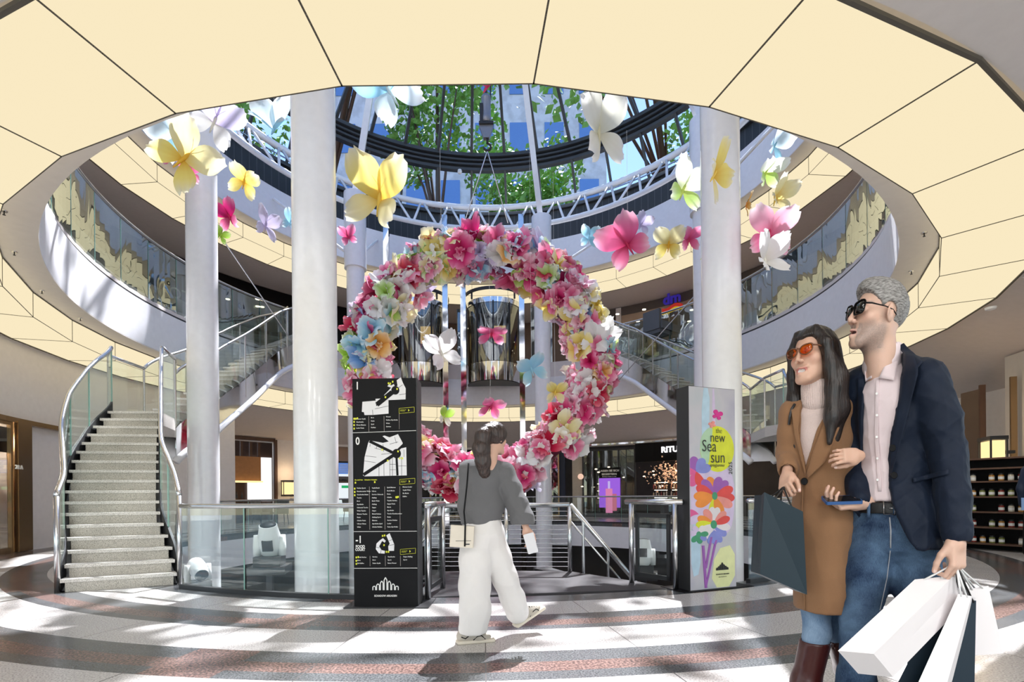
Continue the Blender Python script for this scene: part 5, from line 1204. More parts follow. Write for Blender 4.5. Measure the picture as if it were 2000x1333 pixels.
# ================================================================== implicit modelling helper (one continuous surface)
def _arr(v): return np.asarray(v,'f')
class Fld:
    def __init__(s,lo,hi,h):
        s.lo=_arr(lo); s.h=h; n=[int(math.ceil((b-a)/h))+1 for a,b in zip(lo,hi)]; s.n=n
        s.F=np.full(n,.2,'f'); s.ax=[s.lo[i]+h*np.arange(n[i],dtype='f') for i in range(3)]
    def win(s,a,b):
        sl=[]
        for i in range(3):
            i0=int(max(0,math.floor((a[i]-s.lo[i])/s.h))); i1=int(min(s.n[i],math.ceil((b[i]-s.lo[i])/s.h)+1))
            if i1<=i0: return None
            sl.append(slice(i0,i1))
        return tuple(sl)
    def pts(s,sl): return np.stack(np.meshgrid(*[s.ax[i][sl[i]] for i in range(3)],indexing='ij'),-1)
    def comb(s,sl,d,k,sub=False,inter=False):
        f=s.F[sl]
        if sub:
            d=-d; h=np.clip(.5-.5*(f-d)/k,0,1); s.F[sl]=f*(1-h)+d*h+k*h*(1-h)
        else:
            h=np.clip(.5+.5*(f-d)/k,0,1); s.F[sl]=f*(1-h)+d*h-k*h*(1-h)
        return s
    def cap(s,a,b,ra,rb=None,k=.02,sub=False):
        a,b=_arr(a),_arr(b); rb=ra if rb is None else rb; m=max(ra,rb)+k+3*s.h
        sl=s.win(np.minimum(a,b)-m,np.maximum(a,b)+m)
        if sl is None: return s
        p=s.pts(sl)-a; ba=b-a; t=np.clip((p@ba)/max(1e-9,float(ba@ba)),0,1)
        d=np.linalg.norm(p-t[...,None]*ba,axis=-1)-(ra+(rb-ra)*t)
        return s.comb(sl,d,k,sub)
    def ell(s,c,r,R=None,k=.02,sub=False):
        c=_arr(c); r=_arr(r); m=float(r.max())+k+3*s.h; sl=s.win(c-m,c+m)
        if sl is None: return s
        p=s.pts(sl)-c
        if R is not None: p=p@_arr(R)
        k0=np.linalg.norm(p/r,axis=-1); k1=np.linalg.norm(p/(r*r),axis=-1)+1e-9
        return s.comb(sl,np.where(k0<.05,-float(r.min()),k0*(k0-1)/k1),k,sub)
    def box(s,c,r,rd=.01,R=None,k=.01,sub=False):
        c=_arr(c); r=_arr(r); m=float(np.linalg.norm(r))+k+3*s.h; sl=s.win(c-m,c+m)
        if sl is None: return s
        p=s.pts(sl)-c
        if R is not None: p=p@_arr(R)
        q=np.abs(p)-(r-rd); d=np.linalg.norm(np.maximum(q,0),axis=-1)+np.minimum(q.max(-1),0)-rd
        return s.comb(sl,d,k,sub)
    def chain(s,P_,R__,k=.03):
        for i in range(len(P_)-1): s.cap(P_[i],P_[i+1],R__[i],R__[i+1],k)
        return s
    def cutz(s,z,above=False):
        zz=s.ax[2]; d=(zz-z) if above else (z-zz); s.F=np.maximum(s.F,np.broadcast_to(d,s.F.shape).astype('f')); return s
    def cutpoly(s,poly,ymax):
        """remove the part inside an (x,z) polygon and nearer than ymax"""
        X,Z=np.meshgrid(s.ax[0],s.ax[2],indexing='ij'); P2=np.stack([X,Z],-1); n=len(poly); ins=np.zeros(X.shape,bool); dm=np.full(X.shape,9.,'f')
        for i in range(n):
            a=_arr(poly[i]); b=_arr(poly[(i+1)%n]); e=b-a; w=P2-a; t=np.clip((w@e)/float(e@e),0,1); dm=np.minimum(dm,np.linalg.norm(w-t[...,None]*e,axis=-1))
            c=((a[1]>Z)!=(b[1]>Z))&(X<(b[0]-a[0])*(Z-a[1])/(b[1]-a[1]+1e-12)+a[0]); ins^=c
        sd=np.where(ins,-dm,dm)                    # negative inside
        d=np.maximum(sd[:,None,:],(s.ax[1]-ymax)[None,:,None]); s.F=np.maximum(s.F,-d); return s
    def mesh(s):
        F=s.F; F[0]=F[-1]=.05; F[:,0]=F[:,-1]=.05; F[:,:,0]=F[:,:,-1]=.05
        S=F<0; c=[S[a:a-1 or None,b:b-1 or None,e:e-1 or None] for a in(0,1) for b in(0,1) for e in(0,1)]
        sm=sum(q.astype('i1') for q in c); act=np.nonzero((sm>0)&(sm<8)); I=np.stack(act,-1); N=len(I)
        acc=np.zeros((N,3)); cnt=np.zeros(N)
        co=np.array([(a,b,e) for a in(0,1) for b in(0,1) for e in(0,1)])
        val=np.stack([F[I[:,0]+a,I[:,1]+b,I[:,2]+e] for a,b,e in co],-1)
        for i in range(8):
            for j in range(i+1,8):
                if np.abs(co[i]-co[j]).sum()!=1: continue
                vi,vj=val[:,i],val[:,j]; m=(vi<0)!=(vj<0); t=np.where(m,vi/(vi-vj+1e-12),0)
                acc+=np.where(m[:,None],co[i]+(co[j]-co[i])*t[:,None],0); cnt+=m
        V=(I+acc/cnt[:,None])*s.h+s.lo
        idx=np.full([q-1 for q in s.n],-1,'i4'); idx[act]=np.arange(N)
        Q=[]
        for ax in range(3):
            sl0=[slice(None)]*3; sl1=[slice(None)]*3; sl0[ax]=slice(0,-1); sl1[ax]=slice(1,None)
            a=S[tuple(sl0)];b=S[tuple(sl1)]; e=np.stack(np.nonzero(a!=b),-1); fl=a[tuple(e.T)]
            o1,o2=[q for q in range(3) if q!=ax]; e1=e.copy(); 
            d1=np.zeros(3,int); d1[o1]=1; d2=np.zeros(3,int); d2[o2]=1
            q=np.stack([idx[tuple((e-d1-d2).T)],idx[tuple((e-d2).T)],idx[tuple(e.T)],idx[tuple((e-d1).T)]],-1)
            if ax==1: fl=~fl
            q[~fl]=q[~fl][:,::-1]; Q.append(q)
        return V,np.concatenate(Q)
def smooth_np(V,Q,it=2,lam=.5):
    e=np.concatenate([Q[:,[0,1]],Q[:,[1,2]],Q[:,[2,3]],Q[:,[3,0]]]); e=np.concatenate([e,e[:,::-1]])
    n=len(V); deg=np.bincount(e[:,0],minlength=n)[:,None]
    for _ in range(it):
        A=np.stack([np.bincount(e[:,0],V[e[:,1],i],n) for i in range(3)],-1)/deg; V=V+(A-V)*lam
    return V
def normals_np(V,Q):
    f=np.cross(V[Q[:,2]]-V[Q[:,0]],V[Q[:,3]]-V[Q[:,1]]); n=np.zeros_like(V)
    for i in range(4):
        for c in range(3): n[:,c]+=np.bincount(Q[:,i],f[:,c],len(V))
    return n/(np.linalg.norm(n,axis=1)[:,None]+1e-9)
def folds(V,seed,amp,freq,zdir=.5,n=7):
    r=np.random.RandomState(seed); d=np.zeros(len(V))
    for i in range(n):
        k=r.normal(size=3); k[2]*=zdir; k/=np.linalg.norm(k); f=freq*r.uniform(.6,1.7); ph=r.uniform(0,6.28); w=np.sin((V@r.normal(size=3))*freq*.35+r.uniform(0,6.28))
        d+=(1-np.abs(np.sin((V@k)*f+ph+w*1.3)))**2.0/n
    return d*amp
class Fig:
    """a figure: local photo-plane frame x right, y away, z up"""
    def __init__(s,px0,Y0,name,lab,kx=1.0,cat='person'):
        s.S=F/Y0; s.px0=px0; X=(px0-CX)/F*Y0; L=math.hypot(X,Y0); er=Vector((X/L,Y0/L,0)); eu=Vector((er.y,-er.x,0)); s.er,s.eu,s.kx,s.O=er,eu,kx,Vector((X,Y0,0))
        s.A=Matrix(((eu.x*kx,er.x,0,X),(eu.y*kx,er.y,0,Y0),(0,0,1,0),(0,0,0,1)))
        s.root=empty(name,s.O,label=lab,cat=cat)
    def q(s,px,py,y=0):      # pixel -> local point at depth offset y
        sc_=1+y/math.hypot(s.O.x,s.O.y)
        return np.array([(px-s.px0)/s.S*sc_, y, CAMZ+(HY-py+ROL*(px-CX)*-1*0)/s.S*sc_+(px-CX)*sr/s.S*1.0])
    def put(s,name,V,Q,mat,cols=None,smooth=True,par=None,top=False,**k):
        me=bpy.data.meshes.new(name); V=np.asarray(V,float); A=np.array(s.A); Vw=V@A[:3,:3].T+A[:3,3]
        me.from_pydata(Vw.tolist(),[],[tuple(int(i) for i in f) for f in Q])
        for m_ in (mat if isinstance(mat,(list,tuple)) else [mat]): me.materials.append(m_)
        if smooth: me.polygons.foreach_set('use_smooth',[True]*len(me.polygons))
        if cols is not None: setcol(me,cols)
        me.update(); 
        import bmesh
        bm=bmesh.new(); bm.from_mesh(me); bmesh.ops.recalc_face_normals(bm,faces=bm.faces); bm.to_mesh(me); bm.free()
        return objm(name,me,None if top else (par or s.root),**k)
    def mb(s,name,mb,mat,smooth=True,par=None,top=False,**k): return s.put(name,mb.v,mb.f,mat,None,smooth,par,top,**k)
    def fld(s,name,f,mat,sm=2,fold=None,par=None,cols=None,top=False,**k):
        V,Q=f.mesh(); V=smooth_np(V,Q,sm)
        if fold: V=V+normals_np(V,Q)*folds(V,*fold)[:,None]
        return s.put(name,V,Q,mat,None if cols is None else cols(V),True,par,top,**k),(V,Q)
from mathutils.bvhtree import BVHTree
def bvh(VQ): return BVHTree.FromPolygons([tuple(v) for v in VQ[0]],[tuple(int(i) for i in f) for f in VQ[1]])
def strip(fig,name,bv,Lp,Rp,mat,off=.006,th=.004,na=6,nl=14,par=None,edge_lift=0,ydef=0,**k):
    """cloth strip between two (x,z) polylines, draped on the garment as seen from the front"""
    def samp(pl,t):
        n=len(pl)-1; i=min(int(t*n),n-1); u=t*n-i; return (pl[i][0]*(1-u)+pl[i+1][0]*u,pl[i][1]*(1-u)+pl[i+1][1]*u)
    V=[];G=[]
    for i in range(nl+1):
        l=samp(Lp,i/nl); r=samp(Rp,i/nl)
        for j in range(na+1):
            u=j/na; x=l[0]*(1-u)+r[0]*u; z=l[1]*(1-u)+r[1]*u; h=bv.ray_cast(Vector((x,-1.5,z)),Vector((0,1,0)))[0]
            y=(h.y if h is not None else None); G.append([x,y,z,u])
    ys=[g[1] for g in G if g[1] is not None]; last=ys[0] if ys else ydef
    for g in G:
        if g[1] is None: g[1]=last
        last=g[1]
    n0=len(G); Y=np.array([g[1] for g in G]).reshape(nl+1,na+1)
    for _ in range(3):
        Z=Y.copy(); Z[1:-1]=(Y[:-2]+Y[1:-1]*2+Y[2:])/4; Y=np.minimum(Z,Y) ; 
    Y=Y.ravel()
    V=[(g[0],Y[i]-off-edge_lift*g[3],g[2]) for i,g in enumerate(G)]+[(g[0],Y[i]-off-edge_lift*g[3]+th,g[2]) for i,g in enumerate(G)]
    Fc=[]; w_=na+1
    for i in range(nl):
        for j in range(na):
            a=i*w_+j; Fc+=[(a,a+1,a+w_+1,a+w_),(n0+a,n0+a+w_,n0+a+w_+1,n0+a+1)]
    for i in range(nl):
        for j in (0,na): a=i*w_+j; Fc.append((a,a+w_,n0+a+w_,n0+a))
    for j in range(na):
        for i in (0,nl): a=i*w_+j; Fc.append((a,a+1,n0+a+1,n0+a))
    return fig.put(name,V,Fc,mat,None,True,par,**k)
# ---- anatomy ------------------------------------------------------
def rotm(yaw=0,pitch=0,roll=0):
    """columns: person's side axis, forward axis, up axis expressed in the figure frame; yaw 0 = facing the viewer, + = turned to image left"""
    Rz=Matrix.Rotation(-yaw,3,'Z'); base=Matrix(((-1,0,0),(0,-1,0),(0,0,1)))     # side = person's left... forward = -y
    return np.array(Rz@base@Matrix.Rotation(pitch,3,'X')@Matrix.Rotation(roll,3,'Y'),'f')
def head_parts(fig,c,R,s=1.0,male=True,res=.003,smile=0,skin=(.74,.50,.40),stub=None,lip=(.62,.30,.27),necklen=.2,neckr=.056,neckto=None):
    """returns mesh (V,Q,colours) of head + neck in the figure frame"""
    f=Fld((-.11,-.14,-.26),(.11,.15,.15),res)
    f.ell((0,-.018,.032),(.074,.096,.088),k=.01); f.ell((0,.025,-.035),(.060,.064,.082),k=.02)
    j=.050 if male else .043
    for x in(-1,1):
        f.cap((x*j,-.005,-.045),(x*.020,.070,-.100),.020,.018,k=.025)
        f.ell((x*.045,.058,-.022),(.020,.020,.018),k=.025)
    f.ell((0,.078,-.106 if male else -.100),(.021 if male else .016,.018,.017),k=.02)
    f.cap((-.034,.079,.024),(.034,.079,.024),.011 if male else .007,k=.018)
    f.cap((0,.090,.012),(0,.112,-.030),.0075,.0105 if male else .0085,k=.010); 
    for x in(-1,1): f.ell((x*.012,.101,-.036),(.0085,.011,.008),k=.006)
    for x in(-1,1): f.ell((x*.031,.100,.004),(.019,.016,.013),k=.012,sub=True)
    for x in(-1,1): f.ell((x*.030,.077,.004),(.0135,.0125,.0115),k=.004)
    w=.026 if smile else .019; zc=-.068; up=.006 if smile else 0
    f.cap((-w,.082,zc+.004+up),(0,.0985,zc+.001),.0055,.0065,k=.008); f.cap((0,.0985,zc+.001),(w,.082,zc+.004+up),.0065,.0055,k=.008)
    f.cap((-w*.8,.084,zc-.010),(0,.096,zc-.017),.006,.0085,k=.008); f.cap((0,.096,zc-.017),(w*.8,.084,zc-.010),.0085,.006,k=.008)
    f.ell((0,.096,zc-.0055),(w*.95,.018,.0080 if smile else .0060),k=.003,sub=True)
    for x in(-1,1):
        f.ell((x*.076,-.006,-.004),(.009,.018,.031),np.array(Matrix.Rotation(x*-.35,3,'Z')),k=.006); f.ell((x*.086,-.002,-.002),(.006,.010,.019),k=.004,sub=True)
    f.cap((0,-.022,-.07),(0,-.045,-.25) if neckto is None else neckto,neckr,neckr*1.05,k=.03)
    V,Q=f.mesh(); V=smooth_np(V,Q,1)
    C=np.tile(np.array([*skin,1.]),(len(V),1)); x,y,z=V.T
    def blend(m,c_): 
        m=np.clip(m,0,1)[:,None]; C[:,:3]=C[:,:3]*(1-m)+np.array(c_)*m
    rn=np.random.RandomState(3).uniform(.6,1,len(V))
    ys=.0985-28*x*x; zl_=zc-.005+up*(x/w)**2; lipm=(np.abs(x)<w*1.05)&(y>ys-.010); blend(lipm*.8*np.exp(-((z-zl_)/(.0125-.006*(x/w)**2))**4),lip)
    blend(((np.abs(x)<w*.9)&(np.abs(z-zl_)<.0075)&(y<ys-.0055)&(y>.06))*1.0,(.85,.83,.80) if smile else (.16,.04,.04))
    blend(np.exp(-((np.abs(x)-.045)/.018)**2-((z+.028)/.018)**2)*(y>.03)*.22,(.80,.36,.30))
    if stub:
        jm=1/(1+np.exp(-(-.050-z-.25*np.abs(y-.05)+.012)/.007)); jm*=1/(1+np.exp(-(y+.002)/.008)); mo=np.exp(-((z+.052)/.008)**2)*(np.abs(x)<.034)*(y>.07)
        side=np.exp(-((y-.008)/.016)**2)*np.clip((.012-z)/.02,0,1)*(z>-.12)*(np.abs(x)>.045)
        m=np.clip(np.clip(jm,0,1)/(1+np.exp((-.132-z)/.005))*.80+mo*.7+side*.45,0,.8)*rn; m[lipm]*=.2; blend(m,stub)
    for sg in(-1,1):
        bm_=np.exp(-((x-sg*.032)/.017)**4-((z-.030-.10*np.abs(np.abs(x)-.03)*-1)/.0045)**2)*(y>.05); blend(bm_*.8,(.08,.05,.04) if not stub else (.22,.19,.17))
    Vf=(V*s)@R.T+np.asarray(c); return Vf,Q,C
def hand_mesh(c,R,curl=(20,25,20),s=1.0,side=1,thumb=(.75,.62,-.25),tcurl=.35,res=.0026,skin=(.74,.50,.40),spread=4,var=0,taper=1,wrist=.05,nails=(.82,.62,.56)):
    """hand frame: origin wrist, +y fingers, +x thumb side (mirrored by side), +z back of the hand"""
    f=Fld((-.09,-.07,-.13),(.10,.21,.07),res); sd=side
    f.box((0,.045,0),(.036,.045,.0125),.012,k=.008); f.ell((.024*sd,.028,-.008),(.018,.032,.015),k=.014); f.ell((-.026*sd,.035,-.006),(.013,.034,.013),k=.012)
    f.cap((0,-wrist,0),(0,.01,0),.026,.026,k=.02)
    tips=[]
    for i,(bx,ln,r0) in enumerate(((.028,.040,.0088),(.0095,.045,.0092),(-.009,.042,.0088),(-.0265,.034,.0078))):
        p=np.array([bx*sd,.085-.004*abs(i-1),0.]); ang_=0; sp_=R_(spread*(1.5-i))*sd
        for k_,(cu,l) in enumerate(zip(curl,(ln,ln*.62,ln*.5))):
            ang_+=R_(cu+var*(i-1.2)*(k_<2)); d=np.array([math.sin(sp_),math.cos(ang_)*math.cos(sp_),-math.sin(ang_)]); q=p+d*l
            f.cap(p,q,r0*(1-.10*k_)*1.03,r0*(1-.10*(k_+1)),k=.0035 if k_ else .006); p=q
        tips.append((p,d))
    p=np.array([.030*sd,.022,-.006]); d=np.array([thumb[0]*sd,thumb[1],thumb[2]]); d/=np.linalg.norm(d); q=p+d*.040; f.cap(p,q,.0155,.0115,k=.010)
    d2=d+np.array([-tcurl*sd,tcurl*.8,-tcurl*.2]); d2/=np.linalg.norm(d2); q2=q+d2*.030; f.cap(q,q2,.0112,.0098,k=.004); q3=q2+(d2+np.array([-tcurl*.5*sd,tcurl*.5,0]))*.022; f.cap(q2,q3,.0098,.0080,k=.004); tips.append((q3,d2))
    V,Q=f.mesh(); V=smooth_np(V,Q,1,.4)
    C=np.tile(np.array([*skin,1.]),(len(V),1))
    for t,_ in tips:
        m=np.clip(1-np.linalg.norm(V-t,axis=1)/.018,0,1)[:,None]*.35; C[:,:3]=C[:,:3]*(1-m)+np.array((.85,.45,.38))*m
        nn=normals_np(V,Q) if t is tips[0][0] else nn
        m=((np.linalg.norm(V-t,axis=1)<.0105)&(nn[:,2]>.35))[:,None]*.8; C[:,:3]=C[:,:3]*(1-m)+np.array(nails)*m
    return (V*s)@R.T+np.asarray(c),Q,C
def frame(y,z):
    """rotation with +y along y and +z near z"""
    y=Vector(y).normalized(); x=y.cross(Vector(z)).normalized(); z=x.cross(y); return np.array(Matrix((x,y,z)).transposed(),'f')
def joinm(*ms):
    V=[];Q=[];C=[];n=0
    for v,q,c in ms: V.append(v);Q.append(q+n);C.append(c);n+=len(v)
    return np.concatenate(V),np.concatenate(Q),np.concatenate(C)
def flatcol(f,c,sm=2):
    V,Q=f.mesh(); V=smooth_np(V,Q,sm); return V,Q,np.tile(np.array([*c,1.]),(len(V),1))
def skinmat(name,rough=.48):
    m,nt,b=newmat(name); N=nt.nodes; L=nt.links; a=N.new('ShaderNodeAttribute'); a.attribute_name='Col'; L.new(a.outputs['Color'],b.inputs['Base Color'])
    b.inputs['Roughness'].default_value=rough; b.inputs['Subsurface Weight'].default_value=.12; b.inputs['Subsurface Radius'].default_value=(.012,.005,.003); b.inputs['Subsurface Scale'].default_value=1
    tc=N.new('ShaderNodeTexCoord'); n=N.new('ShaderNodeTexNoise'); n.inputs['Scale'].default_value=260; L.new(tc.outputs['Object'],n.inputs['Vector']); bp=N.new('ShaderNodeBump'); bp.inputs['Strength'].default_value=.12; bp.inputs['Distance'].default_value=.003; L.new(n.outputs[0],bp.inputs['Height']); L.new(bp.outputs[0],b.inputs['Normal']); return m
M['skin']=skinmat('skin')
def hairmat(name,c0,c1,rough=.4,sc=(260,260,14)):
    m,nt,b=newmat(name); N=nt.nodes; L=nt.links; tc=N.new('ShaderNodeTexCoord'); mp=N.new('ShaderNodeMapping'); mp.inputs['Scale'].default_value=sc; n=N.new('ShaderNodeTexNoise'); n.inputs['Scale'].default_value=1; n.inputs['Detail'].default_value=3
    L.new(tc.outputs['Object'],mp.inputs[0]); L.new(mp.outputs[0],n.inputs['Vector']); r=N.new('ShaderNodeValToRGB'); e=r.color_ramp.elements; e[0].position=.35;e[1].position=.65; e[0].color=(*c0,1);e[1].color=(*c1,1); L.new(n.outputs[0],r.inputs[0]); L.new(r.outputs[0],b.inputs['Base Color']); b.inputs['Roughness'].default_value=rough
    bp=N.new('ShaderNodeBump'); bp.inputs['Strength'].default_value=.7; bp.inputs['Distance'].default_value=.004; L.new(n.outputs[0],bp.inputs['Height']); L.new(bp.outputs[0],b.inputs['Normal']); return m
def fabric(name,c,rough=.85,sc=400,bump=.25,var=.1,vs=10,sheen=.1,spec=.3):
    m=pm(name,c,rough,bump=bump,bs=sc,var=var,vs_=vs,sheen=sheen,spec=spec); return m
def denim(name,c0,c1):
    m,nt,b=newmat(name); N=nt.nodes; L=nt.links; tc=N.new('ShaderNodeTexCoord'); n=N.new('ShaderNodeTexNoise'); n.inputs['Scale'].default_value=7; n.inputs['Detail'].default_value=5; L.new(tc.outputs['Object'],n.inputs['Vector'])
    mp=N.new('ShaderNodeMapping'); mp.inputs['Scale'].default_value=(900,900,60); n2=N.new('ShaderNodeTexNoise'); n2.inputs['Scale'].default_value=1; L.new(tc.outputs['Object'],mp.inputs[0]); L.new(mp.outputs[0],n2.inputs['Vector'])
    ad=N.new('ShaderNodeMath'); ad.operation='MULTIPLY_ADD'; ad.inputs[1].default_value=.35; L.new(n2.outputs[0],ad.inputs[0]); L.new(n.outputs[0],ad.inputs[2])
    r=N.new('ShaderNodeValToRGB'); e=r.color_ramp.elements; e[0].position=.52;e[1].position=.86; e[0].color=(*c0,1);e[1].color=(*c1,1); L.new(ad.outputs[0],r.inputs[0]); L.new(r.outputs[0],b.inputs['Base Color']); b.inputs['Roughness'].default_value=.85; b.inputs['Specular IOR Level'].default_value=.2; return m
def glasses(fig,c,R,s,frame_m,lens_m,kind='square',off=(0,0)):
    """sunglasses in head frame; child of figure"""
    hp=lambda p: (np.asarray(p)*s)@R.T+np.asarray(c)
    root=empty('sunglasses',Vector((fig.A@Vector([float(q) for q in hp((0,.1,0))]))) ,label=None); root.parent=fig.root; root.matrix_basis=W(fig.root).inverted()@Matrix.Translation(fig.A@Vector([float(q) for q in hp((0,.1,0))]))
    z0=.004
    for x in(-1,1):
        pts=[]; n=28
        for i in range(n):
            a=2*PI*(i+.5)/n; ca,sa=math.cos(a),math.sin(a)
            if kind=='square': px=.0300*abs(ca)**.55*(1 if ca>0 else -1)*(1-.10*(sa<0)); pz=.0225*abs(sa)**.6*(1 if sa>0 else -1)+(.003 if sa>0 and ca*x>0 else 0)
            else: px=.0275*ca; pz=.018*sa+(.010*max(0,ca*x)**2 if sa>0 else 0)-(.004*(1-abs(ca)) if sa<0 else 0)
            pts.append((x*.034+px,.1075-.010*((x*.034+px)/.06)**2-.002*abs(px/.03),z0+pz))
        m=MB(); m.path([tuple(hp(p)) for p in pts],(.0022 if kind=='square' else .0026),6,closed=True); fig.mb('rim',m,frame_m,True,root)
        V=[hp(p) for p in pts]+[hp((x*.034,.1085,z0))]; V2=[v+ (hp((0,-.0015,0))-hp((0,0,0))) for v in V]
        Fc=[(i,(i+1)%n,n) for i in range(n)]+[(n+1+(i+1)%n,n+1+i,2*n+1) for i in range(n)]+[(i,n+1+i,n+1+(i+1)%n,(i+1)%n) for i in range(n)]
        fig.put('lens',V+V2,Fc,lens_m,None,True,root)
        m=MB(); m.path([tuple(hp(p)) for p in ((x*.060,.100,z0+.010),(x*.074,.075,z0+.010),(x*.079,.02,z0+.008),(x*.081,-.012,z0+.002),(x*.079,-.03,z0-.012))],[.0035,.003,.0022,.0022,.0022],6); fig.mb('temple',m,frame_m,True,root)
    m=MB(); m.path([tuple(hp(p)) for p in ((-.009,.109,z0+.006),(0,.112,z0+.009),(.009,.109,z0+.006))],.0032,6); fig.mb('bridge',m,frame_m,True,root)
    return root
# ================================================================== the man
H=False
def F3(p,dx=0,dy=0,dz=0): return (float(p[0]+dx),float(p[1]+dy),float(p[2]+dz))
def full_body(f,pel,chest,neck,sh,el,wr,hip,kn,an,r=1.0):
    """slim continuous body below the clothes"""
    f.ell(chest,(.12*r,.08*r,.16*r),k=.05).ell(pel,(.12*r,.085*r,.10*r),k=.06).cap(chest,pel,.085*r,.09*r,k=.05); f.cap(chest,neck,.06*r,.045*r,k=.03)
    for i in (0,1):
        f.cap(chest,sh[i],.05*r,.045*r,k=.03); f.cap(sh[i],el[i],.042*r,.034*r,k=.03); f.cap(el[i],wr[i],.034*r,.023*r,k=.02)
        f.cap(pel,hip[i],.07*r,.075*r,k=.03); f.cap(hip[i],kn[i],.068*r,.048*r,k=.03); f.cap(kn[i],an[i],.047*r,.032*r,k=.02)
    return f
def shoe(fig,name,heel,d,mat,L_=.28,sole=None,toe_up=0,w=.046):
    """heel point (on the ground line), walking direction d (x,y)"""
    d=Vector((d[0],d[1],math.tan(toe_up))).normalized(); s=Vector((-d.y,d.x,0)).normalized(); u=d.cross(s)*-1
    if u.z<0: u=-u
    R=np.array(Matrix((s,d,u)).transposed(),'f'); h=Vector(heel)
    lo=[min(h[i],(h+d*L_)[i])-.09 for i in range(3)]; hi=[max(h[i],(h+d*L_)[i])+.09 for i in range(3)]; hi[2]+=.09
    f=Fld(lo,hi,.004); P_=lambda a,b,c: tuple(h+s*a+d*b+u*c)
    f.ell(P_(0,.055,.052),(w*.85,.055,.05),R,k=.02); f.ell(P_(0,L_*.62,.036),(w,.085,.036),R,k=.03); f.ell(P_(0,L_*.42,.055),(w*.85,.09,.045),R,k=.03)
    f.cap(P_(0,.06,.06),P_(0,.06,.125),.038,.040,k=.02); f.ell(P_(0,.065,.15),(.028,.036,.03),R,k=.01,sub=True)
    up,vq=fig.fld(name,f,mat,1)
    f=Fld(lo,hi,.004); f.box(P_(0,L_*.5,.013),(w*.98,L_*.5,.014),.013,R,k=.004); f.ell(P_(0,.05,.014),(w*.95,.055,.016),R,k=.01)
    fig.fld('sole',f,sole or M['txtk'],1,par=up); return up
man=Fig(1760,1.82,'person','man in navy blazer, pale pink shirt and jeans, holding a phone and shopping bags',.78)
q=man.q
R_h=rotm(R_(52),R_(9),R_(-3)); hc=q(1714,612,.01)
mskin=(.66,.43,.33)
headm=head_parts(man,hc,R_h,1.06,True,stub=(.20,.17,.16),skin=mskin,res=.0023,neckr=.060,neckto=(.0,-.075,-.24))
sh=[q(1672,752,.10),q(1812,752,-.04)]; el=[q(1662,890,.10),q(1850,896,-.04)]; wr=[q(1678,985,-.03),q(1862,1042,-.10)]
hip=[q(1700,1030,.08),q(1785,1030,.03)]; kn=[q(1672,1228,-.03),q(1800,1236,.10)]; an=[np.array([kn[0][0]-.03,-.02,.13]),np.array([kn[1][0]+.05,.38,.17])]
chest=q(1742,830,.04); pel=q(1742,1000,.05); nk=q(1722,702,.045)
f=Fld((-.34,-.20,.05),(.30,.55,1.64),.008); full_body(f,pel+np.array([0,.02,0]),chest+np.array([.01,.035,0]),nk,sh,el,wr,hip,kn,an,.82)
bodym=flatcol(f,mskin)
# hand with the phone (palm up, fingers wrapping the edge) and hand with the bag handles
hR=frame((-.86,-.42,-.10),(.10,.25,-1)); hand1=hand_mesh(wr[0]+np.array([-.012,-.02,.0]),hR,(38,48,30),1.0,-1,(.85,.45,.10),.2,skin=mskin,var=3)
hL=frame((.02,-.10,-1),(.75,-.60,0)); hand2=hand_mesh(wr[1]+np.array([.0,-.012,-.012]),hL,(42,72,48),1.05,1,(.55,.70,-.42),.35,skin=mskin,var=4)
V,Q,C=joinm(headm,bodym,hand1,hand2); man.put('body',V,Q,M['skin'],C)
glasses(man,hc,R_h,1.06,M['black'],glassm('dark_lens',(.10,.07,.06),1.0,0,.05),'square')
# hair
def hair_short(fig,c,R,s,mat):
    f=Fld((-.11,-.15,-.10),(.11,.13,.17),.003); f.ell((0,-.020,.038),(.081,.102,.090),k=.01); f.ell((0,.042,.084),(.050,.046,.030),k=.03); f.ell((0,.0,.094),(.055,.08,.032),k=.03)
    X,Y,Z=np.meshgrid(*f.ax,indexing='ij'); line=np.interp(Y,[-.12,-.05,-.028,-.01,.012,.03,.06,.085,.12],[-.085,-.075,-.03,.035,-.015,.03,.062,.078,.08])
    f.F=np.maximum(f.F,(line-Z)*.7); f.F=np.maximum(f.F,-(np.sqrt((Y+.004)**2+(Z+.004)**2*.6)-.030)*(np.abs(X)>.055)-(.5)*(np.abs(X)<=.055))
    V,Q=f.mesh(); V=smooth_np(V,Q,1); n=normals_np(V,Q); V=V+n*(folds(V*np.array([1,.25,1]),5,.004,170,1)[:,None]*(V[:,2:3]>.02)); V=(V*s)@R.T+np.asarray(c); return fig.put('hair',V,Q,mat)
hair_short(man,hc,R_h,1.06,hairmat('grey_hair',(.10,.095,.09),(.36,.35,.34),.5,(90,90,300)))
# shirt
cw=np.array(Matrix.Rotation(R_(-28),3,'Z'),'f')
shirtm=fabric('pink_shirt',(.78,.66,.68),.7,500,.1,.03)
f=Fld((-.24,-.14,.88),(.22,.24,1.66),.005)
f.ell(q(1742,812,.05),(.150,.110,.17),cw,k=.05); f.ell(q(1738,930,.05),(.132,.108,.17),cw,k=.05); f.ell(q(1736,985,.05),(.128,.108,.08),cw,k=.04); f.cap(q(1728,712,.06),q(1735,760,.06),.058,.10,k=.04); f.cutz(CAMZ+(HY-985)/man.S+.0-.0)
so,sv=man.fld('shirt',f,shirtm,2,(3,.012,38,.4,7)); sb=bvh(sv)
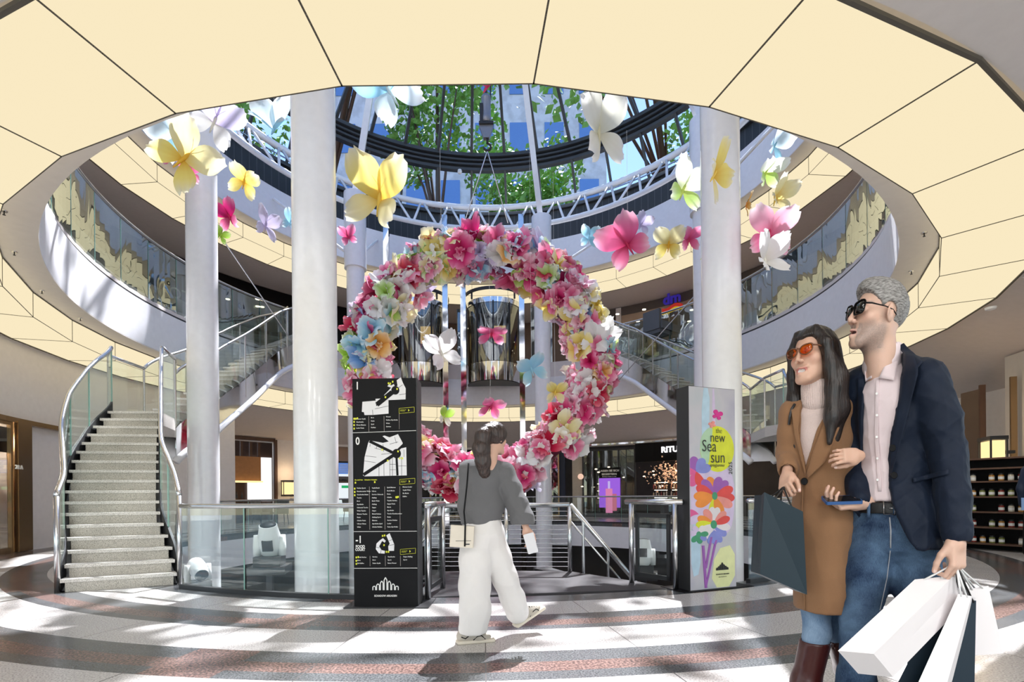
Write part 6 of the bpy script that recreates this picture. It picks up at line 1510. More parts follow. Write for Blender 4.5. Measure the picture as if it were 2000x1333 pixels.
# collar: two wings standing round the neck
f=Fld(tuple(q(1650,740,-.12)-.02),tuple(q(1800,660,.18)+.02),.003)
cn=q(1724,700,.05)
f.cap(cn+np.array([0,0,-.02]),cn+np.array([.010,.01,.032]),.078,.070,k=.01); f.cap(cn+np.array([0,0,-.1]),cn+np.array([.015,.015,.14]),.064,.064,k=.004,sub=True)
f.cutpoly([tuple(q(1697,726)[[0,2]]),tuple(q(1728,735)[[0,2]]),tuple(q(1736,730)[[0,2]]),tuple(q(1728,670)[[0,2]]),tuple(q(1700,668)[[0,2]])],.0)
man.fld('collar_stand',f,shirtm,1,par=so)
def P2(*a): return [tuple(q(x,y)[[0,2]]) for x,y in a]
strip(man,'collar_wing',sb,P2((1748,672),(1736,700),(1718,738)),P2((1766,668),(1757,705),(1748,748)),shirtm,.016,.004,par=so,nl=10)
strip(man,'collar_wing',sb,P2((1692,690),(1688,712),(1689,738)),P2((1700,700),(1700,715),(1704,735)),shirtm,.014,.004,par=so,nl=8)
strip(man,'placket',sb,P2((1712,738),(1708,850),(1715,960)),P2((1719,738),(1716,850),(1722,960)),shirtm,.004,.003,par=so,nl=16)
for i in range(5):
    m=MB(); px,py=1714-1*(i==2),770+i*42; z=q(px,py); h=sb.ray_cast(Vector((z[0],-1.5,z[2])),Vector((0,1,0)))[0]
    if h: m.lathe((h.x,h.y-.011,h.z),[(.0045,0),(.0045,.0025)],10,M=Matrix.Rotation(PI/2,3,'X')); man.mb('button',m,M['txtw'],False,so)
# belt
f=Fld((-.24,-.14,.95),(.22,.26,1.10),.004); bz=q(1730,992,.05)
f.ell(bz,(.139,.118,.3),cw,k=.01); zc=float(bz[2]); f.cutz(zc+.02,True); f.cutz(zc-.02)
bo,bv_=man.fld('belt',f,pm('black_leather',(.012,.012,.013),.4,bump=.2,bs=200),1); bb=bvh(bv_)
m=MB(); z=q(1737,1000); h=bb.ray_cast(Vector((z[0],-1.5,zc)),Vector((0,1,0)))[0]; h=h or Vector((z[0],-.08,zc))
m.path([(h.x-.02,h.y-.006,zc-.022),(h.x+.02,h.y-.006,zc-.022),(h.x+.02,h.y-.006,zc+.022),(h.x-.02,h.y-.006,zc+.022)],.003,6,closed=True); m.tube((h.x,h.y-.006,zc),(h.x+.02,h.y-.008,zc),.002,6); man.mb('buckle',m,M['steel'],True,bo)
# jeans
dn=denim('mid_blue_denim',(.012,.026,.065),(.105,.18,.29))
f=Fld((-.34,-.20,.10),(.34,.62,1.06),.0065)
f.ell(q(1742,1030,.05),(.142,.118,.115),cw,k=.05)
for i in (0,1):
    f.chain([hip[i]+np.array([0,0,.03]),hip[i]*.5+kn[i]*.5,kn[i]],[.100,.090,.072],.05); f.chain([kn[i],kn[i]*.5+an[i]*.5,an[i]+np.array([0,0,-.02])],[.072,.072,.066],.04)
f.cutz(.11); f.cutz(zc-.012,True)
jo,jv=man.fld('jeans',f,dn,2,(9,.016,42,1.6,8)); jb=bvh(jv)
thr=pm('seam_thread',(.32,.34,.38),.8)
strip(man,'fly_seam',jb,P2((1736,1010),(1738,1035),(1737,1070)),P2((1739,1010),(1741,1035),(1740,1070)),thr,.002,.002,par=jo,na=1)
strip(man,'inseam',jb,P2((1737,1075),(1730,1130),(1714,1200)),P2((1739,1075),(1732,1130),(1716,1200)),thr,.002,.002,par=jo,na=1)
for px in (1692,1744): strip(man,'belt_loop',bb,P2((px,983),(px,1012)),P2((px+7,983),(px+7,1012)),dn,.006,.004,par=jo,na=1,nl=4)
# shoes (below the frame in the photo)
brown=pm('brown_shoe_leather',(.10,.04,.02),.35)
shoe(man,'shoe',(float(an[0][0])+.02,float(an[0][1])+.02,0.0),(-.75,-.65),brown)
shoe(man,'shoe',(float(an[1][0])+.01,float(an[1][1])+.06,0.03),(-.7,-.7),brown)
# blazer
navy=fabric('navy_blazer',(.006,.012,.028),.62,700,.15,.2,12,.03,.22)
f=Fld((-.34,-.24,.80),(.34,.32,1.66),.005)
f.ell(q(1745,812,.055),(.168,.128,.175),cw,k=.05); f.ell(q(1750,930,.06),(.150,.128,.19),cw,k=.05); f.ell(q(1756,1010,.05),(.170,.152,.15),cw,k=.05); f.cap(q(1760,1010,.04),q(1772,1070,.03),.145,.148,k=.05)
f.cap(q(1730,708,.07),sh[1]+np.array([0,0,.0]),.060,.066,k=.04); f.cap(q(1724,712,.08),sh[0],.055,.060,k=.04)
ae=el[1]; 
f.chain([sh[1],sh[1]*.5+ae*.5+np.array([.006,0,0]),ae],[.068,.068,.060],.03); f.chain([ae,ae*.5+wr[1]*.5,wr[1]+np.array([0,0,.012])],[.060,.056,.050],.02)
f.cap(wr[1]+np.array([0,0,-.10]),wr[1]+np.array([0,0,.035]),.038,.038,k=.004,sub=True)
f.cap(q(1722,700,.05)+np.array([0,0,-.06]),q(1726,660,.06),.066,.075,k=.008,sub=True)
f.cutpoly(P2((1686,640),(1688,750),(1680,860),(1676,960),(1680,1100),(1815,1100),(1775,1050),(1745,985),(1738,930),(1740,860),(1758,790),(1768,720),(1768,640)),.045)
f.chain([sh[0],sh[0]*.5+el[0]*.5,el[0]],[.066,.064,.058],.03); f.chain([el[0],el[0]*.4+wr[0]*.6,wr[0]+(el[0]-wr[0])*.06],[.058,.052,.046],.02)
f.cap(q(1684,880,.11),q(1678,1045,.08),.055,.052,k=.03)
dd=(wr[0]-el[0]); dd/=np.linalg.norm(dd); f.cap(wr[0]-dd*.03,wr[0]+dd*.1,.034,.034,k=.004,sub=True)
f.cutz(q(1760,1066)[2])
jk,kv=man.fld('blazer',f,navy,2,(21,.016,34,.9,8)); kb=bvh(kv)
strip(man,'lapel',kb,P2((1764,690),(1752,790),(1740,880),(1738,930)),P2((1785,700),(1794,742),(1765,850),(1742,930)),navy,.012,.009,par=jk,na=7,nl=20,edge_lift=.012)
strip(man,'lapel_collar',kb,P2((1758,672),(1770,700),(1790,738)),P2((1768,668),(1790,700),(1803,722)),navy,.013,.006,par=jk,na=4,nl=10)
strip(man,'lapel',kb,P2((1672,728),(1672,790),(1676,880)),P2((1690,722),(1688,800),(1682,900)),navy,.010,.006,par=jk,na=5,nl=16)
strip(man,'pocket_flap',kb,P2((1782,935),(1845,921)),P2((1783,944),(1845,930)),navy,.010,.006,par=jk,na=3,nl=10)
for px,py in ((1745,878),(1747,930)):
    z=q(px,py); h=kb.ray_cast(Vector((z[0],-1.5,z[2])),Vector((0,1,0)))[0]
    if h: m=MB(); m.lathe((h.x,h.y-.016,h.z),[(.011,0),(.0125,.003),(.011,.006)],14,M=Matrix.Rotation(PI/2,3,'X')); man.mb('button',m,M['black'],False,jk)
# ================================================================== phone in his hand
ph=q(1636,978,-.095); m=MB(); hx=Vector((-.86,-.42,-.02)).normalized(); hz=Vector((.10,-.28,.95)).normalized(); hy=hz.cross(hx).normalized(); hz=hx.cross(hy)
Mp=Matrix((hx,hy,hz)).transposed()
def rbox(c,d,Mx,r=.008,n=3):
    m=MB(); x,y,z=[v/2 for v in d]; pr=[]
    for cx_,cy_,a0 in ((x-r,y-r,0),(-x+r,y-r,90),(-x+r,-y+r,180),(x-r,-y+r,270)):
        for i in range(n+1): a=R_(a0+90*i/n); pr.append((cx_+r*math.cos(a),cy_+r*math.sin(a)))
    k=len(pr); c=Vector(c); m.add([Mx@Vector((a,b,-z))+c for a,b in pr]+[Mx@Vector((a,b,z))+c for a,b in pr],[tuple(range(k-1,-1,-1)),tuple(range(k,2*k))]+[(i,(i+1)%k,(i+1)%k+k,i+k) for i in range(k)]); return m
c0=Vector([float(v) for v in ph])
def phone(fig,c,Mx,lab,casecol,faceup=1,dims=(.150,.074,.011)):
    root=empty('smartphone',fig.A@c,label=lab,cat='phone')
    fig.mb('case',rbox(c,dims,Mx),casecol,False,root)
    fig.mb('screen' if faceup>0 else 'back_glass',rbox(c+Mx@Vector((0,0,faceup*dims[2]/2)),(dims[0]-.008,dims[1]-.008,.001),Mx),pm('phone_glass',(.01,.01,.012) if faceup>0 else (.55,.55,.57),.08),False,root)
    return root
phone(man,c0,Mp,'black phone in a blue case held flat in the man right hand',pm('blue_case',(.03,.10,.28),.4))
# ================================================================== shopping bags
def bag(name,corners,depth,mat,lab,hand,hmat,nh=2,inner=None,grp=None):
    """corners: front face TL,TR,BR,BL world points; depth vector (thickness) world"""
    TL,TR,BR,BL=[Vector(c) for c in corners]; d=Vector(depth); root=empty(name,(BL+BR)/2,label=lab,cat='shopping bag',group=grp)
    t=.0015; m=MB(); n=8
    def L(a,b,u): return a.lerp(b,u)
    # four walls with a gusset crease on each side
    ft=[TL,TR,BR,BL]; bk=[p+d for p in ft]
    gl=(TL+bk[0])/2+(TR-TL)*.07; gr=(TR+bk[1])/2-(TR-TL)*.07; glb=(BL+bk[3])/2+(TR-TL)*.0; grb=(BR+bk[2])/2
    V=ft+bk+[gl,gr,glb,grb,(gl*.35+glb*.65),(gr*.35+grb*.65)]
    Fc=[(0,1,2,3),(5,4,7,6),(3,2,6,7),(0,3,12),(0,12,8),(3,10,12),(10,7,12),(7,4,12),(4,8,12),(1,13,2),(1,9,13),(2,13,11),(11,13,6),(6,13,5),(5,13,9)]
    m.add(V,Fc); me=bpy.data.meshes.new('paper_body'); me.from_pydata([tuple(v) for v in m.v],[],m.f); me.materials.append(mat); o=objm('paper_body',me,root)
    so_=o.modifiers.new('s','SOLIDIFY'); so_.thickness=.0016; so_.offset=0
    hd=Vector(hand)
    for base in (0,1):
        a=(TL.lerp(TR,.28)+d*base); b=(TL.lerp(TR,.72)+d*base); a=a.lerp(BL+d*base,.02); b=b.lerp(BR+d*base,.02)
        pts=[]
        for i in range(11):
            u=i/10; p=a.lerp(b,u); h=math.sin(PI*u)**.55; tgt=hd+(p-hd)*.08; pts.append(p.lerp(tgt,h))
        m=MB(); m.path(pts,.0030,6); m.build('cord_handle',hmat,root,True)
    return root
wp=pm('white_bag_paper',(.86,.82,.83),.55,var=.02); tp=pm('teal_bag_paper',(.004,.020,.032),.55,var=.15); npm=pm('navy_bag_paper',(.006,.02,.035),.5)
wc=pm('white_cord',(.85,.85,.85),.7); kc=pm('black_cord',(.01,.01,.01),.6)
hnd=P(1866,1100,1.64)
Yb=1.66
bag('shopping_bag',[P(1787,1133,Yb+.02),P(1862,1125,Yb),P(1706,1278,Yb-.16),P(1637,1272,Yb-.13)],P(1744,1323,Yb-.11)-P(1706,1278,Yb-.16),wp,'large white paper bag swinging forward, leftmost of the bags in the man left hand',hnd,wc)
bag('shopping_bag',[P(1848,1150,Yb+.03),P(1880,1146,Yb+.03),P(1815,1420,Yb+.02),P(1720,1400,Yb+.02)],P(1880,1146,Yb+.10)-P(1880,1146,Yb+.03),npm,'navy paper bag wedged between two white bags',hnd,kc)
bag('shopping_bag',[P(1872,1161,Yb-.03),P(1897,1165,Yb-.03),P(1838,1375,Yb-.06),P(1775,1375,Yb-.06)],P(1905,1168,Yb+.03)-P(1897,1165,Yb-.03),wp,'narrow tall white paper bag in the middle of the bunch',hnd,wc)
bag('shopping_bag',[P(1890,1172,Yb),P(1906,1174,Yb),P(1902,1385,Yb+.01),P(1840,1385,Yb+.01)],P(1906,1174,Yb+.08)-P(1906,1174,Yb),npm,'navy paper bag showing right of the narrow white one',hnd,kc)
bag('shopping_bag',[P(1886,1152,Yb+.06),P(1930,1145,Yb+.06),P(1959,1277,Yb+.06),P(1905,1281,Yb+.06)],P(1875,1155,Yb+.12)-P(1886,1152,Yb+.06),wp,'small white paper bag hanging rightmost of the bunch',hnd,wc)
# ================================================================== the woman beside him
wom=Fig(1595,1.98,'person','woman in camel coat, turtleneck and amber sunglasses on the man right arm',.84)
q=wom.q; wskin=(.60,.37,.27)
def P2(*a): return [tuple(q(x,y)[[0,2]]) for x,y in a]
R_w=rotm(R_(33),R_(4),R_(3)); hw=q(1590,698,.0)
headw=head_parts(wom,hw,R_w,.98,False,smile=1,skin=wskin,lip=(.52,.16,.15),res=.0022,neckr=.046,neckto=(0,-.04,-.22))
sh=[q(1548,806,.04),q(1645,806,.06)]; el=[q(1540,885,.06),q(1632,912,.05)]; wr=[q(1536,926,-.05),q(1672,893,-.06)]
hip=[q(1580,1040,.05),q(1620,1040,.06)]; kn=[q(1594,1235,.0),q(1632,1225,.12)]; an=[np.array([kn[0][0]-.10,.02,.12]),np.array([kn[1][0]+.10,.40,.16])]
chest=q(1594,850,.05); pel=q(1600,1000,.05); nk=q(1600,782,.04)
f=Fld((-.30,-.14,.05),(.32,.56,1.52),.008); full_body(f,pel,chest,nk,sh,el,wr,hip,kn,an,.86); bw=flatcol(f,wskin)
h1=hand_mesh(wr[0]+np.array([-.002,-.012,-.004]),frame((-.05,-.75,-.62),(-.55,-.45,.7)),(60,80,45),.86,-1,(.45,.75,-.35),.3,skin=wskin)
h2=hand_mesh(q(1674,893,-.10),frame((-.82,-.57,.0),(.57,-.82,.2)),(28,50,40),.76,-1,(.30,.80,-.5),.2,wrist=.012,skin=wskin)
V,Q,C=joinm(headw,bw,h1,h2); wom.put('body',V,Q,M['skin'],C)
def lensm():
    return glassm('amber_lens',(.95,.50,.08),.5,0,.03)
tort=pm('tortoise_frame',(.14,.05,.02),.25,var=.9,vs_=90)
glasses(wom,hw,R_w,.98,tort,lensm(),'cat')
m=MB()
for x in(-1,1):
    c=(np.array((x*.030,.0865,.004))*.98)@R_w.T+hw; m.lathe(c,[(.0055,0),(.0055,.001)],10,M=Matrix(R_w.tolist())@Matrix.Rotation(-PI/2,3,'X'))
wom.mb('irises',m,M['black'],True)
# long dark hair
def hair_long(fig,c,R,s,mat,parts=True):
    hp=lambda p:(np.asarray(p)*s)@R.T+np.asarray(c)
    f=Fld((-.15,-.20,-.42),(.15,.14,.16),.0045)
    f.ell((0,-.025,.040),(.088,.112,.092),k=.01); f.ell((0,-.085,-.06),(.082,.055,.12),k=.05)
    X,Y,Z=np.meshgrid(*f.ax,indexing='ij'); line=np.interp(Y,[-.15,-.02,.0,.03,.06,.09],[-.5,-.5,-.25,.035,.068,.098]); f.F=np.maximum(f.F,(line-Z-np.clip(.045-np.abs(X),0,.05)*.5*(Y>.03))*.8)
    for x in(-1,1):
        f.chain([(x*.045,.045,.095),(x*.080,.032,.03),(x*.090,.012,-.06),(x*.094,.0,-.15),(x*.090,.008,-.26),(x*.080,.015,-.36)],[.016,.022,.026,.032,.030,.010],.02)
        f.chain([(x*.07,-.03,.03),(x*.095,-.035,-.10),(x*.090,-.04,-.22),(x*.07,-.05,-.34)],[.03,.035,.040,.015],.03)
    f.chain([(0,-.09,.0),(0,-.12,-.12),(0,-.12,-.25),(0,-.11,-.35)],[.05,.055,.055,.02],.04)
    f.ell((0,.02,-.045),(.066,.085,.105),k=.006,sub=True)
    V,Q=f.mesh(); V=smooth_np(V,Q,2); V=V+normals_np(V,Q)*folds(V*np.array([1,1,.10]),11,.0045,150,1)[:,None]; V=(V*s)@R.T+np.asarray(c); return fig.put('hair',V,Q,mat)
hair_long(wom,hw,R_w,.98,hairmat('black_brown_hair',(.003,.002,.002),(.022,.014,.011),.35,(200,200,10)))
# sweater with ribbed turtleneck
knit=fabric('pink_knit',(.72,.58,.54),.9,350,.5,.05)
cw=np.array(Matrix.Rotation(R_(-22),3,'Z'),'f')
f=Fld((-.20,-.14,.98),(.20,.22,1.56),.0045)
f.ell(q(1594,845,.05),(.112,.088,.14),cw,k=.05); f.ell(q(1598,930,.05),(.10,.083,.17),cw,k=.05); f.cap(q(1599,785,.04),q(1597,805,.05),.055,.08,k=.04)
sw,swv=wom.fld('sweater',f,knit,2,(4,.006,30)); swb=bvh(swv)
f=Fld(tuple(q(1560,800,-.12)-.02),tuple(q(1640,735,.16)+.02),.003); tn=q(1598,772,.016)
f.cap(tn+np.array([0,0,-.024]),tn+np.array([-.004,-.004,.026]),.065,.062,k=.01); f.cap(tn+np.array([0,0,.0]),tn+np.array([-.004,-.004,.12]),.052,.055,k=.006,sub=True)
V,Q=f.mesh(); V=smooth_np(V,Q,1); a_=np.arctan2(V[:,0]-tn[0],V[:,1]-tn[1]); rr_=np.hypot(V[:,0]-tn[0],V[:,1]-tn[1]); V=V+normals_np(V,Q)*(np.cos(a_*46)*.0016*(rr_>.05))[:,None]; wom.put('turtleneck_collar',V,Q,knit,par=sw)
# coat
camel=fabric('camel_wool',(.27,.145,.075),.9,500,.3,.08,8,.1,.12)
f=Fld((-.24,-.20,.56),(.26,.30,1.56),.0052)
f.ell(q(1594,845,.055),(.128,.105,.15),cw,k=.05); f.ell(q(1602,930,.06),(.118,.105,.19),cw,k=.05); f.ell(q(1606,1020,.06),(.125,.11,.18),cw,k=.05); f.cap(q(1606,1020,.05),q(1610,1200,.03),.122,.128,k=.05)
for i in(0,1):
    f.cap(q(1597,796,.06),sh[i],.05,.052,k=.03); f.chain([sh[i],sh[i]*.5+el[i]*.5,el[i]],[.056,.055,.050],.02); f.chain([el[i],el[i]*.3+wr[i]*.7] if i==0 else [el[i],el[i]*.6+wr[i]*.4],[.050,.045],.02)
f.cap(q(1598,790,.04)+np.array([0,0,-.03]),q(1598,750,.04),.062,.075,k=.008,sub=True)
f.cutpoly(P2((1572,740),(1566,800),(1563,860),(1574,915),(1584,885),(1598,840),(1622,800),(1630,740)),.02)
dd=(wr[0]-el[0]); dd/=np.linalg.norm(dd); f.cap(wr[0]-dd*.02,wr[0]+dd*.1,.034,.034,k=.004,sub=True)
f.cutz(q(1600,1190)[2])
ct,cv=wom.fld('coat',f,camel,2,(31,.010,26,.7,7)); cb=bvh(cv)
strip(wom,'lapel',cb,P2((1622,792),(1608,835),(1590,880),(1574,930)),P2((1645,800),(1640,840),(1612,905),(1578,935)),camel,.013,.009,par=ct,na=6,nl=20,edge_lift=.010)
strip(wom,'lapel',cb,P2((1546,800),(1552,850),(1566,905),(1573,930)),P2((1566,790),(1560,840),(1566,880),(1574,922)),camel,.012,.007,par=ct,na=6,nl=18)
z=q(1571,941); h=cb.ray_cast(Vector((z[0],-1.5,z[2])),Vector((0,1,0)))[0]
if h: m=MB(); m.lathe((h.x,h.y-.012,h.z),[(.013,0),(.0145,.003),(.012,.007)],16,M=Matrix.Rotation(PI/2,3,'X')); wom.mb('button',m,M['black'],False,ct)
strip(wom,'pocket_welt',cb,P2((1612,968),(1632,972)),P2((1612,974),(1632,978)),camel,.008,.005,par=ct,na=2,nl=6)
strip(wom,'front_edge',cb,P2((1566,945),(1563,1060),(1568,1188)),P2((1569,945),(1566,1060),(1571,1188)),camel,.006,.004,par=ct,na=1,nl=20)
# shoulder chain strap
m=MB(); pts=[]
for x,y in ((1553,788),(1547,798),(1543,812),(1541,828)):
    z=q(x,y); h=cb.ray_cast(Vector((z[0],-1.5,z[2])),Vector((0,1,0)))[0]; 
    if h: pts.append((h.x,h.y-.006,h.z))
if len(pts)>1: m.path(pts,.006,6); wom.mb('bag_strap',m,pm('chain_strap',(.05,.05,.05),.4,.5,var=.9,vs_=200),True)
# jeans and boots
ldn=denim('light_blue_denim',(.10,.18,.30),(.30,.42,.58))
f=Fld((-.30,-.14,.10),(.34,.60,1.05),.0065); f.ell(q(1602,1020,.055),(.10,.085,.09),k=.05)
for i in (0,1): f.chain([hip[i],hip[i]*.5+kn[i]*.5,kn[i]],[.078,.070,.054],.04); f.cap(kn[i],kn[i]*.8+an[i]*.2,.054,.05,k=.02)
f.cutz(.47); wom.fld('jeans',f,ldn,2,(12,.007,48,1.8))
bt=pm('oxblood_leather',(.055,.010,.008),.28,bump=.15,bs=30)
for i in (0,1):
    a,b=kn[i],an[i]; lo=np.minimum(a,b)-.12; hi=np.maximum(a,b)+.1; lo[2]=.0; lo[1]-=.25; lo[0]-=.2; hi[2]=a[2]-.02
    f=Fld(lo,hi,.005); f.chain([a*.92+b*.08,a*.5+b*.5,b],[.064,.060,.044],.03); g=np.array([b[0],b[1],b[2]*.30 if i==0 else b[2]*.5]); f.cap(b,g,.042,.040,k=.03)
    f.cap(g,g+np.array([-.11,-.10,-.012]),.040,.030,k=.03); f.box(g+np.array([.01,.02,-g[2]*.6]),(.022,.022,g[2]*.4+.004),.005,k=.01); f.cutz(max(.002,g[2]-.042)); f.cutz(float(a[2])-.035-(0 if i==0 else .0),True)
    f.cap(a,a*.9+b*.1+np.array([0,0,-.0]),.056,.056,k=.003,sub=True)
    bo_,_=wom.fld('boot',f,bt,2)
# her teal bag
hn=wom.A@Vector([float(v) for v in (wr[0]+np.array([-.01,-.075,-.045]))])
bag('shopping_bag',[P(1493,962,1.86),P(1568,1000,1.80),P(1576,1162,1.82),P(1485,1122,1.88)],P(1474,968,2.0)-P(1493,962,1.86),tp,'large dark teal paper shopping bag hanging from the woman right hand',hn,kc)
# ================================================================== walking woman
wk=Fig(950,3.80,'person','woman in grey sweater and white trousers walking past the directory, seen from behind')
q=wk.q; R_k=rotm(R_(-135),R_(-2),0)
def P2(*a): return [tuple(q(x,y)[[0,2]]) for x,y in a]
hk_=q(966,857,.0); kskin=(.62,.38,.28)
headk=head_parts(wk,hk_,R_k,.98,False,skin=kskin,neckr=.05)
sh=[q(918,920,.02),q(985,925,.03)]; el=[q(912,990,.05),q(1010,985,-.02)]; wr=[q(915,1030,.02),q(1028,1036,-.06)]
hip=[q(930,1050,.0),q(955,1050,.05)]; kn=[q(925,1145,-.02),q(985,1130,.09)]; an=[q(918,1228,-.05),q(1012,1200,.16)]
chest=q(945,950,.02); pel=q(944,1030,.02); nk=q(962,890,.01)
f=Fld((-.28,-.25,.06),(.40,.35,1.42),.008); full_body(f,pel,chest,nk,sh,el,wr,hip,kn,an,.9); bk_=flatcol(f,kskin)
h1=hand_mesh(wr[1],frame((.28,-.12,-1),(.25,-1,.1)),(26,34,22),.95,-1,(.5,.75,-.4),.3,skin=kskin)
h2=hand_mesh(wr[0],frame((0,-.1,-1),(-1,0,0)),(50,60,40),.92,1,skin=kskin)
V,Q,C=joinm(headk,bk_,h1,h2); wk.put('body',V,Q,M['skin'],C)
# hair with ponytail
hm_=hairmat('dark_brown_hair',(.010,.006,.005),(.06,.035,.028),.4,(160,160,12))
f=Fld((-.22,-.20,-.40),(.16,.18,.16),.0045)
f.ell((0,.0,.030),(.098,.098,.098),k=.01); f.ell(tuple(np.array([-.03,-.045,.02])),(.06,.05,.06),k=.03)
f.chain([(-.055,-.075,.06),(-.085,-.10,.01),(-.098,-.105,-.09),(-.085,-.10,-.19),(-.075,-.09,-.27),(-.07,-.08,-.32)],[.035,.052,.060,.052,.034,.010],.03)
f.ell(tuple(np.array([.075,.03,-.04])),(.05,.06,.075),k=.01,sub=True); f.ell((.045,.06,-.05),(.055,.07,.075),k=.01,sub=True)
V,Q=f.mesh(); V=smooth_np(V,Q,2); V=V+normals_np(V,Q)*folds(V*np.array([1,1,.25]),14,.012,90,1)[:,None]; wk.put('hair',V*.98+hk_,Q,hm_)
m=MB(); m.path([tuple(np.array([-.060+.03*math.cos(t),-.078+.03*math.sin(t),.052])+hk_) for t in [i*PI/5 for i in range(10)]],.008,6,closed=True); wk.mb('hair_tie',m,M['black'])
# sweater
gk=fabric('grey_knit',(.15,.15,.155),.95,420,.5,.08,8,.08,.1)
f=Fld((-.30,-.26,.84),(.40,.30,1.44),.0055)
f.ell(q(946,935,.02),(.155,.115,.15),k=.05); f.ell(q(944,985,.02),(.160,.125,.16),k=.05); f.cap(q(942,1000,.02),q(941,1012,.02),.135,.130,k=.04); f.cap(q(958,905,.01),q(950,930,.02),.065,.11,k=.04)
for i in(0,1): f.cap(q(950,925,.02),sh[i],.07,.072,k=.04)
f.chain([sh[1],sh[1]*.5+el[1]*.5,el[1],el[1]*.45+wr[1]*.55,el[1]*.18+wr[1]*.82,wr[1]],[.082,.078,.078,.082,.064,.036],.03)
f.chain([sh[0],el[0],wr[0]],[.075,.068,.050],.03); f.cutz(q(945,1024)[2]); f.ell(q(962,893,.01),(.058,.058,.05),k=.01,sub=True)
sk,skv=wk.fld('sweater',f,gk,2,(41,.012,20,.8,6))
# trousers
wt=fabric('white_cotton',(.70,.68,.66),.8,500,.15,.03)
f=Fld((-.35,-.30,.05),(.42,.36,.96),.006)
f.ell(q(945,1040,.02),(.135,.118,.12),k=.05); f.cap(q(947,1018,.02),q(946,1040,.02),.118,.125,k=.04)
f.chain([hip[0],hip[0]*.5+kn[0]*.5,kn[0],q(926,1190,-.04),q(922,1226,-.05)],[.118,.112,.108,.106,.104],.05)
f.chain([hip[1],hip[1]*.5+kn[1]*.5,kn[1],q(1000,1170,.13),q(1008,1196,.15)],[.112,.098,.088,.084,.086],.05)
f.cutz(.055); f.cutz(q(945,1016)[2],True)
f.box(q(922,1247,-.05),(.2,.2,.045),.01,k=.004,sub=True)
wk.fld('trousers',f,wt,2,(47,.018,18,.55,7))
# shoes: trainers
shc=pm('beige_trainer',(.42,.38,.32),.7,var=.15,vs_=30); ssole=pm('cream_sole',(.62,.56,.46),.7)
def trainer(h,d,tu,loc_px):
    up=shoe(wk,'trainer',h,d,shc,.29,ssole,tu,.050); 
    d3=Vector((d[0],d[1],math.tan(tu))).normalized(); s=Vector((-d3.y,d3.x,0)).normalized(); hh=Vector(h); u=Vector((0,0,1))
    m=MB(); m.path([hh-s*.050*.9*k_+d3*a+u*b for k_,a,b in ((1,.12,.03),(1.06,.15,.055),(1.06,.18,.06),(1.0,.21,.03))],.004,5); m.path([hh-s*.048+d3*a+u*b for a,b in ((.03,.06),(.06,.045),(.10,.075))],.004,5); wk.mb('side_stripe',m,M['black'],True,up)
    m=MB()
    for i in range(4): c=hh+d3*(.13+.022*i)+u*(.098-.011*i); m.tube(c-s*.028,c+s*.028,.004,5)
    wk.mb('laces',m,M['dark'],True,up)
trainer(F3(q(889,1250,-.05)[[0,1,2]].tolist()[:1]+[-.06,0.0]),(.97,.22),0,None)
hp_=q(1004,1234,.17); trainer((float(hp_[0]),.16,.055),(.90,.40),.45,None)
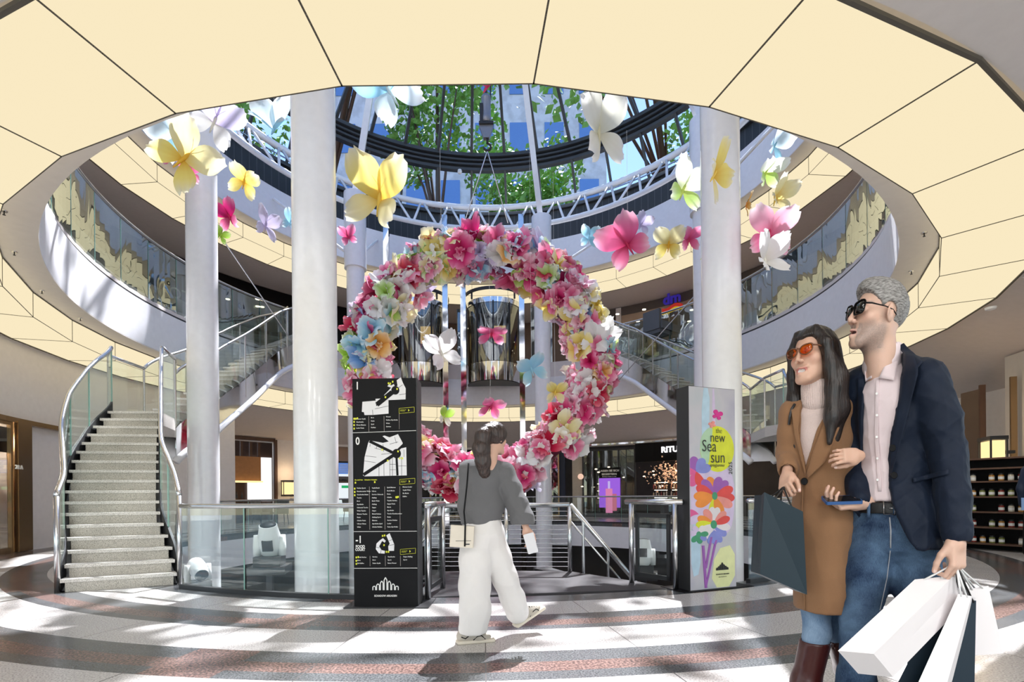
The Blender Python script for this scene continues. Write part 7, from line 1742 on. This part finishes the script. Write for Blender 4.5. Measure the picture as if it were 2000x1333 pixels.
# her phone and tote bag
pc0=Vector([float(v) for v in q(1036,1062,-.10)]); Mx=Matrix(((1,0,.05),(0,.05,-1),(0,1,.0))); Mx=Matrix(((.96,-.25,0),(0,0,-1),(.25,.96,0)))
phone(wk,pc0,Mx,'white phone held in the walking woman right hand',pm('pale_case',(.6,.6,.62),.3),1,(.085,.150,.010)) if False else phone(wk,pc0,Mx,'white phone held in the walking woman right hand',pm('pale_case',(.65,.65,.67),.3),-1,(.078,.150,.010))
tb=empty('tote_bag',wk.A@Vector([float(v) for v in q(902,1066,-.12)]),label='cream tote bag with black strap hanging at the walking woman left side',cat='bag')
c=Vector([float(v) for v in q(902,1048,-.15)]); wk.mb('bag_body',rbox(c,(.17,.07,.155),Matrix.Rotation(R_(4),3,'Y'),.008),pm('cream_leather',(.66,.60,.50),.6),False,tb)
m=MB(); m.box(c+Vector((.01,-.036,-.03)),(.11,.003,.003)); m.box(c+Vector((.04,-.036,-.055)),(.03,.003,.008)); wk.mb('print_mark',m,M['dark'],False,tb)
c1=Vector([float(v) for v in q(916,905,-.13)]); m=MB(); m.path([c+Vector((.02,-.04,-.07)),c+Vector((.025,-.042,.078)),Vector([float(v) for v in q(906,1000,-.17)]),Vector([float(v) for v in q(912,950,-.15)]),c1],.006,6); wk.mb('strap',m,M['black'],True,tb)
# person at the right frame edge
ps=Fig(2022,8.2,'person','partly visible person in a dark jacket at the right frame edge',.85)
q=lambda x,y,z=0:ps.q(x+12,y,z)
f=Fld((-.32,-.2,0.02),(.32,.2,1.95),.012); f.ell(q(2016,885,.0),(.085,.10,.125),k=.03); f.cap(q(2016,880),q(2012,910),.06,.1,k=.04)
f.chain([q(2012,930),q(2012,985)],[.17,.17],.05); sk_=flatcol(f,(.55,.36,.28))
f2=Fld((-.34,-.2,.02),(.34,.2,1.70),.012); f2.chain([q(2012,920),q(2012,985)],[.18,.185],.05); f2.chain([q(1996,922),q(1988,955),q(1990,985)],[.08,.07,.06],.04); f2.chain([q(2030,922),q(2036,985)],[.08,.06],.04)
f3=Fld((-.34,-.2,.0),(.34,.2,1.1),.012); f3.chain([q(2004,1000),np.array([-.1,0,.1])],[.11,.08],.04); f3.chain([q(2022,1000),np.array([.1,0,.1])],[.11,.08],.04); f3.cap((-.1,0,.05),(-.1,-.12,.04),.05,.04,k=.03); f3.cap((.1,0,.05),(.1,-.12,.04),.05,.04,k=.03)
hh_=hand_mesh(q(1990,984,-.02),frame((0,0,-1),(-1,0,0)),(30,40,20),1.0,1,skin=(.55,.36,.28),res=.004)
V,Q,C=joinm(sk_,hh_); ps.put('body',V,Q,M['skin'],C); ps.fld('jacket',f2,M['navy'],2,(3,.01,20)); ps.fld('trousers',f3,M['black'],2)
m=MB(); c=Vector([float(v) for v in q(1997,985,-.2)]); ps.mb('blue_paper',rbox(c,(.16,.02,.2),Matrix.Identity(3),.01),pm('pale_blue_sheet',(.25,.40,.70),.6),False)
